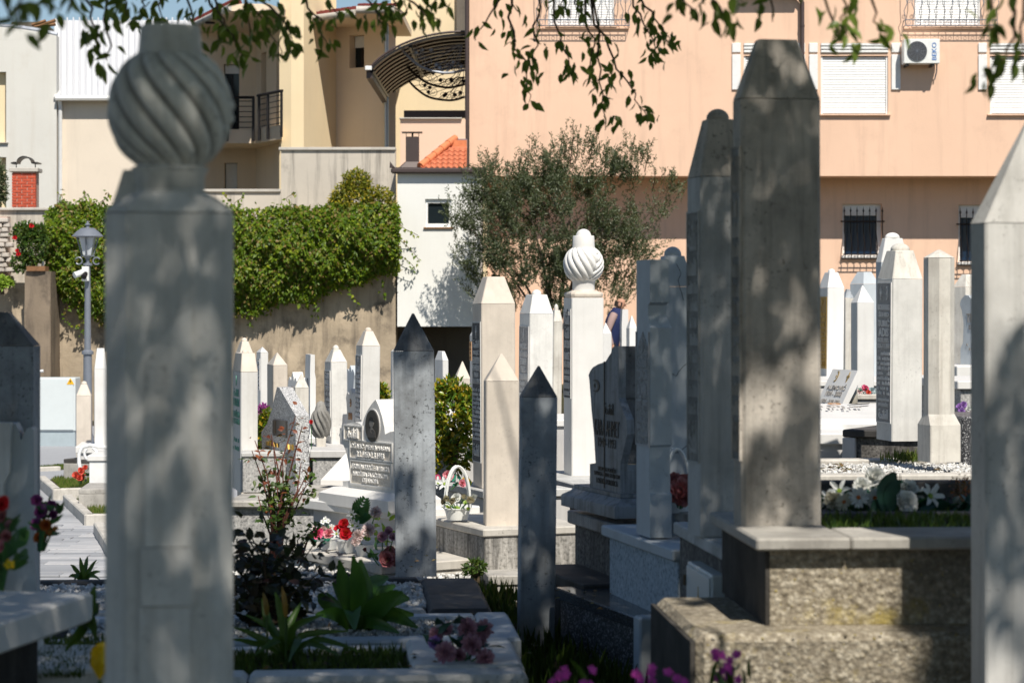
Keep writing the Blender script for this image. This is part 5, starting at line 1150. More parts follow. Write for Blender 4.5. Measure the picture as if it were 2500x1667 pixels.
MB().box(x9 + .02, XE - .002, SD - .02, SD + .3, PZ(430, SD), 11.5).build('corner_strip', M['darkmetal'], SH)
# air conditioner
AC = thing('air_conditioner', 'white outdoor air conditioner unit on the salmon wall', 'air conditioner', P(2247, 128, SD - .22))
def ac():
    D = SD - .40; s = D / FPX; w_ = 88 * s; h = 60 * s
    MB().box(-w_ / 2, w_ / 2, -.18, .14, -h / 2, h / 2, .012).build('casing', M['whiteplastic'], AC)
    cx = (1360 / 2.8 + 1750 - 2247.5) * s; r = 24 * s; yy = -.182
    b = MB(); b.loft([[(cx + r * math.cos(t), yy - .012, r * math.sin(t)) for t in np.linspace(0, 2 * math.pi, 28, False)], [(cx + r * .98 * math.cos(t), yy + .01, r * .98 * math.sin(t)) for t in np.linspace(0, 2 * math.pi, 28, False)]], True, False); b.build('fan_well', M['acgrille'], AC)
    b = MB()
    for q in (.25, .45, .65, .85, 1.0): b.tube([(cx + r * q * math.cos(t), yy - .018, r * q * math.sin(t)) for t in np.linspace(0, 2 * math.pi, 20)], .004, 4, False)
    for t in np.linspace(0, math.pi, 6, False): b.tube([(cx - r * math.cos(t), yy - .02, -r * math.sin(t)), (cx + r * math.cos(t), yy - .02, r * math.sin(t))], .004, 4, False)
    b.build('fan_guard', M['greymetal'], AC)
    l = MB(); lettering(l, [('T', 'BEKO', 1, .98)], 44 * s, 13 * s, ((1477 / 2.8 + 1750 - 2247.5) * s, yy - .002, 0), (0, 0, 1), (-1, 0, 0), (0, -1, 0), .003); l.build('brand_lettering', M['blueprint'], AC)
    for x in (-w_ * .42, w_ * .28): MB().box(x, x + .05, -.16, .24, -h / 2 - .045, -h / 2 - .002).build('wall_bracket', M['darkmetal'], AC)
    pipe('hose', [(w_ / 2 - .03, 0, -h / 2), (w_ / 2 - .02, .1, -h / 2 - .15), (w_ / 2 - .05, .16, -h / 2 - .3)], .014, M['greymetal'], AC, 6)
ac()
# ---------------------------------------------------------------- the little white annex
WA = thing('white_annex', 'small white annex with a red tiled roof and one square window', 'annex', (0, 0, 0)); WD = 46.0
xa, xb = PX(970, WD), PX(1173, WD); zb_, zt_ = PZ(797, WD), PZ(418, WD)
wx0, wx1, wz0, wz1 = PX(1038, WD), PX(1102, WD), PZ(555, WD), PZ(486, WD)
wallplane('wall', M['whitewash'], WA, (xa, WD), (xb, WD), zb_, zt_, [(wx0 - xa, wx1 - xa, wz0, wz1)], .12)
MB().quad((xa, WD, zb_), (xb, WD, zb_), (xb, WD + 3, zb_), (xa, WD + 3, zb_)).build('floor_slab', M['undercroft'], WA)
MB().box(xa + .001, xa + .2, WD + .31, WD + 3, zb_, zt_).build('side_wall', M['whitewash'], WA); MB().box(xb - .2, xb - .001, WD + .31, WD + 3, zb_, zt_).build('side_wall', M['whitewash'], WA)
f = MB().box(wx0, wx1, WD + .10, WD + .12, wz0, wz1).build('window', M['shadeglass'], WA)
k = MB(); t = .05
for u0, u1, v0, v1 in ((wx0 + .001, wx0 + t, wz0 + .001, wz1 - .001), (wx1 - t, wx1 - .001, wz0 + .001, wz1 - .001), (wx0 + t, wx1 - t, wz0 + .001, wz0 + .07), (wx0 + t, wx1 - t, wz1 - .08, wz1 - .001)): k.box(u0, u1, WD + .05, WD + .099, v0, v1, .006)
k.build('window_frame', M['whitepaint'], f); MB().box(wx0 - .03, wx1 + .03, WD - .04, WD + .1, wz0 - .03, wz0 - .001, .004).build('sill', M['wood'], WA)
MB().box(PX(955, WD), PX(1188, WD), WD - .16, WD - .02, PZ(425, WD), PZ(411, WD), .03).build('gutter', M['brownmetal'], WA)
MB().prism([(PX(952, WD), PZ(411, WD)), (PX(966, WD), PZ(411, WD)), (PX(958, WD), PZ(402, WD)), (PX(953, WD), PZ(395, WD))], 'y', WD - .15, WD - .03).build('gutter_end', M['brownmetal'], WA)
MB().box(PX(966, WD), PX(1185, WD), WD - .02, WD + .2, zt_ + .001, PZ(409, WD)).build('eave_board', M['brownmetal'], WA)
# tiled slope: every tile a piece
tb = MB(); secs = []
for v, zz in ((0, .016), (.155, 0)):
    secs.append([(u, v, zz + .016 * math.cos(u / .105 * 2 * math.pi)) for u in np.linspace(0, .105, 7)])
tb.loft(secs, False, False, False); lo = [(u, -.004, -.012) for u in np.linspace(0, .105, 7)]; tb.loft([lo, secs[0]], False, False, False); tile_me = tb.mesh('roof_tile')
th = R(32); zt0 = PZ(410, WD)
MB().prism([(PX(1022, WD), zt0), (PX(1138, WD), zt0), (PX(1138, WD), PZ(336, WD)), (PX(1108, WD), PZ(336, WD))], 'y', WD + .70, WD + .72).build('roof_back', M['ridge'], WA)
RF = MB(); RF.loft([[(PX(1022, WD), WD - .05, zt0 - .02), (PX(1137, WD), WD - .05, zt0 - .02), (PX(1137, WD), WD + .85, zt0 - .02 + .9 * math.tan(th)), (PX(1108, WD), WD + .85, zt0 - .02 + .9 * math.tan(th))], [(PX(1022, WD), WD - .05, zt0 - .05), (PX(1137, WD), WD - .05, zt0 - .05), (PX(1137, WD), WD + .85, zt0 - .1), (PX(1108, WD), WD + .85, zt0 - .1)]])
RF = RF.build('roof', M['terracotta'], WA)
for r_ in range(5):
    for c_ in range(8):
        x = PX(1137, WD) - .107 * (c_ + 1); y = WD - .06 + r_ * .135 * math.cos(th) * 1.2; z = zt0 + (y - WD + .05) * math.tan(th)
        if x < PX(1022, WD) + (y - WD) * (PX(1108, WD) - PX(1022, WD)) / .85 + .02: continue
        put('roof_tile', tile_me, M['terracotta'], RF, (x, y, z), (th, 0, 0))
for i in range(5):
    t0 = i / 5; a = Vector((PX(1026, WD), WD - .02, zt0 + .03)).lerp(Vector((PX(1108, WD), WD + .82, zt0 + .62)), t0); b_ = Vector((PX(1026, WD), WD - .02, zt0 + .03)).lerp(Vector((PX(1108, WD), WD + .82, zt0 + .62)), t0 + .22)
    MB().tube([a, b_], [.075, .062], 10).build('ridge_tile', M['ridge'], RF, 50)
MB().box(PX(1104, WD), PX(1138, WD), WD + .86, WD + 1.2, PZ(352, WD), PZ(332, WD)).build('ridge_block', M['greymetal'], WA)
FL = thing('metal_flue', 'brown sheet-metal flue with a flat cowl on the annex roof', 'flue', (PX(1006, WD), WD + .2, PZ(410, WD)))
h = PZ(333, WD) - PZ(410, WD)
MB().box(-.125, .125, -.1, .12, .06, h, .01).build('shaft', M['brownmetal'], FL); MB().loft([oct8(.52, .36, .03, .0), oct8(.27, .24, .02, .12)]).build('flashing', M['brownmetal'], FL)
MB().box(-.2, .19, -.16, .16, h + .075, h + .09).build('cowl', M['darkmetal'], FL); MB().tube([(0, 0, h), (0, 0, h + .08)], .02, 6).build('cowl_stem', M['darkmetal'], FL)
for x in (-.12, .12): MB().tube([(x, 0, h), (x, 0, h + .078)], .006, 4).build('cowl_rod', M['darkmetal'], FL)
# dark undercroft wall and the pink stair wall behind
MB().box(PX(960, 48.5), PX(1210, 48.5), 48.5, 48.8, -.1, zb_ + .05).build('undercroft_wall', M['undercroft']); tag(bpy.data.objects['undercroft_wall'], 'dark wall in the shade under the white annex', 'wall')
PW = thing('pink_wall', 'pink stair wall with a brown beam above the annex roof', 'wall', (0, 0, 0))
MB().box(PX(977, 48.6), PX(1136, 48.6), 48.6, 48.9, 2, PZ(291, 48.6)).build('wall', M['pinkstucco'], PW); MB().box(PX(975, 48.6), PX(1128, 48.6), 48.53, 48.95, PZ(291, 48.6) + .001, PZ(288, 48.6), .003).build('coping', M['coping'], PW)
MB().box(PX(986, 52), PX(1142, 52), 52, 52.2, PZ(288, 52), PZ(270, 52)).build('beam', M['brownmetal'], PW)
# ---------------------------------------------------------------- the yellow house
YH = thing('yellow_house', 'pale yellow house with a recessed balcony and deep eaves', 'house', (0, 0, 0))
ZR = 8.75
Q = {k: Bx(*v) for k, v in dict(a=(440, 58), b=(625, 58), c=(689, 55.6), d=(711, 55.0), e=(821, 57.3), f=(939, 56.6), g=(966, 57.0)).items()}
def wh(A, B, pa, pb, ya, yb, D):      # opening between two picture columns on wall A-B
    A, B = Vector(A), Vector(B); L = (B - A).length; out = []
    for px in (pa, pb):
        t = (px - CX) / FPX; d = B - A; s = (t * A.y - A.x) / (d.x - t * d.y); out.append(s * L)
    return (out[0], out[1], PZ(yb, D), PZ(ya, D))
def ywall(k0, k1, m, holes=(), z1=ZR, z0=0, **k): return wallplane('wall', M[m], YH, Q[k0], Q[k1], z0, z1, holes, **k)
hA = wh(Q['a'], Q['b'], 546, 584, 157, 316, 58); hG = wh(Q['a'], Q['b'], 548, 579, 398, 470, 58)
ywall('a', 'b', 'peach', [hA, hG], rv=.2)
hb1 = wh(Q['b'], Q['c'], 637, 650, 128, 310, 57.2); hb2 = wh(Q['b'], Q['c'], 674, 688, 128, 310, 56)
ywall('b', 'c', 'peach', [hb1, hb2], rv=.25)
ywall('c', 'd', 'yellow', z1=10.5); ywall('d', 'e', 'yellow', z1=10.5)
hw1 = wh(Q['e'], Q['f'], 853, 889, 85, 165, 56.9); hw2 = wh(Q['e'], Q['f'], 919, 936, 73, 140, 56.7)
ywall('e', 'f', 'peach', [hw1, hw2], rv=.28); ywall('f', 'g', 'peach')
wallplane('wall', M['yellow'], YH, Bx(955, 59.5), Bx(1200, 59.5), 0, 11, [], .2)
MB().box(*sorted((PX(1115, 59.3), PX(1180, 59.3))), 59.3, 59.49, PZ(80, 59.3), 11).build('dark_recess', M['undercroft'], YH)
def winfill(A, B, hole, rv, blind=.45, m='shadeglass'):
    A, B = Vector((*A, 0)), Vector((*B, 0)); t = (B - A).normalized(); n = Vector((t.y, -t.x, 0)); u0, u1, z0, z1 = hole
    p = lambda u, z, d: tuple(A + t * u - n * d + Vector((0, 0, z)))
    def slabq(u0, u1, z0, z1, d0, d1): return MB().loft([[p(u0, z0, d0), p(u1, z0, d0), p(u1, z0, d1), p(u0, z0, d1)], [p(u0, z1, d0), p(u1, z1, d0), p(u1, z1, d1), p(u0, z1, d1)]])
    f = slabq(u0, u1, z0, z1, rv - .02, rv).build('window', M[m], YH)
    if blind: slabq(u0 + .02, u1 - .02, z1 - (z1 - z0) * blind, z1 - .01, rv - .07, rv - .03).build('blind', M['slat'], f)
    mid = (u0 + u1) / 2; slabq(mid - .025, mid + .025, z0, z1 - (z1 - z0) * blind, rv - .05, rv - .021).build('window_frame', M['darkmetal'], f)
winfill(Q['a'], Q['b'], hA, .2, .14); winfill(Q['a'], Q['b'], hG, .2, .95); winfill(Q['b'], Q['c'], hb1, .25, 0, 'undercroft'); winfill(Q['b'], Q['c'], hb2, .25, .14); winfill(Q['e'], Q['f'], hw1, .28, .36); winfill(Q['e'], Q['f'], hw2, .28, .3)
def roofpoly(pts, z, t, m, name='roof', mt='maroon'):
    o = MB().prism(pts, 'z', z, z + t).build(name, M[m], YH); return o
r1 = roofpoly([(-9.6, 62), (-7.62, 57.6), (-6.25, 53.9), (-5.42, 53.9), (-5.15, 55.0), (-5.05, 57), (-4.9, 62)], ZR + .001, .16, 'peach')
r2 = roofpoly([(-4.62, 56.1), (-3.55, 55.0), (-3.5, 54.4), (-2.64, 54.4), (-2.5, 55.3), (-2.45, 59), (-4.62, 59)], ZR + .001, .16, 'peach')
# gutters and rows of edge tiles on the eaves
def eave(A, B, parent, n):
    A, B = Vector((*A, ZR + .10)), Vector((*B, ZR + .10)); g = MB(); g.tube([A + Vector((0, .0, -.01)), B + Vector((0, .0, -.01))], .085, 8); g.build('gutter', M['kerb'], parent, 50)
    for i in range(n):
        c = A.lerp(B, (i + .5) / n) + Vector((0, .30, .12)); MB().tube([c + Vector((-.02, -.06, 0)), c + Vector((.12, .35, .06))], (B - A).length / n * .34, 7).build('edge_tile', M['maroon'], parent, 50)
eave((-7.62, 57.6), (-6.25, 53.9), r1, 18); eave((-3.5, 54.4), (-2.64, 54.4), r2, 7); eave((-4.62, 56.1), (-3.55, 55.0), r2, 8)
# balcony
bt, bb = PZ(316, 56.0), PZ(350, 56.0)
bal = MB().prism([Bx(500, 56.0), Bx(625, 56.0), Bx(688, 54.6), Bx(689, 55.4), Bx(640, 58.2), Bx(500, 58.2)], 'z', bb, bt).build('balcony_slab', M['peach'], YH)
def railing(A, B, zb, zt, posts, bars, ends):
    A, B = Vector((*A, 0)), Vector((*B, 0))
    MB().tube([A + Vector((0, 0, zt)), B + Vector((0, 0, zt))], .035, 6).build('hand_rail', M['darkmetal'], bal)
    for i in range(bars): MB().tube([A + Vector((0, 0, zb + (zt - zb) * (i + .3) / bars)), B + Vector((0, 0, zb + (zt - zb) * (i + .3) / bars))], .010, 5).build('rail_bar', M['darkmetal'], bal)
    for t in posts: q_ = A.lerp(B, t); MB().box(q_.x - .03, q_.x + .03, q_.y - .03, q_.y + .03, zb - .28, zt).build('rail_post', M['darkmetal'], bal)
railing(Bx(500, 55.94), Bx(621, 55.94), bt, PZ(239, 56), (.45, .98), 6, 0); railing(Bx(629, 55.8), Bx(689, 54.5), bt, PZ(236, 56), (.06, .42, .97), 6, 0)
MB().lathe([(.11, ZR - .04), (.12, ZR - .001)], 14, PX(513, 56), 56.0).build('ceiling_lamp', M['darkmetal'], YH)
pipe('downpipe', [(PX(943, 56.3), 56.3, 8.9), (PX(943, 56.3), 56.3, 3)], .055, M['steel'], YH)
# stepped garden wall in front of the yellow house
GW = thing('garden_wall', 'stepped pale concrete garden wall with dark rain streaks', 'wall', (0, 0, 0)); GD = 46.9
for a, b, y in ((440, 686, 462), (686, 966, 360)):
    MB().box(PX(a, GD), PX(b, GD) - .003, GD, GD + .25, 1.5, PZ(y + 7, GD)).build('wall', M['gardenwall'], GW)
    MB().box(PX(a, GD) - .04, PX(b, GD) + (.0 if a > 600 else -.004), GD - .05, GD + .3, PZ(y + 7, GD) + .001, PZ(y, GD), .006).build('coping', M['coping'], GW)
# ---------------------------------------------------------------- brown arched awning between the houses
AW = thing('arched_awning', 'brown arched awning with curled ironwork between two houses', 'awning', (0, 0, 0))
def arcpt(t, y, o=0):      # t 0 at the wall on the right, 1 at the low left end
    x0, z0, x1, z1 = -.98, 7.85, -2.93, 7.12; a = t * R(62)
    return Vector((x0 + (x1 - x0) * math.sin(a) / math.sin(R(62)), y, z0 - (z0 - z1) * (1 - math.cos(a)) / (1 - math.cos(R(62))) - o))
Y0, Y1, NS = 50.3, 57.0, 10
sh = MB(); sh.loft([[arcpt(t, Y0) for t in np.linspace(0, 1, 17)], [arcpt(t, Y1) for t in np.linspace(0, 1, 17)]], False, False, False); sh.build('awning_sheet', M['awning'], AW, 40)
for i in range(NS + 1):
    y = Y0 + (Y1 - Y0) * i / NS
    b = MB(); secs = []
    for t in np.linspace(0, 1, 15):
        p = arcpt(t, y, .012); secs.append([(p.x, y - .10, p.z), (p.x, y + .12, p.z), (p.x, y + .12, p.z - .05), (p.x, y - .10, p.z - .05)])
    b.loft(secs).build('awning_slat', M['darkmetal'], AW)
b = MB(); b.tube([arcpt(t, Y0 - .06, -.03) for t in np.linspace(0, 1, 15)], .026, 6); b.build('front_edge', M['brownmetal'], AW, 50)
for t in (.5, .99): MB().tube([arcpt(t, Y0, .06), arcpt(t, Y1, .06)], .05, 6).build('cross_beam', M['darkmetal'], AW)
e0_, e1_ = arcpt(1, Y0, .0), arcpt(1, Y1, 0)
MB().loft([[e0_ + Vector((-.10, 0, .02)), e0_ + Vector((.02, 0, .02)), e0_ + Vector((.02, 0, -.2)), e0_ + Vector((-.10, 0, -.2))], [e1_ + Vector((-.10, 0, .02)), e1_ + Vector((.02, 0, .02)), e1_ + Vector((.02, 0, -.2)), e1_ + Vector((-.10, 0, -.2))]]).build('end_gutter', M['brownmetal'], AW)
MB().box(e0_.x - .12, e0_.x + .02, Y0 - .14, Y0 - .05, e0_.z - .05, e0_.z + .04, .01).build('gutter_cap', M['whitepaint'], AW)
def ironfan(D, hub, pts, dark, seed):
    """wrought iron fan hanging under the awning; hub at the wall, hoop along pts (picture columns and rows at distance D)"""
    rgn = random.Random(seed); m = M['darkmetal' if dark else 'greymetal']; h = P(*hub, D); hp = [P(x, y, D) for x, y in pts]
    cv = []
    for i in range(len(hp) - 1):
        p0, p1, p2, p3 = hp[max(i - 1, 0)], hp[i], hp[i + 1], hp[min(i + 2, len(hp) - 1)]
        for u in np.linspace(0, 1, 6, False): cv.append(.5 * ((2 * p1) + (p2 - p0) * u + (2 * p0 - 5 * p1 + 4 * p2 - p3) * u * u + (3 * p1 - p0 - 3 * p2 + p3) * u ** 3))
    cv.append(hp[-1]); MB().tube(cv, .03, 6).build('iron_hoop', m, AW, 50)
    b = MB()
    for k in range(9):
        e = cv[int((k + .7) / 9.4 * (len(cv) - 1))]; mid = h.lerp(e, .5) + Vector((rgn.uniform(-.08, .08), 0, -.06)); b.tube([h, h.lerp(mid, .5), mid, e], .007, 4, False)
        c = h.lerp(e, .80); q = .085 + .03 * (k % 2)
        b.tube([c + Vector((q * (1 - t / 12) * math.cos(t + k), 0, q * (1 - t / 12) * math.sin(t + k))) for t in np.linspace(0, 10, 20)], .006, 4, False)
    b.build('iron_scroll', m, AW)
    for k in range(7):
        e = cv[int(rgn.uniform(.15, .98) * (len(cv) - 1))]; c = h.lerp(e, rgn.uniform(.55, .88)); MB().lathe([(.001, -.05), (.045, -.022), (.045, .022), (.001, .05)], 8).build('iron_rosette', m, AW, loc=c)
ironfan(50.7, (1130, 108), [(974, 114), (996, 138), (1029, 164), (1071, 177), (1104, 178), (1135, 171)], False, 1)
ironfan(53.8, (1134, 150), [(983, 149), (1013, 182), (1046, 204), (1087, 214), (1112, 212), (1135, 206)], True, 2)
ironfan(56.9, (1134, 188), [(991, 189), (1013, 214), (1046, 237), (1087, 245), (1112, 244), (1135, 237)], True, 3)
# ---------------------------------------------------------------- houses at the far left
LH = thing('grey_white_house', 'greyish white house with a curved parapet at the far left', 'house', (0, 0, 0)); LD = 52.0
lh1 = (PX(-40, LD), PX(15, LD)); x0 = PX(-300, LD)
wallplane('wall', M['greywhite'], LH, (x0, LD), (PX(138, LD), LD), 0, PZ(98, LD), [(lh1[0] - x0, lh1[1] - x0, PZ(348, LD), PZ(176, LD)), (lh1[0] - x0, lh1[1] - x0, PZ(560, LD), PZ(384, LD))], .5)
b = MB(); top = [(PX(x, LD), PZ(y, LD)) for x, y in ((-300, 60), (-60, 62), (0, 66), (50, 71), (100, 79), (138, 88))]
b.prism([(PX(-300, LD), PZ(98, LD) + .001), (PX(138, LD), PZ(98, LD) + .001)] + top[::-1], 'y', LD, LD + .3); b.build('parapet', M['greywhite'], LH)
MB().tube([(x, LD + .1, z + .03) for x, z in top], .06, 6).build('roof_edge', M['greymetal'], LH)
for z0, z1 in ((PZ(348, LD), PZ(176, LD)), (PZ(560, LD), PZ(384, LD))):
    MB().box(lh1[0], lh1[1] - .25, LD + .45, LD + .5, z0, z1).build('window', M['shadeglass'], LH); MB().box(lh1[1] - .24, lh1[1] - .001, LD + .2, LD + .5, z0, z1).build('window_reveal', M['yellow'], LH)
MB().box(lh1[0], lh1[1] + .05, LD - .06, LD + .2, PZ(350, LD), PZ(348, LD) - .002).build('sill', M['coping'], LH)
MB().box(PX(28, LD + 1.5), PX(100, LD + 1.5), LD + 1.5, LD + 3, PZ(80, LD), PZ(34, LD)).build('roof_hut', M['undercroft'], LH)
for a, b_ in (((78, 62), (112, 52)), ((100, 64), (136, 50)), ((84, 66), (136, 60))): MB().tube([P(*a, LD + .8), P(*b_, LD + .8)], .04, 5).build('roof_pole', M['wood'], LH)
WH = thing('white_roofed_house', 'cream house with a steep white sheet-metal roof', 'house', (0, 0, 0))
MB().box(PX(139, LD), PX(480, LD), LD + .15, LD + .4, 0, PZ(243, LD)).build('wall', M['cream_stucco'], WH)
ra, rb = Vector((0, LD - .05, PZ(240, LD - .05))), Vector((0, LD + 3.6, PZ(50, LD + 3.6)))
xl, xr = PX(137, LD - .05), PX(470, LD); nrib = 22; wdt = (xr - xl) / nrib; rp = rb - ra
for i in range(nrib):
    u0, u1 = xl + i * wdt, xl + (i + 1) * wdt; b = MB()
    prof = [(u0, 0), (u0 + wdt * .70, 0), (u0 + wdt * .74, .07), (u0 + wdt * .94, .07), (u1, 0)]
    n_ = Vector((0, -rp.z, rp.y)).normalized(); b.loft([[Vector((u, ra.y, ra.z)) + n_ * e for u, e in prof], [Vector((u * rb.y / ra.y, rb.y, rb.z)) + n_ * e for u, e in prof]], False, False, False); b.build('roof_sheet', M['roofwhite'], WH)
MB().tube([(xl, LD - .1, PZ(241, LD)), (xr, LD - .1, PZ(241, LD))], .06, 8).build('gutter', M['whitepaint'], WH)
MB().tube([Vector((xl, ra.y, ra.z)), Vector((xl * rb.y / ra.y, rb.y, rb.z))], .05, 6).build('verge_trim', M['whitepaint'], WH)
xp = PX(146, LD); pipe('downpipe', [(xp, LD - .02, PZ(243, LD)), (xp, LD + .05, PZ(262, LD)), (xp, LD + .05, 2)], .045, M['whitepaint'], WH)
SW = thing('low_white_house', 'small white house with a brown eave behind the turban stone', 'house', (0, 0, 0))
MB().box(PX(455, 60), PX(518, 60), 60, 60.3, 1, PZ(395, 60)).build('wall', M['whitewash'], SW); MB().prism([(PX(470, 59.8), PZ(415, 59.8)), (PX(514, 59.8), PZ(396, 59.8)), (PX(516, 59.8), PZ(390, 59.8)), (PX(470, 59.8), PZ(405, 59.8))], 'y', 59.5, 60.5).build('eave', M['brownmetal'], SW)
MB().box(PX(478, 59.95), PX(493, 59.95), 59.93, 59.99, PZ(460, 60), PZ(434, 60)).build('window', M['shadeglass'], SW)
pipe('downpipe', [(PX(516, 59), 59, PZ(390, 59)), (PX(516, 59), 59, 2)], .06, M['brownmetal'], SW)
# brick chimney
BC = thing('brick_chimney', 'red brick chimney with a stone cap and a bent metal hood', 'chimney', (PX(58, 48), 48.0, PZ(512, 48)))
s48 = 48 / FPX; hw = 29 * s48; hh = (512 - 420) * s48
MB().box(-hw + .012, hw - .012, .012, .4, 0, hh).build('mortar_core', M['mortar'], BC)
bl = .19; br = MB().box(0, bl, 0, .10, 0, .048, .004).mesh('brick'); rows = int(hh / .0565)
for r_ in range(rows):
    x = -hw - (bl / 2 if r_ % 2 else 0)
    while x < hw:
        a, c = max(x, -hw), min(x + bl, hw)
        if c - a > .03:
            put('brick', br if c - a > bl * .98 else MB().box(0, c - a, 0, .10, 0, .048, .004).mesh('brick'), M['brick'], BC, (a, rnd.uniform(-.004, .003), r_ * .0565))
        x += bl + .012
MB().box(-hw - .05, hw + .05, -.05, .45, hh, hh + 10 * s48, .01).build('chimney_cap', M['coping'], BC)
b = MB(); pts = [(-hw - .02, .2, hh + 23 * s48), (-hw + .06, .2, hh + 25 * s48)] + [(18 * s48 * math.cos(t), .2, hh + 24 * s48 + 15 * s48 * math.sin(t)) for t in np.linspace(math.pi, 0, 12)] + [(hw - .06, .2, hh + 24 * s48), (hw + .04, .2, hh + 24 * s48)]
b.loft([[(x, y - .2, z), (x, y + .2, z), (x, y + .2, z - .025), (x, y - .2, z - .025)] for x, y, z in pts]).build('metal_hood', M['darkmetal'], BC)
for x in (-hw * .8, hw * .8): MB().tube([(x, .2, hh + 10 * s48), (x, .2, hh + 24 * s48)], .01, 5).build('hood_rod', M['darkmetal'], BC)
# ---------------------------------------------------------------- the walls round the cemetery
RW = thing('retaining_wall', 'tall brown weathered retaining wall under the hanging vines', 'wall', (0, 0, 0)); RD = 46.0
def rough_wall(x0, x1, z0, z1, D, m, name, parent, seed, amp=.03, step=.25):
    rg = np.random.default_rng(seed); nx, nz = max(2, int((x1 - x0) / step)), max(2, int((z1 - z0) / step)); V = []
    for i in range(nz + 1):
        for j in range(nx + 1): V.append((x0 + (x1 - x0) * j / nx, D + rg.normal() * amp, z0 + (z1 - z0) * i / nz))
    Fc = [(i * (nx + 1) + j, i * (nx + 1) + j + 1, (i + 1) * (nx + 1) + j + 1, (i + 1) * (nx + 1) + j) for i in range(nz) for j in range(nx)]
    return put(name, mesh_np(name, V, Fc, True), M[m], parent)
rough_wall(PX(128, RD), PX(966, RD), -.2, PZ(560, RD), RD, 'retaining', 'wall_face', RW, 1); MB().box(PX(128, RD), PX(966, RD), RD + .12, RD + .8, -.2, PZ(561, RD)).build('wall_core', M['retaining'], RW)
BW = thing('buttress_wall', 'dark stained buttress wall with a wooden plank on top', 'wall', (0, 0, 0))
rough_wall(PX(60, RD - 1), PX(122, RD - 1), -.2, PZ(662, RD - 1), RD - 1, 'retainingdark', 'wall_face', BW, 2, .02); MB().box(PX(60, RD - 1), PX(122, RD - 1), RD - .9, RD + .6, -.2, PZ(662, RD - 1) - .003).build('wall_core', M['retainingdark'], BW)
MB().box(PX(66, RD - 1), PX(112, RD - 1), RD - 1.06, RD - .7, PZ(662, RD - 1) + .002, PZ(650, RD - 1)).build('plank', M['wood'], BW)
rough_wall(PX(-260, RD - .5), PX(64, RD - .5), -.2, PZ(690, RD - .5), RD - .5, 'retaining', 'wall_face', RW, 3, .04)
UW = thing('upper_wall', 'pale streaked concrete wall with a coping at the far left', 'wall', (0, 0, 0))
MB().box(PX(-260, 46.6), PX(445, 46.6), 46.6, 46.9, 1, PZ(514, 46.6)).build('wall', M['gardenwall'], UW); MB().box(PX(-260, 46.6), PX(445, 46.6), 46.53, 46.95, PZ(514, 46.6) + .001, PZ(507, 46.6), .008).build('coping', M['coping'], UW)
RB = thing('rubble_wall', 'pale rubble stone pier at the left edge', 'wall', (PX(-60, 46.2), 46.2, 0)); MB().box(0, PX(18, 46.2) - PX(-60, 46.2) - .02, .1, .38, 0, PZ(528, 46.2)).build('wall_core', M['mortar'], RB)
M['rubble'] = stone('rubble_limestone', (.62, .56, .50), (.28, .24, .21), .5, 0, .2, rough=.9, bump=.8, var=.15)
for r_ in range(11):
    x = -.06 + rnd.uniform(0, .15); z = PZ(665, 46.2) + r_ * .095
    while x < .60:
        L_ = rnd.uniform(.12, .24); b = MB(); b.loft([oct8(L_ * .9, .2, .03, 0, L_ / 2, .05), oct8(L_, .24, .03, .02, L_ / 2, .04), oct8(L_ * rnd.uniform(.85, 1), .24, .03, .075, L_ / 2, .04), oct8(L_ * .8, .18, .03, .088, L_ / 2, .06)])
        b.build('stone', M['rubble'], RB, loc=(x, rnd.uniform(-.05, .0), z), rot=(0, rnd.uniform(-.05, .05), 0)); x += L_ + .012
# ---------------------------------------------------------------- street lamp, cabinet
LP = thing('street_lamp', 'grey lantern street lamp with a white security camera on its post', 'street lamp', (PX(214, 38), 38, 0)); s38 = 38 / FPX
zz = lambda y: PZ(y, 38)
MB().lathe([(.11, 0), (.11, .1), (.075, .2), (.068, zz(866)), (.095, zz(864)), (.095, zz(858)), (.055, zz(854)), (.047, zz(700)), (.042, zz(650)), (.075, zz(648)), (.075, zz(644)), (.03, zz(642)), (.03, zz(632)), (.06, zz(628))], 16).build('post', M['greymetal'], LP, 40)
MB().lathe([(.09, zz(627)), (.11, zz(626)), (.11, zz(624))], 4).build('lantern_base', M['greymetal'], LP)
MB().lathe([(.085, zz(623)), (.165, zz(579))], 4).build('lantern_glass', M['milkglass'], LP).rotation_euler[2] = R(45)
fr = MB()
for k in range(4):
    a = R(45 + 90 * k) + R(45); fr.tube([(.088 * math.cos(a), .088 * math.sin(a), zz(624)), (.168 * math.cos(a), .168 * math.sin(a), zz(579))], .012, 4)
fr.build('lantern_frame', M['greymetal'], LP).rotation_euler[2] = R(0)
MB().lathe([(.19, zz(580)), (.25, zz(577)), (.17, zz(565)), (.10, zz(557)), (.03, zz(556)), (.025, zz(551)), (.05, zz(549)), (.02, zz(545)), (.018, zz(541)), (.001, zz(539))], 20).build('lantern_roof', M['greymetal'], LP, 40)
for sg in (-1, 1): MB().tube([(sg * (.14 + .055 * math.cos(t)), 0, zz(637) + .055 * math.sin(t)) for t in np.linspace(.5, 5.6, 12)], .012, 5).build('scroll', M['greymetal'], LP, 50)
CM = thing('security_camera', 'white security camera and box strapped to the lamp post', 'security camera', (PX(209, 37.9), 37.9, zz(668)))
MB().box(-.055, .055, -.04, .04, -.12, .11, .008).build('box', M['whiteplastic'], CM)
MB().tube([(-.02, -.10, .02), (-.14, -.2, -.03)], .048, 12).build('camera_body', M['whiteplastic'], CM, 50); MB().tube([(0, -.04, .03), (-.03, -.11, .02)], .03, 8).build('bracket', M['whiteplastic'], CM, 50); MB().tube([(.01, -.1, .0), (.0, -.17, -.06)], .045, 10).build('lens_hood', M['darkmetal'], CM, 50)
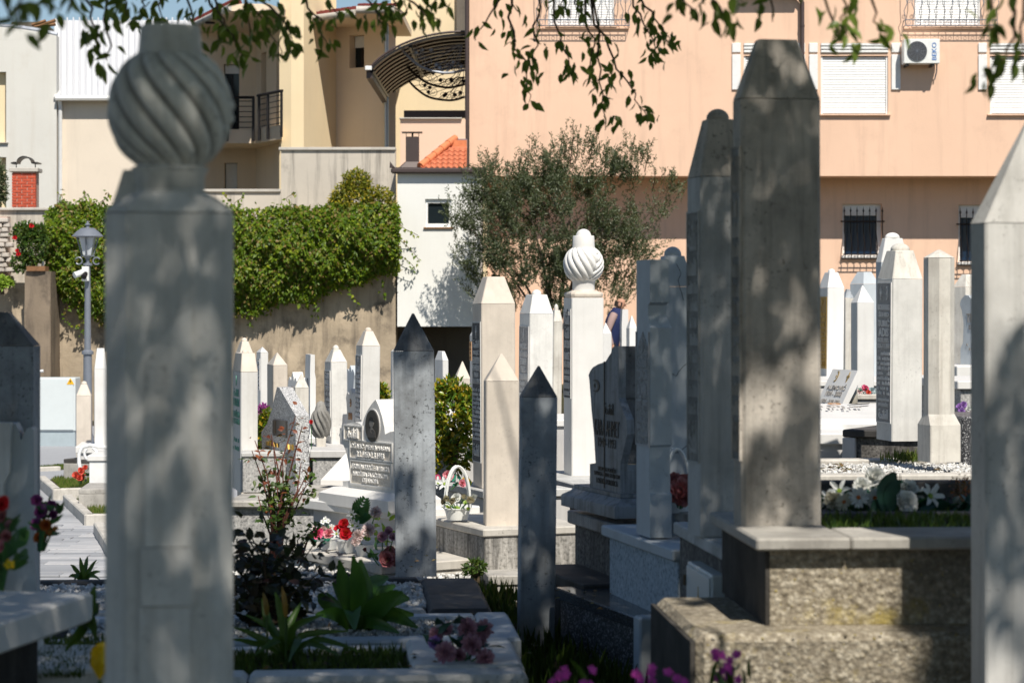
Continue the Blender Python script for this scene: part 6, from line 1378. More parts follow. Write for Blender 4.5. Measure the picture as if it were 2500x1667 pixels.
EB = thing('electric_cabinet', 'pale grey electric cabinet with a yellow warning triangle', 'electric cabinet', (PX(183, 37), 37, 0))
w_ = PX(183, 37) - PX(60, 37); zb0, zt0_ = PZ(1052, 37), PZ(922, 37)
MB().box(-w_, 0, 0, .4, 0, zb0 - .003).build('base', M['boxbase'], EB); MB().box(-w_ - .02, .01, -.02, .42, zb0, zt0_, .01).build('housing', M['box'], EB); MB().box(-w_ + .01, -.02, -.035, -.021, zb0 + .02, zt0_ - .02, .004).build('door', M['box'], EB)
for k in (.12, .86): MB().box(-w_ + .13, -w_ + .155, -.045, -.034, zb0 + (zt0_ - zb0) * k, zb0 + (zt0_ - zb0) * k + .035).build('hinge', M['darkmetal'], EB)
tx = PX(173, 37) - PX(183, 37); tz = PZ(938, 37)
MB().prism([(tx - .058, tz), (tx + .058, tz), (tx, tz + .10)], 'y', -.04, -.0355).build('warning_sign', M['yellowsign'], EB)
MB().prism([(tx + .004, tz + .075), (tx - .02, tz + .042), (tx - .002, tz + .045), (tx - .012, tz + .012), (tx + .018, tz + .052), (tx + .002, tz + .05)], 'y', -.0415, -.0402).build('warning_bolt', M['letterblack'], EB)
MB().tube([P(82, 908, 38.5), P(106, 905, 38.5)], .025, 6).build('white_pipe', M['whitepaint']); tag(bpy.data.objects['white_pipe'], 'short white pipe sticking out of the wall above the cabinet', 'pipe')
# trellis posts by the roses at the left
MB().tube([P(104, 668, 45.2), P(105, 585, 45.2), P(64, 547, 45.2)], .028, 6).build('trellis_pole', M['steel']); tag(bpy.data.objects['trellis_pole'], 'bent grey metal pole holding up the climbing rose', 'pole')
MB().tube([P(37, 557, 45.2), P(60, 578, 45.2)], .025, 5).build('wooden_stake', M['brick']); tag(bpy.data.objects['wooden_stake'], 'red painted stake in the climbing rose', 'stake')
# far hill
V = []; n1 = 40
for i in range(8):
    for j in range(n1 + 1):
        x = -260 + j * 13.0; t = i / 7; V.append((x, 330 + 140 * t, -1 + (50 + 9 * math.sin(x * .021 + 1) + 5 * math.sin(x * .06)) * (t ** .8) * sm(240, -60, x) if True else 0))
Fc = [(i * (n1 + 1) + j, i * (n1 + 1) + j + 1, (i + 1) * (n1 + 1) + j + 1, (i + 1) * (n1 + 1) + j) for i in range(7) for j in range(n1)]
put('hill', mesh_np('hill', V, Fc, True), stone('wooded_hill', (.05, .075, .035), (.02, .03, .018), .6, 0, 0, .95, .5, .3))['kind'] = 'structure'
# ================================================================ plants
M['ivy'] = leafm('vine_leaf', [(.05, .10, .005), (.10, .175, .007), (.17, .245, .012), (.26, .30, .018), (.06, .12, .006), (.12, .20, .010), (.08, .15, .008), (.24, .17, .05)], .35, .45, .3)
M['olive'] = leafm('olive_leaf', [(.05, .07, .028), (.08, .105, .045), (.115, .14, .07), (.04, .06, .022), (.19, .21, .14)], .2, .45, .4)
M['bushyellow'] = leafm('yellow_green_leaf', [(.05, .12, .01), (.10, .2, .015), (.22, .28, .02), (.42, .36, .03), (.06, .13, .012), (.50, .33, .02)], .3, .3, .5)
M['shrubyellow'] = leafm('golden_leaf', [(.16, .19, .02), (.30, .27, .02), (.40, .30, .02), (.10, .14, .015)], .3)
M['darkred'] = leafm('dark_rose_leaf', [(.018, .022, .012), (.03, .018, .014), (.022, .035, .012), (.045, .02, .015)], .12)
M['copper'] = leafm('copper_rose_leaf', [(.20, .04, .02), (.28, .08, .03), (.13, .03, .02)], .3)
M['rosegreen'] = leafm('rose_leaf', [(.04, .09, .015), (.07, .14, .02), (.03, .06, .012), (.12, .17, .03)], .3)
M['canopy'] = leafm('tree_leaf', [(.045, .09, .012), (.065, .125, .015), (.09, .15, .02), (.035, .07, .01)], .28, .4)
M['broadleaf'] = leafm('broad_plant_leaf', [(.035, .11, .015), (.05, .145, .02), (.07, .17, .025)], .25, .3, .5)
M['strapleaf'] = leafm('strap_leaf', [(.03, .085, .012), (.05, .12, .018), (.04, .10, .012)], .25, .35)
M['yellowbud'] = leafm('withered_yellow_bud', [(.30, .2, .03), (.25, .13, .03)], .1)
def interp(xs, ys_, x): return np.interp(x, xs, ys_)
def vine(label, n, x0, x1, topc, botc, D0, seed, strands, m='ivy', thickmax=.62, ln=.088, top_thick=.25):
    rg = np.random.default_rng(seed); o = thing('climbing_vine', label, 'vine', (0, 0, 0))
    px = rg.uniform(x0, x1, n); tt, bb = interp(*topc, px), interp(*botc, px); v = rg.beta(.95, 1.15, n)
    py = tt + (bb - tt) * v + rg.normal(0, 5, n)
    ph = np.sin(px * .061 + py * .033) + np.sin(px * .027 - py * .052 + 1.7) + .8 * np.sin(px * .13 + 2 + py * .09) + .6 * np.sin(px * .21 - py * .17)
    hump = np.sin(np.clip(v, 0, 1) * 2.6 + .35); dep = top_thick + (thickmax + .25 - top_thick) * hump * np.clip(.75 + .09 * ph, .15, 1.3) - rg.exponential(.07, n)
    D = D0 - np.clip(dep, .03, 1.2)
    pos = np.stack([(px - CX) / FPX * D, D, EYE - (py - HY) / FPX * D], -1)
    ax = rg.normal(0, .55, (n, 3)) + np.array([0, -.35, -.75]); up = rg.normal(0, .45, (n, 3)) + np.array([.1, -1, .45])
    keep = rg.random(n) < np.clip(.88 + .14 * ph, .35, 1)
    pos, ax, up = pos[keep], ax[keep], up[keep]
    # strands that hang or reach out beyond the mass
    P2, A2 = [], []; tb_ = MB()
    for (sx, sy, ex, ey, k) in strands:
        a = P(sx, sy, D0 - .35); b = P(ex, ey, D0 - .22); pts = []
        for i in range(k):
            t = i / (k - 1); c = a.lerp(b, t) + Vector((.05 * math.sin(t * 5 + sx), -.05 * math.sin(t * 3.1), 0)); pts.append(c)
            for _ in range(2): P2.append(tuple(c + Vector((rnd.gauss(0, .03), rnd.gauss(0, .03), rnd.gauss(0, .03))))); A2.append((rnd.gauss(0, .6), rnd.gauss(-.3, .4), rnd.gauss(-.6, .5)))
        tb_.tube(pts, .006, 4)
    if P2:
        pos = np.concatenate([pos, P2]); ax = np.concatenate([ax, A2]); up = np.concatenate([up, rg.normal(0, .5, (len(P2), 3)) + np.array([0, -1, .3])]); tb_.build('stem', M['twig'], o)
    k = len(pos); f = leaves('foliage', pos, basis(ax, up), ln * rg.uniform(.45, 1.35, k), ln * .62 * rg.uniform(.5, 1.3, k), M[m], o); f['kind'] = 'stuff'
    return o
vine('thick green vine hanging over the retaining wall between the turban stone and the annex', 30000, 380, 974,
     ([380, 480, 555, 600, 650, 700, 760, 800, 870, 930, 974], [510, 500, 505, 512, 508, 503, 510, 503, 503, 498, 505]), ([380, 500, 560, 600, 625, 650, 690, 740, 765, 800, 830, 860, 900, 940, 974], [800, 780, 765, 770, 772, 750, 735, 740, 742, 712, 700, 698, 680, 668, 668]), 46.05, 41,
     [(610, 740, 618, 790, 8), (765, 720, 770, 772, 8), (845, 690, 872, 742, 9), (560, 500, 552, 470, 6), (575, 505, 590, 478, 6), (965, 560, 1020, 640, 11), (965, 600, 1010, 660, 10), (970, 540, 1015, 575, 8), (700, 495, 715, 470, 5), (930, 640, 945, 720, 8), (655, 700, 660, 760, 8), (545, 740, 550, 800, 8)])
vine('green vine covering the wall behind the street lamp', 17000, 112, 390,
     ([112, 150, 180, 210, 240, 300, 390], [520, 492, 500, 488, 500, 510, 515]), ([112, 130, 150, 175, 200, 230, 260, 390], [640, 690, 725, 745, 780, 770, 800, 800]), 46.05, 42,
     [(128, 690, 124, 752, 8), (195, 770, 205, 815, 8), (165, 735, 168, 790, 8), (150, 495, 145, 470, 5), (200, 490, 210, 465, 5), (250, 495, 268, 470, 6)], thickmax=.5)
def blob(name, label, cat, blobs, n, D, m, ln, wd, seed, dd=.5, base=None, group=None, up=.3, flowers=None, six=False, trunk_m='twig'):
    """a bush from leaf lobes given as picture ellipses (px, py, rx, ry) standing at distance D"""
    rg = np.random.default_rng(seed); pos = []
    s = D / FPX; tot = sum(b[2] * b[3] for b in blobs)
    o = thing(name, label, cat, base or tuple(P(blobs[0][0], blobs[0][1] + blobs[0][3], D)), 0, group); off = np.array(o.location)
    for bx, by, rx, ry in blobs:
        k = int(n * rx * ry / tot); v = rg.normal(size=(k, 3)); v /= np.linalg.norm(v, axis=1)[:, None]; r = rg.uniform(.35, 1.03, k) ** .6
        q = v * r[:, None]; pos.append(np.stack([(bx + q[:, 0] * rx - CX) * s, D + q[:, 1] * rx * s * dd, EYE - (by + q[:, 2] * ry - HY) * s], -1))
    pos = np.concatenate(pos) - off; k = len(pos); ctr = pos.mean(0)
    ax = rg.normal(size=(k, 3)) * .8 + (pos - ctr) / np.abs(pos - ctr).max() * .9 + np.array([0, -.1, up]); u = rg.normal(size=(k, 3)) * .6 + np.array([.1, -.5, .9])
    f = leaves('foliage', pos, basis(ax, u), ln * rg.uniform(.65, 1.25, k), wd * rg.uniform(.7, 1.2, k), M[m], o, six); f['kind'] = 'stuff'
    t = MB()
    for i in range(9):
        e = pos[rg.integers(k)] * .85; t.tube([(rg.normal() * .015, rg.normal() * .015, -.1), (e[0] * .4, e[1] * .4, e[2] * .5), tuple(e)], [.012 if ln < .06 else .02, .008, .003], 5)
    t.build('stem', M[trunk_m], o)
    if flowers:
        for (px, py, r, mt) in flowers: c = P(px, py, D - dd * blobs[0][2] * s * .9); flower('rose', Vector(c) - Vector(o.location), (.1, -1, .3), r, px).build('bloom', M[mt], o)
    return o
blob('golden_shrub', 'golden yellow shrub growing above the vine beside the annex', 'shrub', [(862, 500, 55, 62), (870, 450, 36, 35), (925, 500, 42, 45), (830, 505, 30, 35)], 5200, 45.9, 'shrubyellow', .085, .035, 51, .6)
blob('climbing_rose', 'climbing rose with a few red blooms at the far left wall', 'rose bush', [(80, 600, 36, 50), (60, 570, 32, 26), (50, 640, 22, 26), (95, 570, 18, 24)], 2600, 45.1, 'rosegreen', .075, .045, 52, .5, flowers=[(77, 552, .05, 'petal_red'), (36, 581, .05, 'petal_red'), (45, 621, .05, 'petal_red'), (42, 612, .04, 'petal_red')])
blob('small_tree', 'bit of a dark green tree in front of the grey-white house', 'tree', [(2, 455, 17, 48), (-20, 440, 30, 60)], 1500, 49.5, 'olive', .10, .04, 53, .8)
blob('bright_shrub', 'bright green shrub at the left edge on the wall', 'shrub', [(5, 690, 28, 15)], 500, 45.2, 'leaflime', .08, .04, 54, .6)
blob('red_yellow_shrub', 'small shrub with dark red and yellow leaves beside the granite memorial', 'shrub', [(652, 1040, 22, 38), (640, 1075, 18, 30)], 900, 16.2, 'bushyellow', .035, .022, 55, .6)
blob('red_shrub', 'dark red-leaved shrub tip above the yellow-green leaves', 'shrub', [(643, 1005, 12, 15)], 160, 16.5, 'petal_purple', .04, .016, 56, .6)
blob('evergreen_bush', 'glossy yellow-green bush beside the tall black-stained headstone', 'bush', [(1105, 1010, 52, 88), (1090, 955, 36, 34), (1140, 1000, 26, 60), (1120, 1100, 40, 56), (1070, 1080, 30, 70)], 2600, 16.0, 'bushyellow', .042, .026, 57, .8, six=True)
blob('small_shrub', 'green shrub tuft low behind the inscribed pillars', 'shrub', [(934, 965, 14, 26)], 260, 19.5, 'bushyellow', .05, .025, 58, .6)
blob('dry_plant', 'thin dry flowering stems at the right of the white flowers', 'plant', [(2345, 1195, 26, 38)], 150, 8.6, 'copper', .014, .007, 59, .4)
blob('low_plant', 'small green plant at the foot of the cream pointed headstone', 'plant', [(1160, 1385, 26, 18)], 260, 11.9, 'rosegreen', .03, .012, 60, .6)
# ---------------------------------------------------------------- the olive tree
def olive():
    D = 44.6; s = D / FPX; rg = np.random.default_rng(61); base = Vector((PX(1352, D), D, gz(PX(1352, D), D)))
    o = thing('olive_tree', 'grey-green olive tree in front of the salmon house', 'tree', base)
    lobes = [(1340, 560, 200, 150, 1.0), (1395, 410, 62, 70, .9), (1300, 450, 70, 60, .8), (1215, 450, 58, 70, .9), (1470, 450, 60, 80, .8), (1552, 410, 46, 55, .7), (1632, 480, 26, 75, .45), (1130, 540, 42, 80, .35), (1185, 600, 55, 100, .7), (1290, 690, 150, 75, .8), (1490, 640, 120, 90, .9), (1580, 560, 40, 70, .3), (1105, 610, 30, 40, .2), (1440, 730, 120, 50, .6)]
    area = sum(l[2] * l[3] * l[4] for l in lobes); pos, axs, ups = [], [], []; tw = MB(); NSP = 3100
    for lx, ly, rx, ry, w_ in lobes:
        for i in range(int(NSP * rx * ry * w_ / area)):
            if i % 9 == 0: v = rg.normal(size=3); v /= np.linalg.norm(v); r = rg.uniform(.25, 1) ** .5
            c = np.array([(lx + v[0] * rx * r - CX) * s, D + v[1] * rx * s * r * .6, EYE - (ly - v[2] * ry * r - HY) * s]) + rg.normal(0, .085, 3)
            d = np.array([v[0] * .5, v[1] * .4, .9 + .3 * v[2]]) + rg.normal(0, .35, 3); d /= np.linalg.norm(d); L = rg.uniform(.22, .5)
            k = 22
            for j in range(k):
                t = j / k; q = c + d * L * t + np.array([0, 0, -.06 * t * t]); pos.append(q + rg.normal(0, .008, 3)); a = d * .7 + rg.normal(0, .6, 3); axs.append(a); ups.append(rg.normal(size=3))
    # upright shoots along the top of the crown
    for (px, y0, y1) in ((1400, 400, 291), (1214, 430, 361), (1272, 430, 372), (1290, 430, 378), (1372, 400, 318), (1412, 400, 330), (1445, 400, 345), (1480, 430, 372), (1543, 430, 353), (1582, 420, 352), (1500, 430, 385), (1205, 440, 385), (1240, 440, 395), (1345, 420, 350), (1624, 470, 408), (1640, 480, 415), (1600, 470, 410), (1385, 390, 330), (1320, 430, 385)):
        a, b = P(px - 8, y0, D), P(px, y1, D + rg.normal(0, .3)); tw.tube([a, (a + b) / 2 + Vector((.02, 0, 0)), b], [.012, .008, .003], 4)
        for j in range(64):
            t = rg.random(); q = np.array(a.lerp(b, t)); pos.append(q + rg.normal(0, .05 * (1 - t) + .012, 3)); axs.append(np.array([rg.normal(0, .7), rg.normal(0, .7), .8])); ups.append(rg.normal(size=3))
    pos = np.array(pos) - np.array(base); n = len(pos)
    f = leaves('crown', pos, basis(np.array(axs), np.array(ups)), .068 * rg.uniform(.6, 1.2, n), .020 * rg.uniform(.7, 1.2, n), M['olive'], o); f['kind'] = 'stuff'
    t = MB(); J = Vector((0, 0, 1.1)); t.tube([(0, 0, -.2), (.04, 0, .5), J], [.13, .11, .09], 9)
    for (px, py, r) in ((1200, 600, .05), (1290, 500, .06), (1395, 430, .06), (1480, 520, .055), (1570, 560, .045), (1150, 560, .04), (1620, 480, .03), (1340, 620, .06), (1440, 640, .05)):
        e = P(px, py, D + rnd.uniform(-.5, .5)) - base; m_ = J.lerp(e, .5) + Vector((rnd.uniform(-.1, .1), 0, .1)); t.tube([J - Vector((0, 0, .1)), m_, e], [r * .75, r * .45, r * .15], 6)
    t.build('trunk', M['bark'], o, 50); tw.xf(Matrix.Translation(-base)).build('shoots', M['twig'], o)
olive()
# ---------------------------------------------------------------- roses and broad-leaved plants in the beds
def rosebush(name, label, base, tips, m1, m2, ln, seed, per=16, r0=.012, stem='twig', spread=.05):
    rg = np.random.default_rng(seed); o = thing(name, label, 'rose bush', base); B = Vector(base); t = MB(); pos, ax, hi = [], [], []
    zt = max(p.z for p in tips); zb = B.z
    for e in tips:
        e = Vector(e) - B; c = Vector((e.x * .25 + rnd.gauss(0, .02), e.y * .4 + rnd.gauss(0, .03), e.z * .5)); pts = [Vector((rnd.gauss(0, .01), rnd.gauss(0, .01), -.08)), c, c.lerp(e, .5) + Vector((rnd.gauss(0, .015), rnd.gauss(0, .02), 0)), e]
        t.tube(pts, [r0, r0 * .65, r0 * .45, r0 * .25], 5)
        for k in range(per):
            u = rnd.uniform(.3, 1) * (len(pts) - 1); i = min(int(u), len(pts) - 2); q = pts[i].lerp(pts[i + 1], u - i)
            for _ in range(2):
                pos.append(tuple(q + Vector((rnd.gauss(0, spread), rnd.gauss(0, spread), rnd.gauss(0, spread * .6))))); ax.append((rnd.gauss(0, 1), rnd.gauss(-.3, .8), rnd.gauss(.1, .6))); hi.append((q.z) / (zt - zb))
    pos, ax, hi = np.array(pos), np.array(ax), np.array(hi); up = rg.normal(0, .5, (len(pos), 3)) + np.array([0, -.4, 1]); cut = (hi + rg.normal(0, .15, len(hi))) > .68
    for sel, m in ((cut, m2), (~cut, m1)):
        k = sel.sum()
        if k: f = leaves('foliage', pos[sel], basis(ax[sel], up[sel]), ln * rg.uniform(.6, 1.2, k), ln * .62 * rg.uniform(.7, 1.1, k), M[m], o, True); f['kind'] = 'stuff'
    t.build('stem', M[stem], o, 60); return o
Dr = 12.35
rosebush('rose_bush', 'slender rose bush with coppery new leaves in front of the granite memorial', (PX(672, Dr), Dr, .83), [P(x, y, Dr + rnd.uniform(-.12, .12)) for x, y in ((722, 1015), (738, 1040), (622, 1075), (615, 1100), (668, 1100), (690, 1120), (662, 1060), (752, 1150), (640, 1150), (735, 1130), (700, 1160), (655, 1190), (745, 1190), (630, 1210), (690, 1200), (720, 1220), (650, 1250), (760, 1170), (705, 1180))], 'rosegreen', 'copper', .042, 71, 11, .009, 'twigred', .03)
rosebush('rose_bush', 'dark-leaved rose bush in deep shade beside the broad-leaved plant', (PX(650, 9.2), 9.2, .93), [P(x, y, 9.2 + rnd.uniform(-.25, .15)) for x, y in ((600, 1290), (580, 1330), (640, 1300), (570, 1400), (660, 1340), (700, 1330), (720, 1380), (600, 1420), (640, 1450), (690, 1440), (740, 1400), (580, 1480), (660, 1490), (720, 1470), (615, 1360), (765, 1330), (790, 1390), (560, 1360), (595, 1300))], 'darkred', 'darkred', .062, 72, 16, .008, 'twig', .06)
rosebush('rose_twig', 'rose twig with pale green leaves reaching across the granite plinth', (PX(730, 12.2), 12.2, PZ(1335, 12.2)), [P(x, y, 12.2) for x, y in ((765, 1285), (748, 1300), (775, 1275))], 'rosegreen', 'rosegreen', .04, 73, 7, .005, 'twigred', .02)
def strap(pts, wd, fold=.25, n=9):
    """one long leaf along a bent path, folded on its rib"""
    pts = [Vector(p) for p in pts]; V = []; Fc = []
    def bez(t):
        k = len(pts) - 1; i = min(int(t * k), k - 1); u = t * k - i; p0, p1, p2, p3 = pts[max(i - 1, 0)], pts[i], pts[i + 1], pts[min(i + 2, k)]
        return .5 * ((2 * p1) + (p2 - p0) * u + (2 * p0 - 5 * p1 + 4 * p2 - p3) * u * u + (3 * p1 - p0 - 3 * p2 + p3) * u ** 3)
    for i in range(n + 1):
        t = i / n; c = bez(t); tg = (bez(min(1, t + .02)) - bez(max(0, t - .02))).normalized(); sd = tg.cross(Vector((0, -1, .25))); sd = sd.normalized() if sd.length > .1 else Vector((1, 0, 0)); nn = sd.cross(tg)
        ww = wd * (math.sin(math.pi * min(.97, t * .92 + .10)) ** .75); V += [c - sd * ww / 2 + nn * ww * fold, c, c + sd * ww / 2 + nn * ww * fold]
    for i in range(n):
        for j in (0, 1): Fc.append((i * 3 + j, i * 3 + j + 1, i * 3 + j + 4, i * 3 + j + 3))
    me = bpy.data.meshes.new('leaf'); me.from_pydata([tuple(v) for v in V], [], Fc); me.polygons.foreach_set('use_smooth', np.ones(len(Fc), dtype=bool)); return me
def strapplant(name, label, px, py, D, tips, m, group=None, cat='plant'):
    B = P(px, py, D); o = thing(name, label, cat, B, 0, group)
    for (mx, my, ex, ey, wd, dy) in tips:
        b = P(px + (mx - px) * .15, py, D) - B; mm = P(mx, my, D + dy * .5) - B; e = P(ex, ey, D + dy) - B
        put('leaf', strap([b, b.lerp(mm, .55) + Vector((0, 0, .01)), mm, mm.lerp(e, .5) + Vector((0, 0, .004)), e], wd), M[m], o)
    return o
strapplant('broad_leaved_plant', 'broad-leaved green plant catching light in the white marble grave', 872, 1540, 9.05, [
    (842, 1440, 828, 1366, .058, -.05), (876, 1440, 862, 1356, .062, -.1), (890, 1450, 880, 1365, .07, .05), (868, 1420, 873, 1372, .05, .1), (930, 1480, 985, 1445, .085, -.2), (960, 1465, 1000, 1462, .075, -.1), (862, 1490, 866, 1536, .07, -.3), (950, 1500, 1020, 1532, .06, -.15), (930, 1500, 1010, 1500, .065, .1),
    (905, 1430, 948, 1408, .06, .2), (800, 1470, 776, 1452, .06, .1), (820, 1500, 770, 1500, .055, -.1), (910, 1520, 975, 1545, .05, -.25), (915, 1460, 965, 1428, .06, .15), (845, 1470, 812, 1420, .05, .15)], 'broadleaf')
strapplant('strap_leaved_plant', 'dark strap-leaved bulbs in the front grave bed', 700, 1600, 8.0, [
    (690, 1510, 672, 1445, .032, 0), (655, 1520, 640, 1460, .030, .1), (720, 1530, 790, 1500, .026, -.1), (740, 1550, 850, 1540, .024, 0), (640, 1560, 570, 1530, .024, 0), (680, 1560, 620, 1600, .024, -.2), (730, 1560, 705, 1615, .026, -.3), (760, 1570, 830, 1600, .022, -.2), (670, 1540, 600, 1500, .024, .1), (780, 1560, 880, 1590, .02, -.1), (620, 1570, 560, 1560, .02, -.1), (700, 1540, 735, 1470, .03, .15)], 'strapleaf')
def buds():
    o = thing('withered_tulip', 'two withered yellow tulip stalks in the shade', 'flower', P(675, 1560, 7.9))
    for px, y0, y1 in ((652, 1500, 1445), (698, 1505, 1430)):
        b = P(px, y0, 7.9) - Vector(o.location); e = P(px - 10, y1, 7.9) - Vector(o.location); put('withered_petal', strap([b, b.lerp(e, .5) + Vector((.004, -.01, 0)), e], .018, .4), M['yellowbud'], o)
        MB().tube([b + Vector((.0, .0, -.14)), b], .004, 5).build('stem', M['strapleaf'], o)
buds()
strapplant('spiky_plant', 'small spiky plant in front of the paved path', 205, 1425, 10.95, [(200, 1385, 195, 1360, .022, 0), (185, 1390, 172, 1378, .02, 0), (220, 1390, 236, 1366, .02, 0), (210, 1380, 214, 1358, .02, .1), (225, 1400, 245, 1395, .02, 0), (182, 1405, 168, 1408, .02, 0), (222, 1405, 244, 1414, .02, -.1), (192, 1400, 180, 1420, .02, -.1)], 'strapleaf')
strapplant('leafy_stems', 'dark green leaves hanging over the ledger slab at the lower left', 215, 1530, 6.6, [(222, 1480, 232, 1430, .03, 0), (205, 1480, 190, 1470, .03, .1), (225, 1520, 235, 1560, .03, -.1), (200, 1540, 160, 1590, .03, -.1), (228, 1500, 240, 1470, .028, .1)], 'strapleaf')
strapplant('low_creeper', 'low dark leaves spilling over the front kerb by the yellow tulip', 150, 1660, 6.9, [(130, 1640, 112, 1650, .03, -.1), (160, 1640, 185, 1630, .03, 0), (140, 1630, 128, 1618, .03, .1), (175, 1650, 210, 1640, .03, -.1), (150, 1650, 165, 1665, .03, -.2)], 'strapleaf')
gp2 = [(PX(rnd.uniform(-30, 240), 6.9), 6.9 + rnd.uniform(-.25, .5), 0) for _ in range(1700)]
blades('grass', 'strip of grass below the ledger slab at the lower left', [(x, y, PZ(1625, 6.9)) for x, y, z in gp2], .03, .005, M['grassdark'], 74, .8)
MB().box(-3, 0, 0, .5, .7, PZ(1627, 6.75), .01).build('front_kerb', M['frontstone'], loc=(PX(262, 6.7), 6.7, 0)); tag(bpy.data.objects['front_kerb'], 'pale kerb along the bottom left corner under the tulip', 'kerb')
def tulip():
    D = 5.6; o = thing('yellow_tulip', 'single yellow tulip in the lower left corner', 'tulip', P(243, 1660, D)); mb = MB(); petal_bloom(mb, (0, 0, 0), (0.05, 0, 1), .085, [(3, 1, 10), (3, 1, 17)], .60, .8, .24, 3); mb.build('bloom', M['petal_yellow'], o)
    MB().tube([(0, 0, 0), (.01, .02, -.2), (0, .03, -.6)], .005, 6).build('stem', M['strapleaf'], o)
tulip()
def magenta(label, D, spots, seed):
    o = thing('magenta_flowers', label, 'flowers', (PX(sum(s[0] for s in spots) / len(spots), D), D, .72)); B = Vector(o.location); rgm = random.Random(seed); st = MB(); lp = []
    for i, (px, py) in enumerate(spots):
        c = P(px, py, D + rgm.uniform(-.1, .1)) - B
        for k in range(3):
            q = c + Vector((rgm.gauss(0, .008), rgm.gauss(0, .01), rgm.gauss(0, .010))); flower('small', q, (rgm.gauss(0, .4), -1, .6), .013, i * 7 + k).build('bloom', M['petal_magenta'], o)
        st.tube([(c.x * .3, .02, .0), (c.x * .8, .02, c.z * .6), tuple(c + Vector((0, .01, 0)))], [.005, .004, .002], 5); lp += [(c.x * u + rgm.gauss(0, .02), rgm.gauss(0, .03), c.z * u) for u in (.6, .7, .8, .88, .94)]
    st.build('stem', M['strapleaf'], o); leafspray(lp, .075, .018, M['strapleaf'], 'leaf_spray', o, seed, 1.2)
magenta('blurred magenta flowers at the bottom centre, close to the camera', 5.3, [(1375, 1640), (1372, 1660), (1432, 1650), (1562, 1655), (1592, 1662), (1640, 1648), (1660, 1664)], 81)
magenta('blurred magenta flowers in front of the rough concrete base', 5.5, [(1757, 1612), (1792, 1626), (1757, 1650), (1786, 1657), (1775, 1640)], 82)
M['hangleaf'] = leafm('hanging_tree_leaf', [(.10, .17, .02), (.14, .22, .03), (.18, .25, .04), (.08, .14, .015)], .45, .4)  # brighter copy of the tree leaf; missing sunlight is put into the colour
M['deadleaf'] = leafm('fallen_leaf', [(.16, .09, .03), (.22, .13, .05), (.10, .06, .03), (.20, .17, .05)], .1, .7)
def litter(label, pts, seed, ln=.03):
    rg = np.random.default_rng(seed); n = len(pts); ax = rg.normal(size=(n, 3)); ax[:, 2] *= .15; up = rg.normal(0, .25, (n, 3)) + np.array([0, 0, 1])
    f = leaves('fallen_leaves', np.array(pts), basis(ax, up), ln * rg.uniform(.6, 1.3, n), ln * .6 * rg.uniform(.7, 1.2, n), M['deadleaf'], None); tag(f, label, 'leaves', kind='stuff')
litter('small fallen leaves scattered on the front graves', [(rnd.uniform(-1.9, .05), rnd.uniform(7.5, 8.2), FZ + (-.035 if rnd.random() < .7 else .006)) for _ in range(120)] + [(rnd.uniform(-1.6, .0), rnd.uniform(8.8, 9.5), KZ - .008) for _ in range(60)], 201)
litter('small fallen leaves on the gravel and the dark step slabs', [(rnd.uniform(-1.9, -.2), rnd.uniform(10, 12.6), rnd.choice((.97, .825))) for _ in range(90)] + [(rnd.uniform(.2, .45), rnd.uniform(9.6, 10.6), .99) for _ in range(14)], 202)
litter('brown dry leaves on the white pebble bed', [(PX(rnd.choice((1990, 2015, 2050, 2058, 2070, 2280)) + rnd.gauss(0, 6), 13.1), 13.1 + rnd.uniform(-.2, .4), zPB + .004) for _ in range(60)], 203, .035)
# ---------------------------------------------------------------- flowers on the graves
def rel(px, py, D, o): return Vector(P(px, py, D)) - Vector(o)
def arr(label, D, base, spec, lpx, mleaf='leafgreen', ln=.05, wd=.03, name='flower_bouquet', seed=0, group=None):
    """spec: (kind, px, py, size in picture px, petal material, dy)"""
    o = P(*base, D); bl = []
    for i, (k, px, py, s_, mt, dy) in enumerate(spec):
        bl.append((k, rel(px, py, D + dy, o), (.25 * (px - base[0]) / 60 + rnd.gauss(0, .12), -1, .45 + rnd.gauss(0, .15)), s_ * .62 * D / FPX, mt))
    return bouquet(label, 'flowers', o, bl, [rel(x, y, D + rnd.uniform(-.03, .08), o) for x, y in lpx], mleaf, ln, wd, name, group, seed)
def jit(n, x0, x1, y0, y1): return [(rnd.uniform(x0, x1), rnd.uniform(y0, y1)) for _ in range(n)]
def pot(label, px, py, D, r0, r1, h, m='whiteplastic', name='flower_pot', square=False, group=None):
    o = thing(name, label, 'flower pot', P(px, py, D), R(20), group); n = 4 if square else 20
    MB().lathe([(r0, 0), (r0 * 1.02, h * .05), (r1, h * .9), (r1 * 1.06, h * .92), (r1 * 1.06, h), (r1 * .94, h), (r1 * .9, h * .85)], n, c1=False).build('bowl', M[m], o, 40); MB().lathe([(r1 * .9, h * .8), (r1 * .9, h * .86)], n).build('soil', M['soil'], o); return o
PG = 'white flower pots on the cream ledge'
pot('square white pot with pink roses on the cream ledge', 803, 1340, 12.95, .040, .052, .058, square=True); pot('round white pot with red roses, middle of the three on the ledge', 846, 1348, 12.8, .038, .056, .066); pot('white pot with pale gerberas, right one of the three on the ledge', 890, 1356, 12.65, .036, .05, .06)
arr('pink and white cloth roses in the square white pot', 12.9, (803, 1312), [('rose', 776, 1303, 26, 'petal_hot', -.05), ('rose', 803, 1303, 24, 'petal_pink', -.07), ('rose', 790, 1295, 22, 'petal_pale', 0), ('small', 794, 1267, 12, 'petal_white', .02), ('small', 801, 1272, 12, 'petal_white', 0), ('small', 788, 1274, 12, 'petal_white', 0), ('daisy', 808, 1288, 18, 'petal_white', .02), ('small', 768, 1290, 14, 'petal_pale', 0)], jit(12, 745, 800, 1312, 1330) + jit(6, 760, 815, 1290, 1312), 'leafplastic', .042, .026, seed=1)
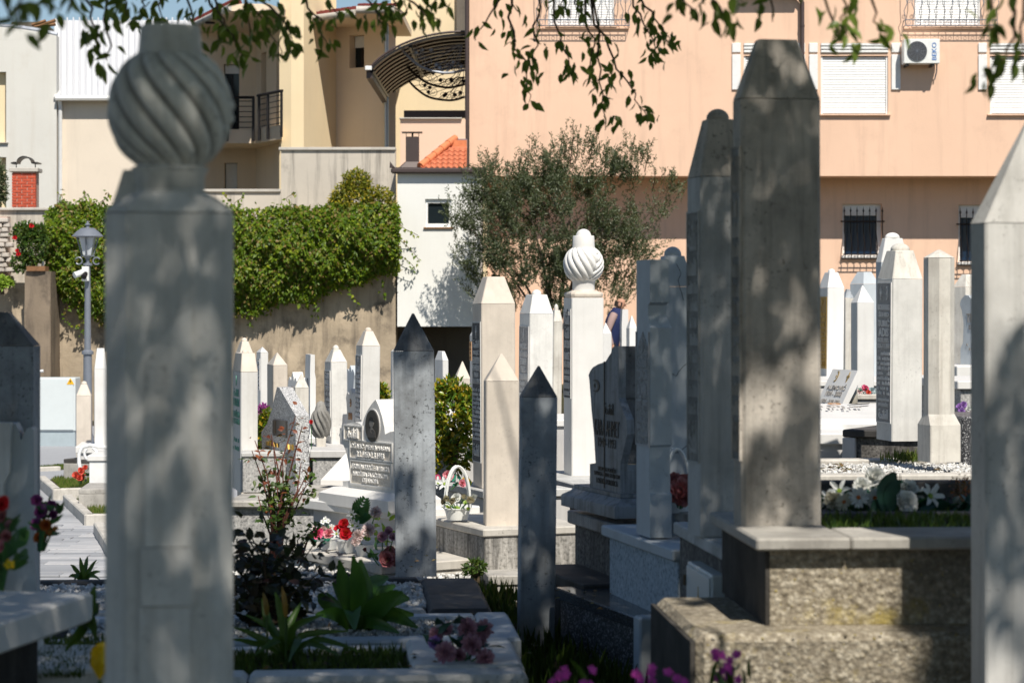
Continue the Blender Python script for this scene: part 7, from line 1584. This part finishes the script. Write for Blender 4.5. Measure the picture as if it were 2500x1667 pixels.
arr('red cloth roses and white lilies in the round white pot', 12.75, (846, 1312), [('rose', 845, 1303, 30, 'petal_red', -.07), ('rose', 840, 1280, 26, 'petal_red', -.02), ('rose', 826, 1292, 22, 'petal_red', 0), ('lily', 860, 1282, 30, 'petal_white', -.04), ('lily', 822, 1303, 24, 'petal_white', -.06), ('lily', 858, 1256, 24, 'petal_white', .02), ('lily', 872, 1284, 22, 'petal_white', -.02)], jit(10, 855, 890, 1255, 1300), 'leafgreen', .05, .028, seed=2)
arr('pale pink gerberas with lime leaves in the right white pot', 12.6, (890, 1318), [('mum', 900, 1294, 30, 'petal_pale', -.05), ('mum', 874, 1308, 26, 'petal_pale', -.07), ('mum', 868, 1322, 20, 'petal_pale', -.08), ('mum', 918, 1250, 26, 'petal_pale', .0)], jit(16, 905, 950, 1245, 1330), 'leaflime', .05, .028, seed=3)
def fern():
    o = thing('fern_frond', 'green fern frond with white specks rising from the potted flowers', 'fern', P(868, 1280, 12.8)); 
    for ex, ey, mx, my in ((894, 1212, 876, 1250), (892, 1250, 882, 1262)):
        a, m_, e = Vector((0, 0, 0)), P(mx, my, 12.8) - Vector(o.location), P(ex, ey, 12.75) - Vector(o.location)
        for k in range(11):
            t = k / 11; c = a.lerp(m_, t * 2) if t < .5 else m_.lerp(e, t * 2 - 1); d = (e - a).normalized(); sd = Vector((d.z, 0, -d.x)); L = .05 * math.sin(math.pi * (t * .8 + .15))
            for sg in (-1, 1): put('leaflet', strap([c, c + (sd * sg + d * .5) * L * .6, c + (sd * sg + d * .9) * L], .017, .2, 3), M['leafgreen'], o)
fern()
pot('teal plastic trough with dusty pink roses on the white gravel', 940, 1400, 12.3, .05, .062, .055, 'leafplastic', 'flower_trough', True)
arr('dusty pink cloth roses with green leaves in the teal trough', 12.25, (938, 1378), [('rose', 946, 1366, 40, 'petal_dusty', -.06), ('rose', 950, 1350, 32, 'petal_dusty', 0), ('rose', 932, 1310, 24, 'petal_mauve', 0), ('rose', 948, 1298, 22, 'petal_mauve', .02), ('rose', 960, 1312, 20, 'petal_mauve', -.02), ('bud', 892, 1344, 22, 'petal_dusty', -.1), ('rose', 960, 1370, 34, 'petal_dusty', -.03)], jit(16, 905, 962, 1325, 1375), 'leafgreen', .06, .03, seed=4)
def basket(label, px, py, D, r0, r1, h, hh, m, name='flower_basket'):
    o = pot(label, px, py, D, r0, r1, h, m, name); o['category'] = 'flower basket'
    b = MB()
    for dy in (-.012, .012): b.tube([(r1 * 1.0 * math.cos(t), dy, h + hh * math.sin(t) - .0) for t in np.linspace(math.pi, 0, 16)], .006, 6)
    b.tube([(-r1, 0, h * .8), (-r1 * .8, 0, h + hh * .55), (0, 0, h + hh)], .003, 4); b.build('handle', M[m], o, 50); return o
basket('white basket with a tall hoop handle on the black-streaked ledge', 1117, 1268, 12.75, .048, .060, .062, .22, 'whiteplastic').scale = (1.15, 1, 1)
arr('faded white cloth roses in the hoop-handled basket', 12.7, (1117, 1240), [('bud', 1090, 1222, 34, 'petal_cream', -.03), ('bud', 1102, 1226, 34, 'petal_cream', -.07), ('bud', 1148, 1228, 40, 'petal_cream', -.05), ('bud', 1155, 1222, 36, 'petal_white', -.02), ('rose', 1114, 1215, 22, 'petal_white', 0), ('bud', 1133, 1218, 28, 'petal_cream', 0), ('bud', 1082, 1226, 28, 'petal_cream', 0)], jit(16, 1090, 1150, 1222, 1246), 'leaflime', .035, .02, seed=5)
arr('pink rose and white lilies behind the hoop-handled basket', 13.8, (1090, 1195), [('rose', 1094, 1162, 26, 'petal_pink', 0), ('lily', 1086, 1182, 36, 'petal_white', -.05), ('lily', 1070, 1180, 28, 'petal_white', -.03), ('rose', 1128, 1180, 18, 'petal_pink', 0), ('rose', 1068, 1168, 16, 'petal_hot', 0)], jit(14, 1075, 1150, 1165, 1195), 'leafplastic', .05, .03, seed=6)
arr('yellow flowers low beside the evergreen bush', 15.0, (1140, 1190), [('rose', 1138, 1172, 16, 'petal_yellow', 0), ('rose', 1145, 1180, 14, 'petal_yellow', 0)], jit(8, 1125, 1150, 1170, 1190), 'rosegreen', .04, .025, seed=7)
arr('dusky pink chrysanthemum bouquet lying on the front grave kerb', 7.75, (1130, 1612), [('mum', 1142, 1532, 44, 'petal_mauve', 0), ('mum', 1180, 1536, 42, 'petal_mauve', .04), ('mum', 1152, 1572, 46, 'petal_mauve', -.05), ('mum', 1088, 1592, 46, 'petal_mauve', -.08), ('mum', 1184, 1606, 40, 'petal_mauve', -.06), ('peony', 1066, 1550, 36, 'petal_mauve', .05), ('peony', 1120, 1600, 34, 'petal_mauve', 0), ('peony', 1090, 1535, 30, 'petal_mauve', .06), ('mum', 1168, 1560, 36, 'petal_mauve', .05), ('peony', 1062, 1568, 30, 'petal_lilac', .03)], jit(22, 1060, 1195, 1520, 1605), 'leafteal', .06, .035, seed=8)
arr('white cloth lilies, daisies and roses on the grave behind the tallest obelisk', 8.0, (2150, 1268), [('daisy', 2096, 1214, 44, 'petal_white', -.08), ('daisy', 2136, 1216, 44, 'petal_white', -.06), ('rose', 2207, 1228, 56, 'petal_white', -.1), ('lily', 2268, 1212, 60, 'petal_white', -.05), ('lily', 2050, 1200, 56, 'petal_white', 0), ('peony', 2135, 1165, 46, 'petal_white', .08), ('peony', 2104, 1190, 44, 'petal_white', .05), ('peony', 2215, 1195, 44, 'petal_white', .06), ('lily', 2024, 1216, 44, 'petal_white', 0), ('daisy', 2062, 1226, 40, 'petal_cream', -.06), ('peony', 2036, 1222, 40, 'petal_cream', -.02), ('lily', 2242, 1206, 40, 'petal_white', .06), ('bud', 2336, 1236, 30, 'petal_white', 0), ('bud', 2362, 1225, 30, 'petal_white', 0)], jit(60, 2010, 2300, 1215, 1262) + jit(8, 2320, 2370, 1220, 1250), 'leafteal', .07, .05, seed=9)
def bigleaf():
    o = thing('cloth_leaf', 'large dark green cloth leaf standing up among the white flowers', 'leaf', P(2172, 1250, 7.95))
    for pts, wd in (([(2170, 1250), (2166, 1195), (2185, 1152)], .072), ([(2172, 1245), (2178, 1200), (2198, 1172)], .05), ([(2168, 1250), (2172, 1220), (2172, 1190)], .04), ([(2150, 1258), (2140, 1240), (2125, 1240)], .06)): put('leaf_blade', strap([P(a, b, 7.9) - Vector(o.location) for a, b in pts], wd, .2), M['leafteal'], o)
bigleaf()
basket('white wire-handled basket half hidden behind the notched stele', 1650, 1250, 9.9, .05, .06, .06, .20, 'whiteplastic')
arr('dark pink cloth peony between the notched stele and the knobbed headstone', 9.8, (1660, 1240), [('peony', 1660, 1200, 62, 'petal_dusty', -.08), ('peony', 1678, 1180, 46, 'petal_dusty', 0), ('peony', 1645, 1178, 46, 'petal_dusty', .03), ('peony', 1668, 1215, 44, 'petal_dusty', -.1)], jit(10, 1650, 1690, 1215, 1240), 'leafteal', .06, .03, seed=10)
plinth('dark grave base carrying the pink peony behind the notched stele', 1700, 9.6, 1262, 1300, .4, .6, 12, 'concretewall', 'slab', .04, .01, zb=.8, name='grave_border')
arr('purple and orange flowers behind the curved headstone on the left', 6.9, (95, 1345), [('peony', 90, 1222, 26, 'petal_purple', 0), ('peony', 100, 1250, 30, 'petal_purple', -.03), ('peony', 126, 1232, 22, 'petal_purple', 0), ('peony', 112, 1282, 26, 'petal_orange', -.05), ('peony', 98, 1312, 28, 'petal_orange', 0), ('peony', 130, 1256, 20, 'petal_purple', 0), ('peony', 90, 1280, 28, 'petal_purple', 0), ('small', 120, 1300, 16, 'petal_orange', 0), ('small', 108, 1236, 16, 'petal_purple', -.04), ('small', 136, 1290, 14, 'petal_orange', 0)], jit(26, 86, 138, 1235, 1325), 'leafgreen', .05, .028, seed=11)
arr('red and pink flowers at the left edge in front of the curved headstone', 5.7, (0, 1440), [('rose', 6, 1232, 36, 'petal_red', 0), ('rose', 2, 1262, 34, 'petal_dusty', 0), ('rose', 24, 1282, 24, 'petal_mauve', 0), ('rose', 16, 1310, 28, 'petal_dusty', -.05), ('rose', -5, 1335, 32, 'petal_pink', -.03), ('small', 22, 1378, 26, 'petal_yellow', -.05)], jit(36, -30, 48, 1280, 1400), 'leafgreen', .05, .03, seed=12)
arr('coral red flowers beside the white grave chest on the left', 26.4, (196, 1180), [('rose', 186, 1160, 16, 'petal_coral', -.05), ('rose', 198, 1150, 16, 'petal_coral', 0), ('rose', 205, 1158, 15, 'petal_coral', 0), ('rose', 194, 1166, 15, 'petal_coral', -.05), ('rose', 208, 1142, 13, 'petal_coral', .05), ('rose', 200, 1170, 13, 'petal_coral', 0)], jit(14, 185, 212, 1150, 1180), 'leafgreen', .08, .04, seed=13)
arr('pastel pink and blue flowers on the small pedestal behind the white memorial', 18.6, (2115, 962), [('rose', 2112, 950, 18, 'petal_hot', 0), ('rose', 2100, 955, 14, 'petal_pale', 0), ('rose', 2128, 954, 16, 'petal_blue', 0), ('rose', 2120, 958, 12, 'petal_coral', -.03), ('rose', 2136, 956, 12, 'petal_blue', 0)], jit(8, 2095, 2138, 948, 962), 'leafplastic', .04, .02, seed=14)
arr('lilac flowers on the white slab beside the octagonal post', 16.9, (2350, 1012), [('peony', 2344, 995, 18, 'petal_lilac', 0), ('peony', 2352, 988, 16, 'petal_lilac', 0), ('peony', 2347, 1005, 16, 'petal_lilac', -.03), ('rose', 2364, 998, 14, 'petal_white', 0)], jit(5, 2340, 2370, 995, 1010), 'leafgreen', .04, .02, seed=15)
arr('tiny red flowers on the dark bed right of the granite memorial', 16.4, (760, 1140), [('rose', 760, 1030, 10, 'petal_red', 0), ('rose', 757, 1120, 10, 'petal_coral', 0)], jit(8, 752, 772, 1110, 1140), 'copper', .035, .02, seed=17)
def jar():
    D = 18.2; o = thing('glass_jar', 'cloudy glass lantern jar behind the tilted book headstone', 'jar', P(2082, 990, D)); s = D / FPX
    m = plain('cloudy_glass', (.42, .39, .33), .1); MB().lathe([(10 * s, 0), (12 * s, 6 * s), (12 * s, 34 * s), (9 * s, 42 * s), (9 * s, 44 * s), (12 * s, 47 * s), (12 * s, 54 * s), (10 * s, 55 * s)], 18).build('jar', m, o, 40); MB().lathe([(12.6 * s, 47 * s), (12.6 * s, 50 * s)], 18).build('rim_band', M['steel'], o)
jar()
# ---------------------------------------------------------------- the walking man
def man():
    D = 43.0; z0 = PZ(727, D) - 1.76 * .96; x0 = PX(1463, D); o = thing('person', 'bald man in a navy body warmer walking behind the white headstones', 'person', (x0, D, z0), R(80)); o.rotation_euler = (R(13), 0, R(80)); o.scale = (.99, .99, .99)
    # local frame: he faces -y; his right shoulder is -x
    sk = plain('skin', (.50, .27, .18), .6); bm_ = bpy.data.meshes.new('body')
    J = [((0, .0, .95), .15, .11), ((0, .02, 1.12), .145, .105), ((0, .03, 1.32), .17, .11), ((0, .02, 1.46), .11, .08), ((0, -.005, 1.53), .056, .058), ((0, -.02, 1.60), .066, .08), ((0, -.02, 1.68), .073, .094), ((0, -.01, 1.745), .045, .06),
         ((-.09, 0, .88), .10, .10), ((-.10, -.10, .50), .062, .066), ((-.10, -.02, .09), .045, .045), ((-.10, -.17, .04), .04, .03), ((.09, 0, .88), .10, .10), ((.10, .06, .50), .062, .066), ((.10, .24, .12), .045, .045), ((.10, .12, .04), .04, .03),
         ((-.20, .03, 1.41), .065, .065), ((-.25, .06, 1.14), .048, .048), ((-.24, -.06, .90), .036, .036), ((-.235, -.12, .82), .034, .04), ((.20, .03, 1.41), .065, .065), ((.25, .0, 1.14), .048, .048), ((.24, -.14, .92), .036, .036), ((.235, -.19, .85), .034, .04)]
    E = [(0, 1), (1, 2), (2, 3), (3, 4), (4, 5), (5, 6), (6, 7), (0, 8), (8, 9), (9, 10), (10, 11), (0, 12), (12, 13), (13, 14), (14, 15), (2, 16), (16, 17), (17, 18), (18, 19), (2, 20), (20, 21), (21, 22), (22, 23)]
    bm_.from_pydata([j[0] for j in J], E, []); b = put('body', bm_, sk, o)
    b.modifiers.new('skin', 'SKIN'); 
    for v, j in zip(bm_.skin_vertices[0].data, J): v.radius = (j[1], j[2])
    bm_.skin_vertices[0].data[0].use_root = True
    ss = b.modifiers.new('sub', 'SUBSURF'); ss.levels = 1; ss.render_levels = 2
    nav = plain('navy_cloth', (.012, .022, .085), .85, bump=.3, var=.2); shirt = plain('taupe_shirt', (.36, .25, .23), .9, bump=.2); tr = plain('dark_trousers', (.02, .022, .03), .9)
    el = lambda a, c, z, cx=0, cy=.01: [(cx + a * math.cos(t), cy + c * math.sin(t), z) for t in np.linspace(0, 2 * math.pi, 20, False)]
    v = MB(); v.loft([el(.195, .155, .84), el(.20, .165, .9), el(.20, .165, 1.1), el(.21, .175, 1.3), el(.20, .155, 1.42), el(.13, .11, 1.50), el(.085, .085, 1.56)], False, False); v.build('body_warmer', nav, o, 60)
    for sg, pts in ((-1, [(-.17, .03, 1.44), (-.235, .045, 1.34), (-.262, .065, 1.13), (-.248, -.05, .91)]), (1, [(.17, .03, 1.44), (.235, .04, 1.34), (.262, .0, 1.13), (.248, -.13, .93)])): MB().tube(pts, [.07, .07, .055, .045], 12).build('sleeve', shirt, o, 60)
    for pts in ([(-.09, 0, .92), (-.10, -.10, .50), (-.10, -.02, .10)], [(.09, 0, .92), (.10, .06, .50), (.10, .24, .13)]): MB().tube(pts, [.125, .085, .07], 12).build('trouser_leg', tr, o, 60)
    for x, y, z in ((-.10, -.09, .0), (.10, .19, .02)): MB().loft([oct8(.10, .28, .03, z, x, y), oct8(.095, .26, .03, z + .06, x, y), oct8(.07, .12, .02, z + .10, x, y + .06)]).build('shoe', M['darkslab'], o)
    hair = plain('dark_hair', (.03, .024, .02), .9); h = MB(); h.loft([[(.078 * math.cos(t), -.005 + .100 * math.sin(t), z) for t in np.linspace(-.55, math.pi + .55, 14)] for z in (1.58, 1.63, 1.675)], False, False, False); h.build('hair', hair, o, 60)
    MB().loft([el(.012, .02, 1.615, 0, -.117), el(.009, .012, 1.655, 0, -.108)]).build('nose', sk, o)
    for sg in (-1, 1): MB().loft([el(.010, .022, 1.60, sg * .077, -.01), el(.013, .026, 1.63, sg * .08, -.008), el(.008, .018, 1.665, sg * .078, -.008)]).build('ear', sk, o); MB().box(sg * .03 - .012, sg * .03 + .012, -.114, -.10, 1.645, 1.656).build('eye', hair, o)
    MB().box(-.026, .026, -.112, -.10, 1.572, 1.580).build('mouth', plain('lips', (.3, .1, .08), .6), o)
    for sg, hx, hy, hz in ((-1, -.235, -.13, .80), (1, .235, -.20, .83)):
        for i in range(4): MB().tube([(hx - .027 + i * .018, hy - .01, hz), (hx - .027 + i * .018, hy - .025, hz - .045 - .008 * (i in (1, 2))), (hx - .024 + i * .016, hy - .012, hz - .078)], [.010, .009, .007], 6).build('finger', sk, o, 60)
        MB().tube([(hx + sg * -.03, hy - .02, hz + .03), (hx + sg * -.045, hy - .045, hz - .01), (hx + sg * -.035, hy - .055, hz - .04)], [.012, .010, .008], 6).build('thumb', sk, o, 60)
man()
# ================================================================ the shade tree the camera stands under
def shade_tree():
    rg = np.random.default_rng(91); base = Vector((-3.5, 2.6, .7)); o = thing('shade_tree', 'spreading tree whose leafy twigs hang across the top of the view', 'tree', base)
    tk = MB(); top = Vector((-3.1, 2.9, 4.4)); tk.tube([base - Vector((0, 0, .3)), base + Vector((.05, .02, .6)), Vector((-3.3, 2.8, 2.6)), top], [.30, .23, .20, .18], 12)
    limbs = [(-.5, -3.0, 8.2), (2.2, -1.5, 8.6), (1.0, 2.5, 8.8), (-1.8, .5, 8.0), (3.8, 3.8, 7.6), (-.2, 7.2, 4.7), (1.8, 8.6, 5.2), (3.6, 5.6, 5.4), (.6, 2.2, 6.2), (-1.4, 8.2, 4.9), (2.6, .8, 6.6), (-2.6, 6.8, 4.7), (3.4, 7.8, 5.0), (1.2, 5.0, 6.6), (-1.2, .0, 6.5), (.2, 5.4, 4.2), (-1.6, 4.4, 3.9)]
    ends = []
    for e in limbs:
        e = Vector(e); m_ = top.lerp(e, .45) + Vector((0, 0, .55)); tk.tube([top - Vector((0, 0, .25)), m_, m_.lerp(e, .6) + Vector((0, 0, .15)), e], [.10, .07, .045, .02], 8); ends.append((m_, e))
        for _ in range(9):
            t = rnd.uniform(.15, 1); c = m_.lerp(e, t); q = c + Vector((rnd.gauss(0, .8), rnd.gauss(0, .8), rnd.uniform(.05, 1.1))); tk.tube([c, c.lerp(q, .5) + Vector((0, 0, .1)), q], [.02, .013, .005], 5)
    tk.xf(Matrix.Translation(-base)).build('trunk', M['bark'], o, 50)
    # crown: clumps of leaves, out of view, thinned by zone to set which stones get sun
    N = 420000; x = rg.uniform(-4.0, 5.6, N); y = rg.uniform(-5.2, 9.4, N); z = 4.0 + 6.0 * rg.beta(1.4, 1.5, N)
    k = (z - 1.1) / TS.z; tx, ty = x - TS.x * k, y - TS.y * k
    W = np.ones(N) * 1.02
    def zone(cx, cy, rx, ry, v, soft=.35):
        nonlocal W
        d = np.sqrt(((tx - cx) / rx) ** 2 + ((ty - cy) / ry) ** 2); a = np.clip((1 + soft - d) / (2 * soft), 0, 1); W = W * (1 - a) + v * a
    zone(-.55, 11.75, .35, .45, .6); zone(-.05, 11.9, .3, .6, .35); zone(.1, 10.3, .25, .5, .85); zone(-.72, 12.9, .16, .5, .97, .2)
    zone(.66, 6.9, .44, .75, -.3, .3); zone(1.15, 8.4, .4, .35, .6); zone(1.22, 6.9, .24, .9, .45); zone(.62, 7.45, .22, .38, .40); zone(.50, 8.05, .22, .25, .8); zone(.36, 8.55, .22, .3, .72); zone(-.7, 4.6, .4, .8, .68); zone(-1.5, 8.2, .9, 1.2, .86)
    lim = np.where((np.abs(tx + .73) < .13) & (ty > 12.62), 13.15, np.where(tx > .2, 11.6, 12.0) + .25 * np.sin(tx * 5)); W = np.where(ty > lim, W * np.clip(1 - (ty - lim) / .35, 0, 1) * .8, W)
    cl = np.sin(tx * 6.1 + 1) * np.sin(ty * 5.3 + .4) + .7 * np.sin(tx * 11.3 + ty * 7.1) + .6 * np.sin(ty * 13.7 - tx * 9.0 + 2) + .5 * np.sin(tx * 21 + 1.3) * np.sin(ty * 19)
    thr = (W - .5) * 5.2; fine = np.exp(-(((tx + .7) / .5) ** 2 + ((ty - 4.6) / .9) ** 2)); keep = cl * (1 - .85 * fine) < thr + rg.normal(0, .18 + 1.6 * fine, N)
    px, py = CX + x / np.maximum(y, .05) * FPX, HY - (z - EYE) / np.maximum(y, .05) * FPX
    infr = (y > .2) & (px > -260) & (px < 2760) & (py > -110); keep &= ~infr
    keep &= rg.random(N) < .86
    pos = np.stack([x, y, z], -1)[keep] - np.array(base); n = len(pos); print('canopy leaves', n)
    ax = rg.normal(size=(n, 3)) * .7 + np.array([0, 0, -.6]); up = rg.normal(size=(n, 3)) * .55 + np.array([.15, -.4, 1])
    f = leaves('crown', pos, basis(ax, up), .078 * rg.uniform(.7, 1.25, n), .046 * rg.uniform(.7, 1.2, n), M['canopy'], o); f['kind'] = 'stuff'
    # twigs that hang into the view, each with its own leaves
    lf = LEAF6.copy(); me = mesh_np('leaf', lf * np.array([.46, 1, 1]), LEAF6F)
    T = [  # distance, path in picture points, leaves, extra clusters
        (3.9, [(20, -300), (12, -60), (25, 55)], 9), (3.9, [(60, -300), (50, -80), (48, 60)], 7), (4.2, [(120, -300), (118, -80), (114, 22)], 8), (4.6, [(150, -260), (175, -30), (165, 30)], 7),
        (6.2, [(230, -300), (215, -20), (232, 60), (238, 110)], 10), (6.4, [(275, -260), (262, 0), (270, 100), (262, 150)], 10), (6.0, [(320, -300), (300, -20), (310, 40)], 10),
        (7.0, [(350, -260), (390, -30), (400, 60)], 14), (7.2, [(430, -260), (450, -20), (470, 60), (500, 120)], 18), (7.2, [(500, -260), (520, -10), (555, 70), (590, 140)], 22), (7.3, [(560, -260), (590, -10), (640, 50), (690, 130)], 24), (7.1, [(620, -240), (640, 0), (700, 60), (712, 105)], 20), (7.3, [(470, -250), (500, 0), (540, 60), (535, 100)], 18),
        (7.4, [(700, -240), (740, -10), (780, 50), (800, 110)], 16), (7.4, [(770, -240), (800, 0), (830, 40)], 14), (7.5, [(860, -240), (890, -5), (930, 50), (945, 78)], 16), (7.5, [(960, -240), (1000, -5), (1040, 40), (1072, 50)], 16), (7.4, [(900, -200), (960, 0), (985, 35)], 12), (7.2, [(640, -200), (600, 10), (610, 90)], 16), (7.1, [(400, -200), (360, -5), (335, 35)], 14),
        (8.2, [(1280, -260), (1230, -10), (1190, 45), (1160, 100)], 6), (8.3, [(1260, -260), (1245, 0), (1250, 60), (1262, 120), (1285, 180), (1292, 250)], 26), (8.3, [(1300, -240), (1310, 20), (1305, 110), (1310, 190)], 14), (8.3, [(1340, -240), (1352, 30), (1372, 110), (1392, 172)], 16), (8.4, [(1420, -240), (1432, 50), (1450, 110), (1440, 185)], 16), (8.4, [(1440, -260), (1462, 80), (1466, 200), (1478, 318)], 24), (8.4, [(1430, -200), (1460, 60), (1510, 170), (1550, 230), (1580, 285)], 28), (8.2, [(1500, -240), (1540, 0), (1580, 70), (1608, 140)], 26), (8.1, [(1540, -240), (1570, 0), (1610, 60), (1640, 100)], 16),
        (6.0, [(1640, -280), (1660, -20), (1700, 40)], 14), (5.8, [(1700, -280), (1730, -10), (1768, 55)], 12), (6.0, [(1900, -280), (1880, -10), (1886, 55)], 6), (5.6, [(2000, -280), (2010, -10), (2040, 70), (2062, 120)], 14), (5.6, [(2060, -280), (2060, 0), (2070, 90)], 10), (5.4, [(2100, -280), (2120, 10), (2165, 95)], 10), (5.0, [(2420, -300), (2425, -20), (2420, 80)], 9), (5.0, [(2480, -300), (2480, 0), (2478, 120), (2400, 188)], 12), (4.8, [(2520, -300), (2500, 40), (2490, 150)], 8), (5.6, [(1790, -280), (1800, -40), (1815, 10)], 6), (7.6, [(1100, -240), (1085, -20), (1060, 10)], 6), (8.2, [(1390, -240), (1400, -10), (1420, 30)], 12), (8.2, [(1330, -220), (1360, -20), (1380, 20)], 10)]
    left = 300
    for D, path, n in T:
        pts = [P(a, b, D + .12 * math.sin(a * .05 + i)) - base for i, (a, b) in enumerate(path)]
        hook = pts[0] + Vector((rnd.uniform(-.2, .2), rnd.uniform(-.2, .3), .35)); fine = [hook]
        for i in range(len(pts) - 1):
            for j in range(4): fine.append(pts[i].lerp(pts[i + 1], j / 4) + Vector((rnd.gauss(0, .006), rnd.gauss(0, .008), 0)))
        fine.append(pts[-1]); tb_ = MB(); tb_.tube(fine, list(np.linspace(.006, .0015, len(fine))), 5); br = tb_.build('hanging_twig', M['twig'], o)
        rest = []
        for i in range(int(n * 1.4)):
            u = (1 - rnd.random() ** 1.5 * .72); j = min(int(u * (len(fine) - 1)), len(fine) - 2); c = fine[j].lerp(fine[j + 1], rnd.random()) + Vector((rnd.gauss(0, .022), rnd.gauss(0, .03), rnd.gauss(0, .015)))
            ax = Vector((rnd.gauss(0, .55), rnd.gauss(0, .5), rnd.gauss(-.9, .4))).normalized(); up = Vector((rnd.gauss(0, .7), rnd.gauss(-.6, .6), rnd.gauss(.3, .5)))
            if left > 0 and i % 2 == 0 and i < 16:
                xx = ax.cross(up).normalized(); zz = xx.cross(ax); s_ = rnd.uniform(.036, .056); q = put('leaf', me, M['hangleaf'], br); q.matrix_local = Matrix.Translation(c) @ Matrix((xx, ax, zz)).transposed().to_4x4() @ Matrix.Scale(s_, 4); left -= 1
            else: rest.append((c, ax, up))
        if rest:
            k = len(rest); f = leaves('leaf_cluster', np.array([r[0] for r in rest]), basis(np.array([r[1] for r in rest]), np.array([r[2] for r in rest])), rg.uniform(.034, .056, k), rg.uniform(.018, .028, k), M['hangleaf'], br, True); f['kind'] = 'stuff'
shade_tree()
# every sub-mesh that repeats keeps its own name; nothing else is drawn
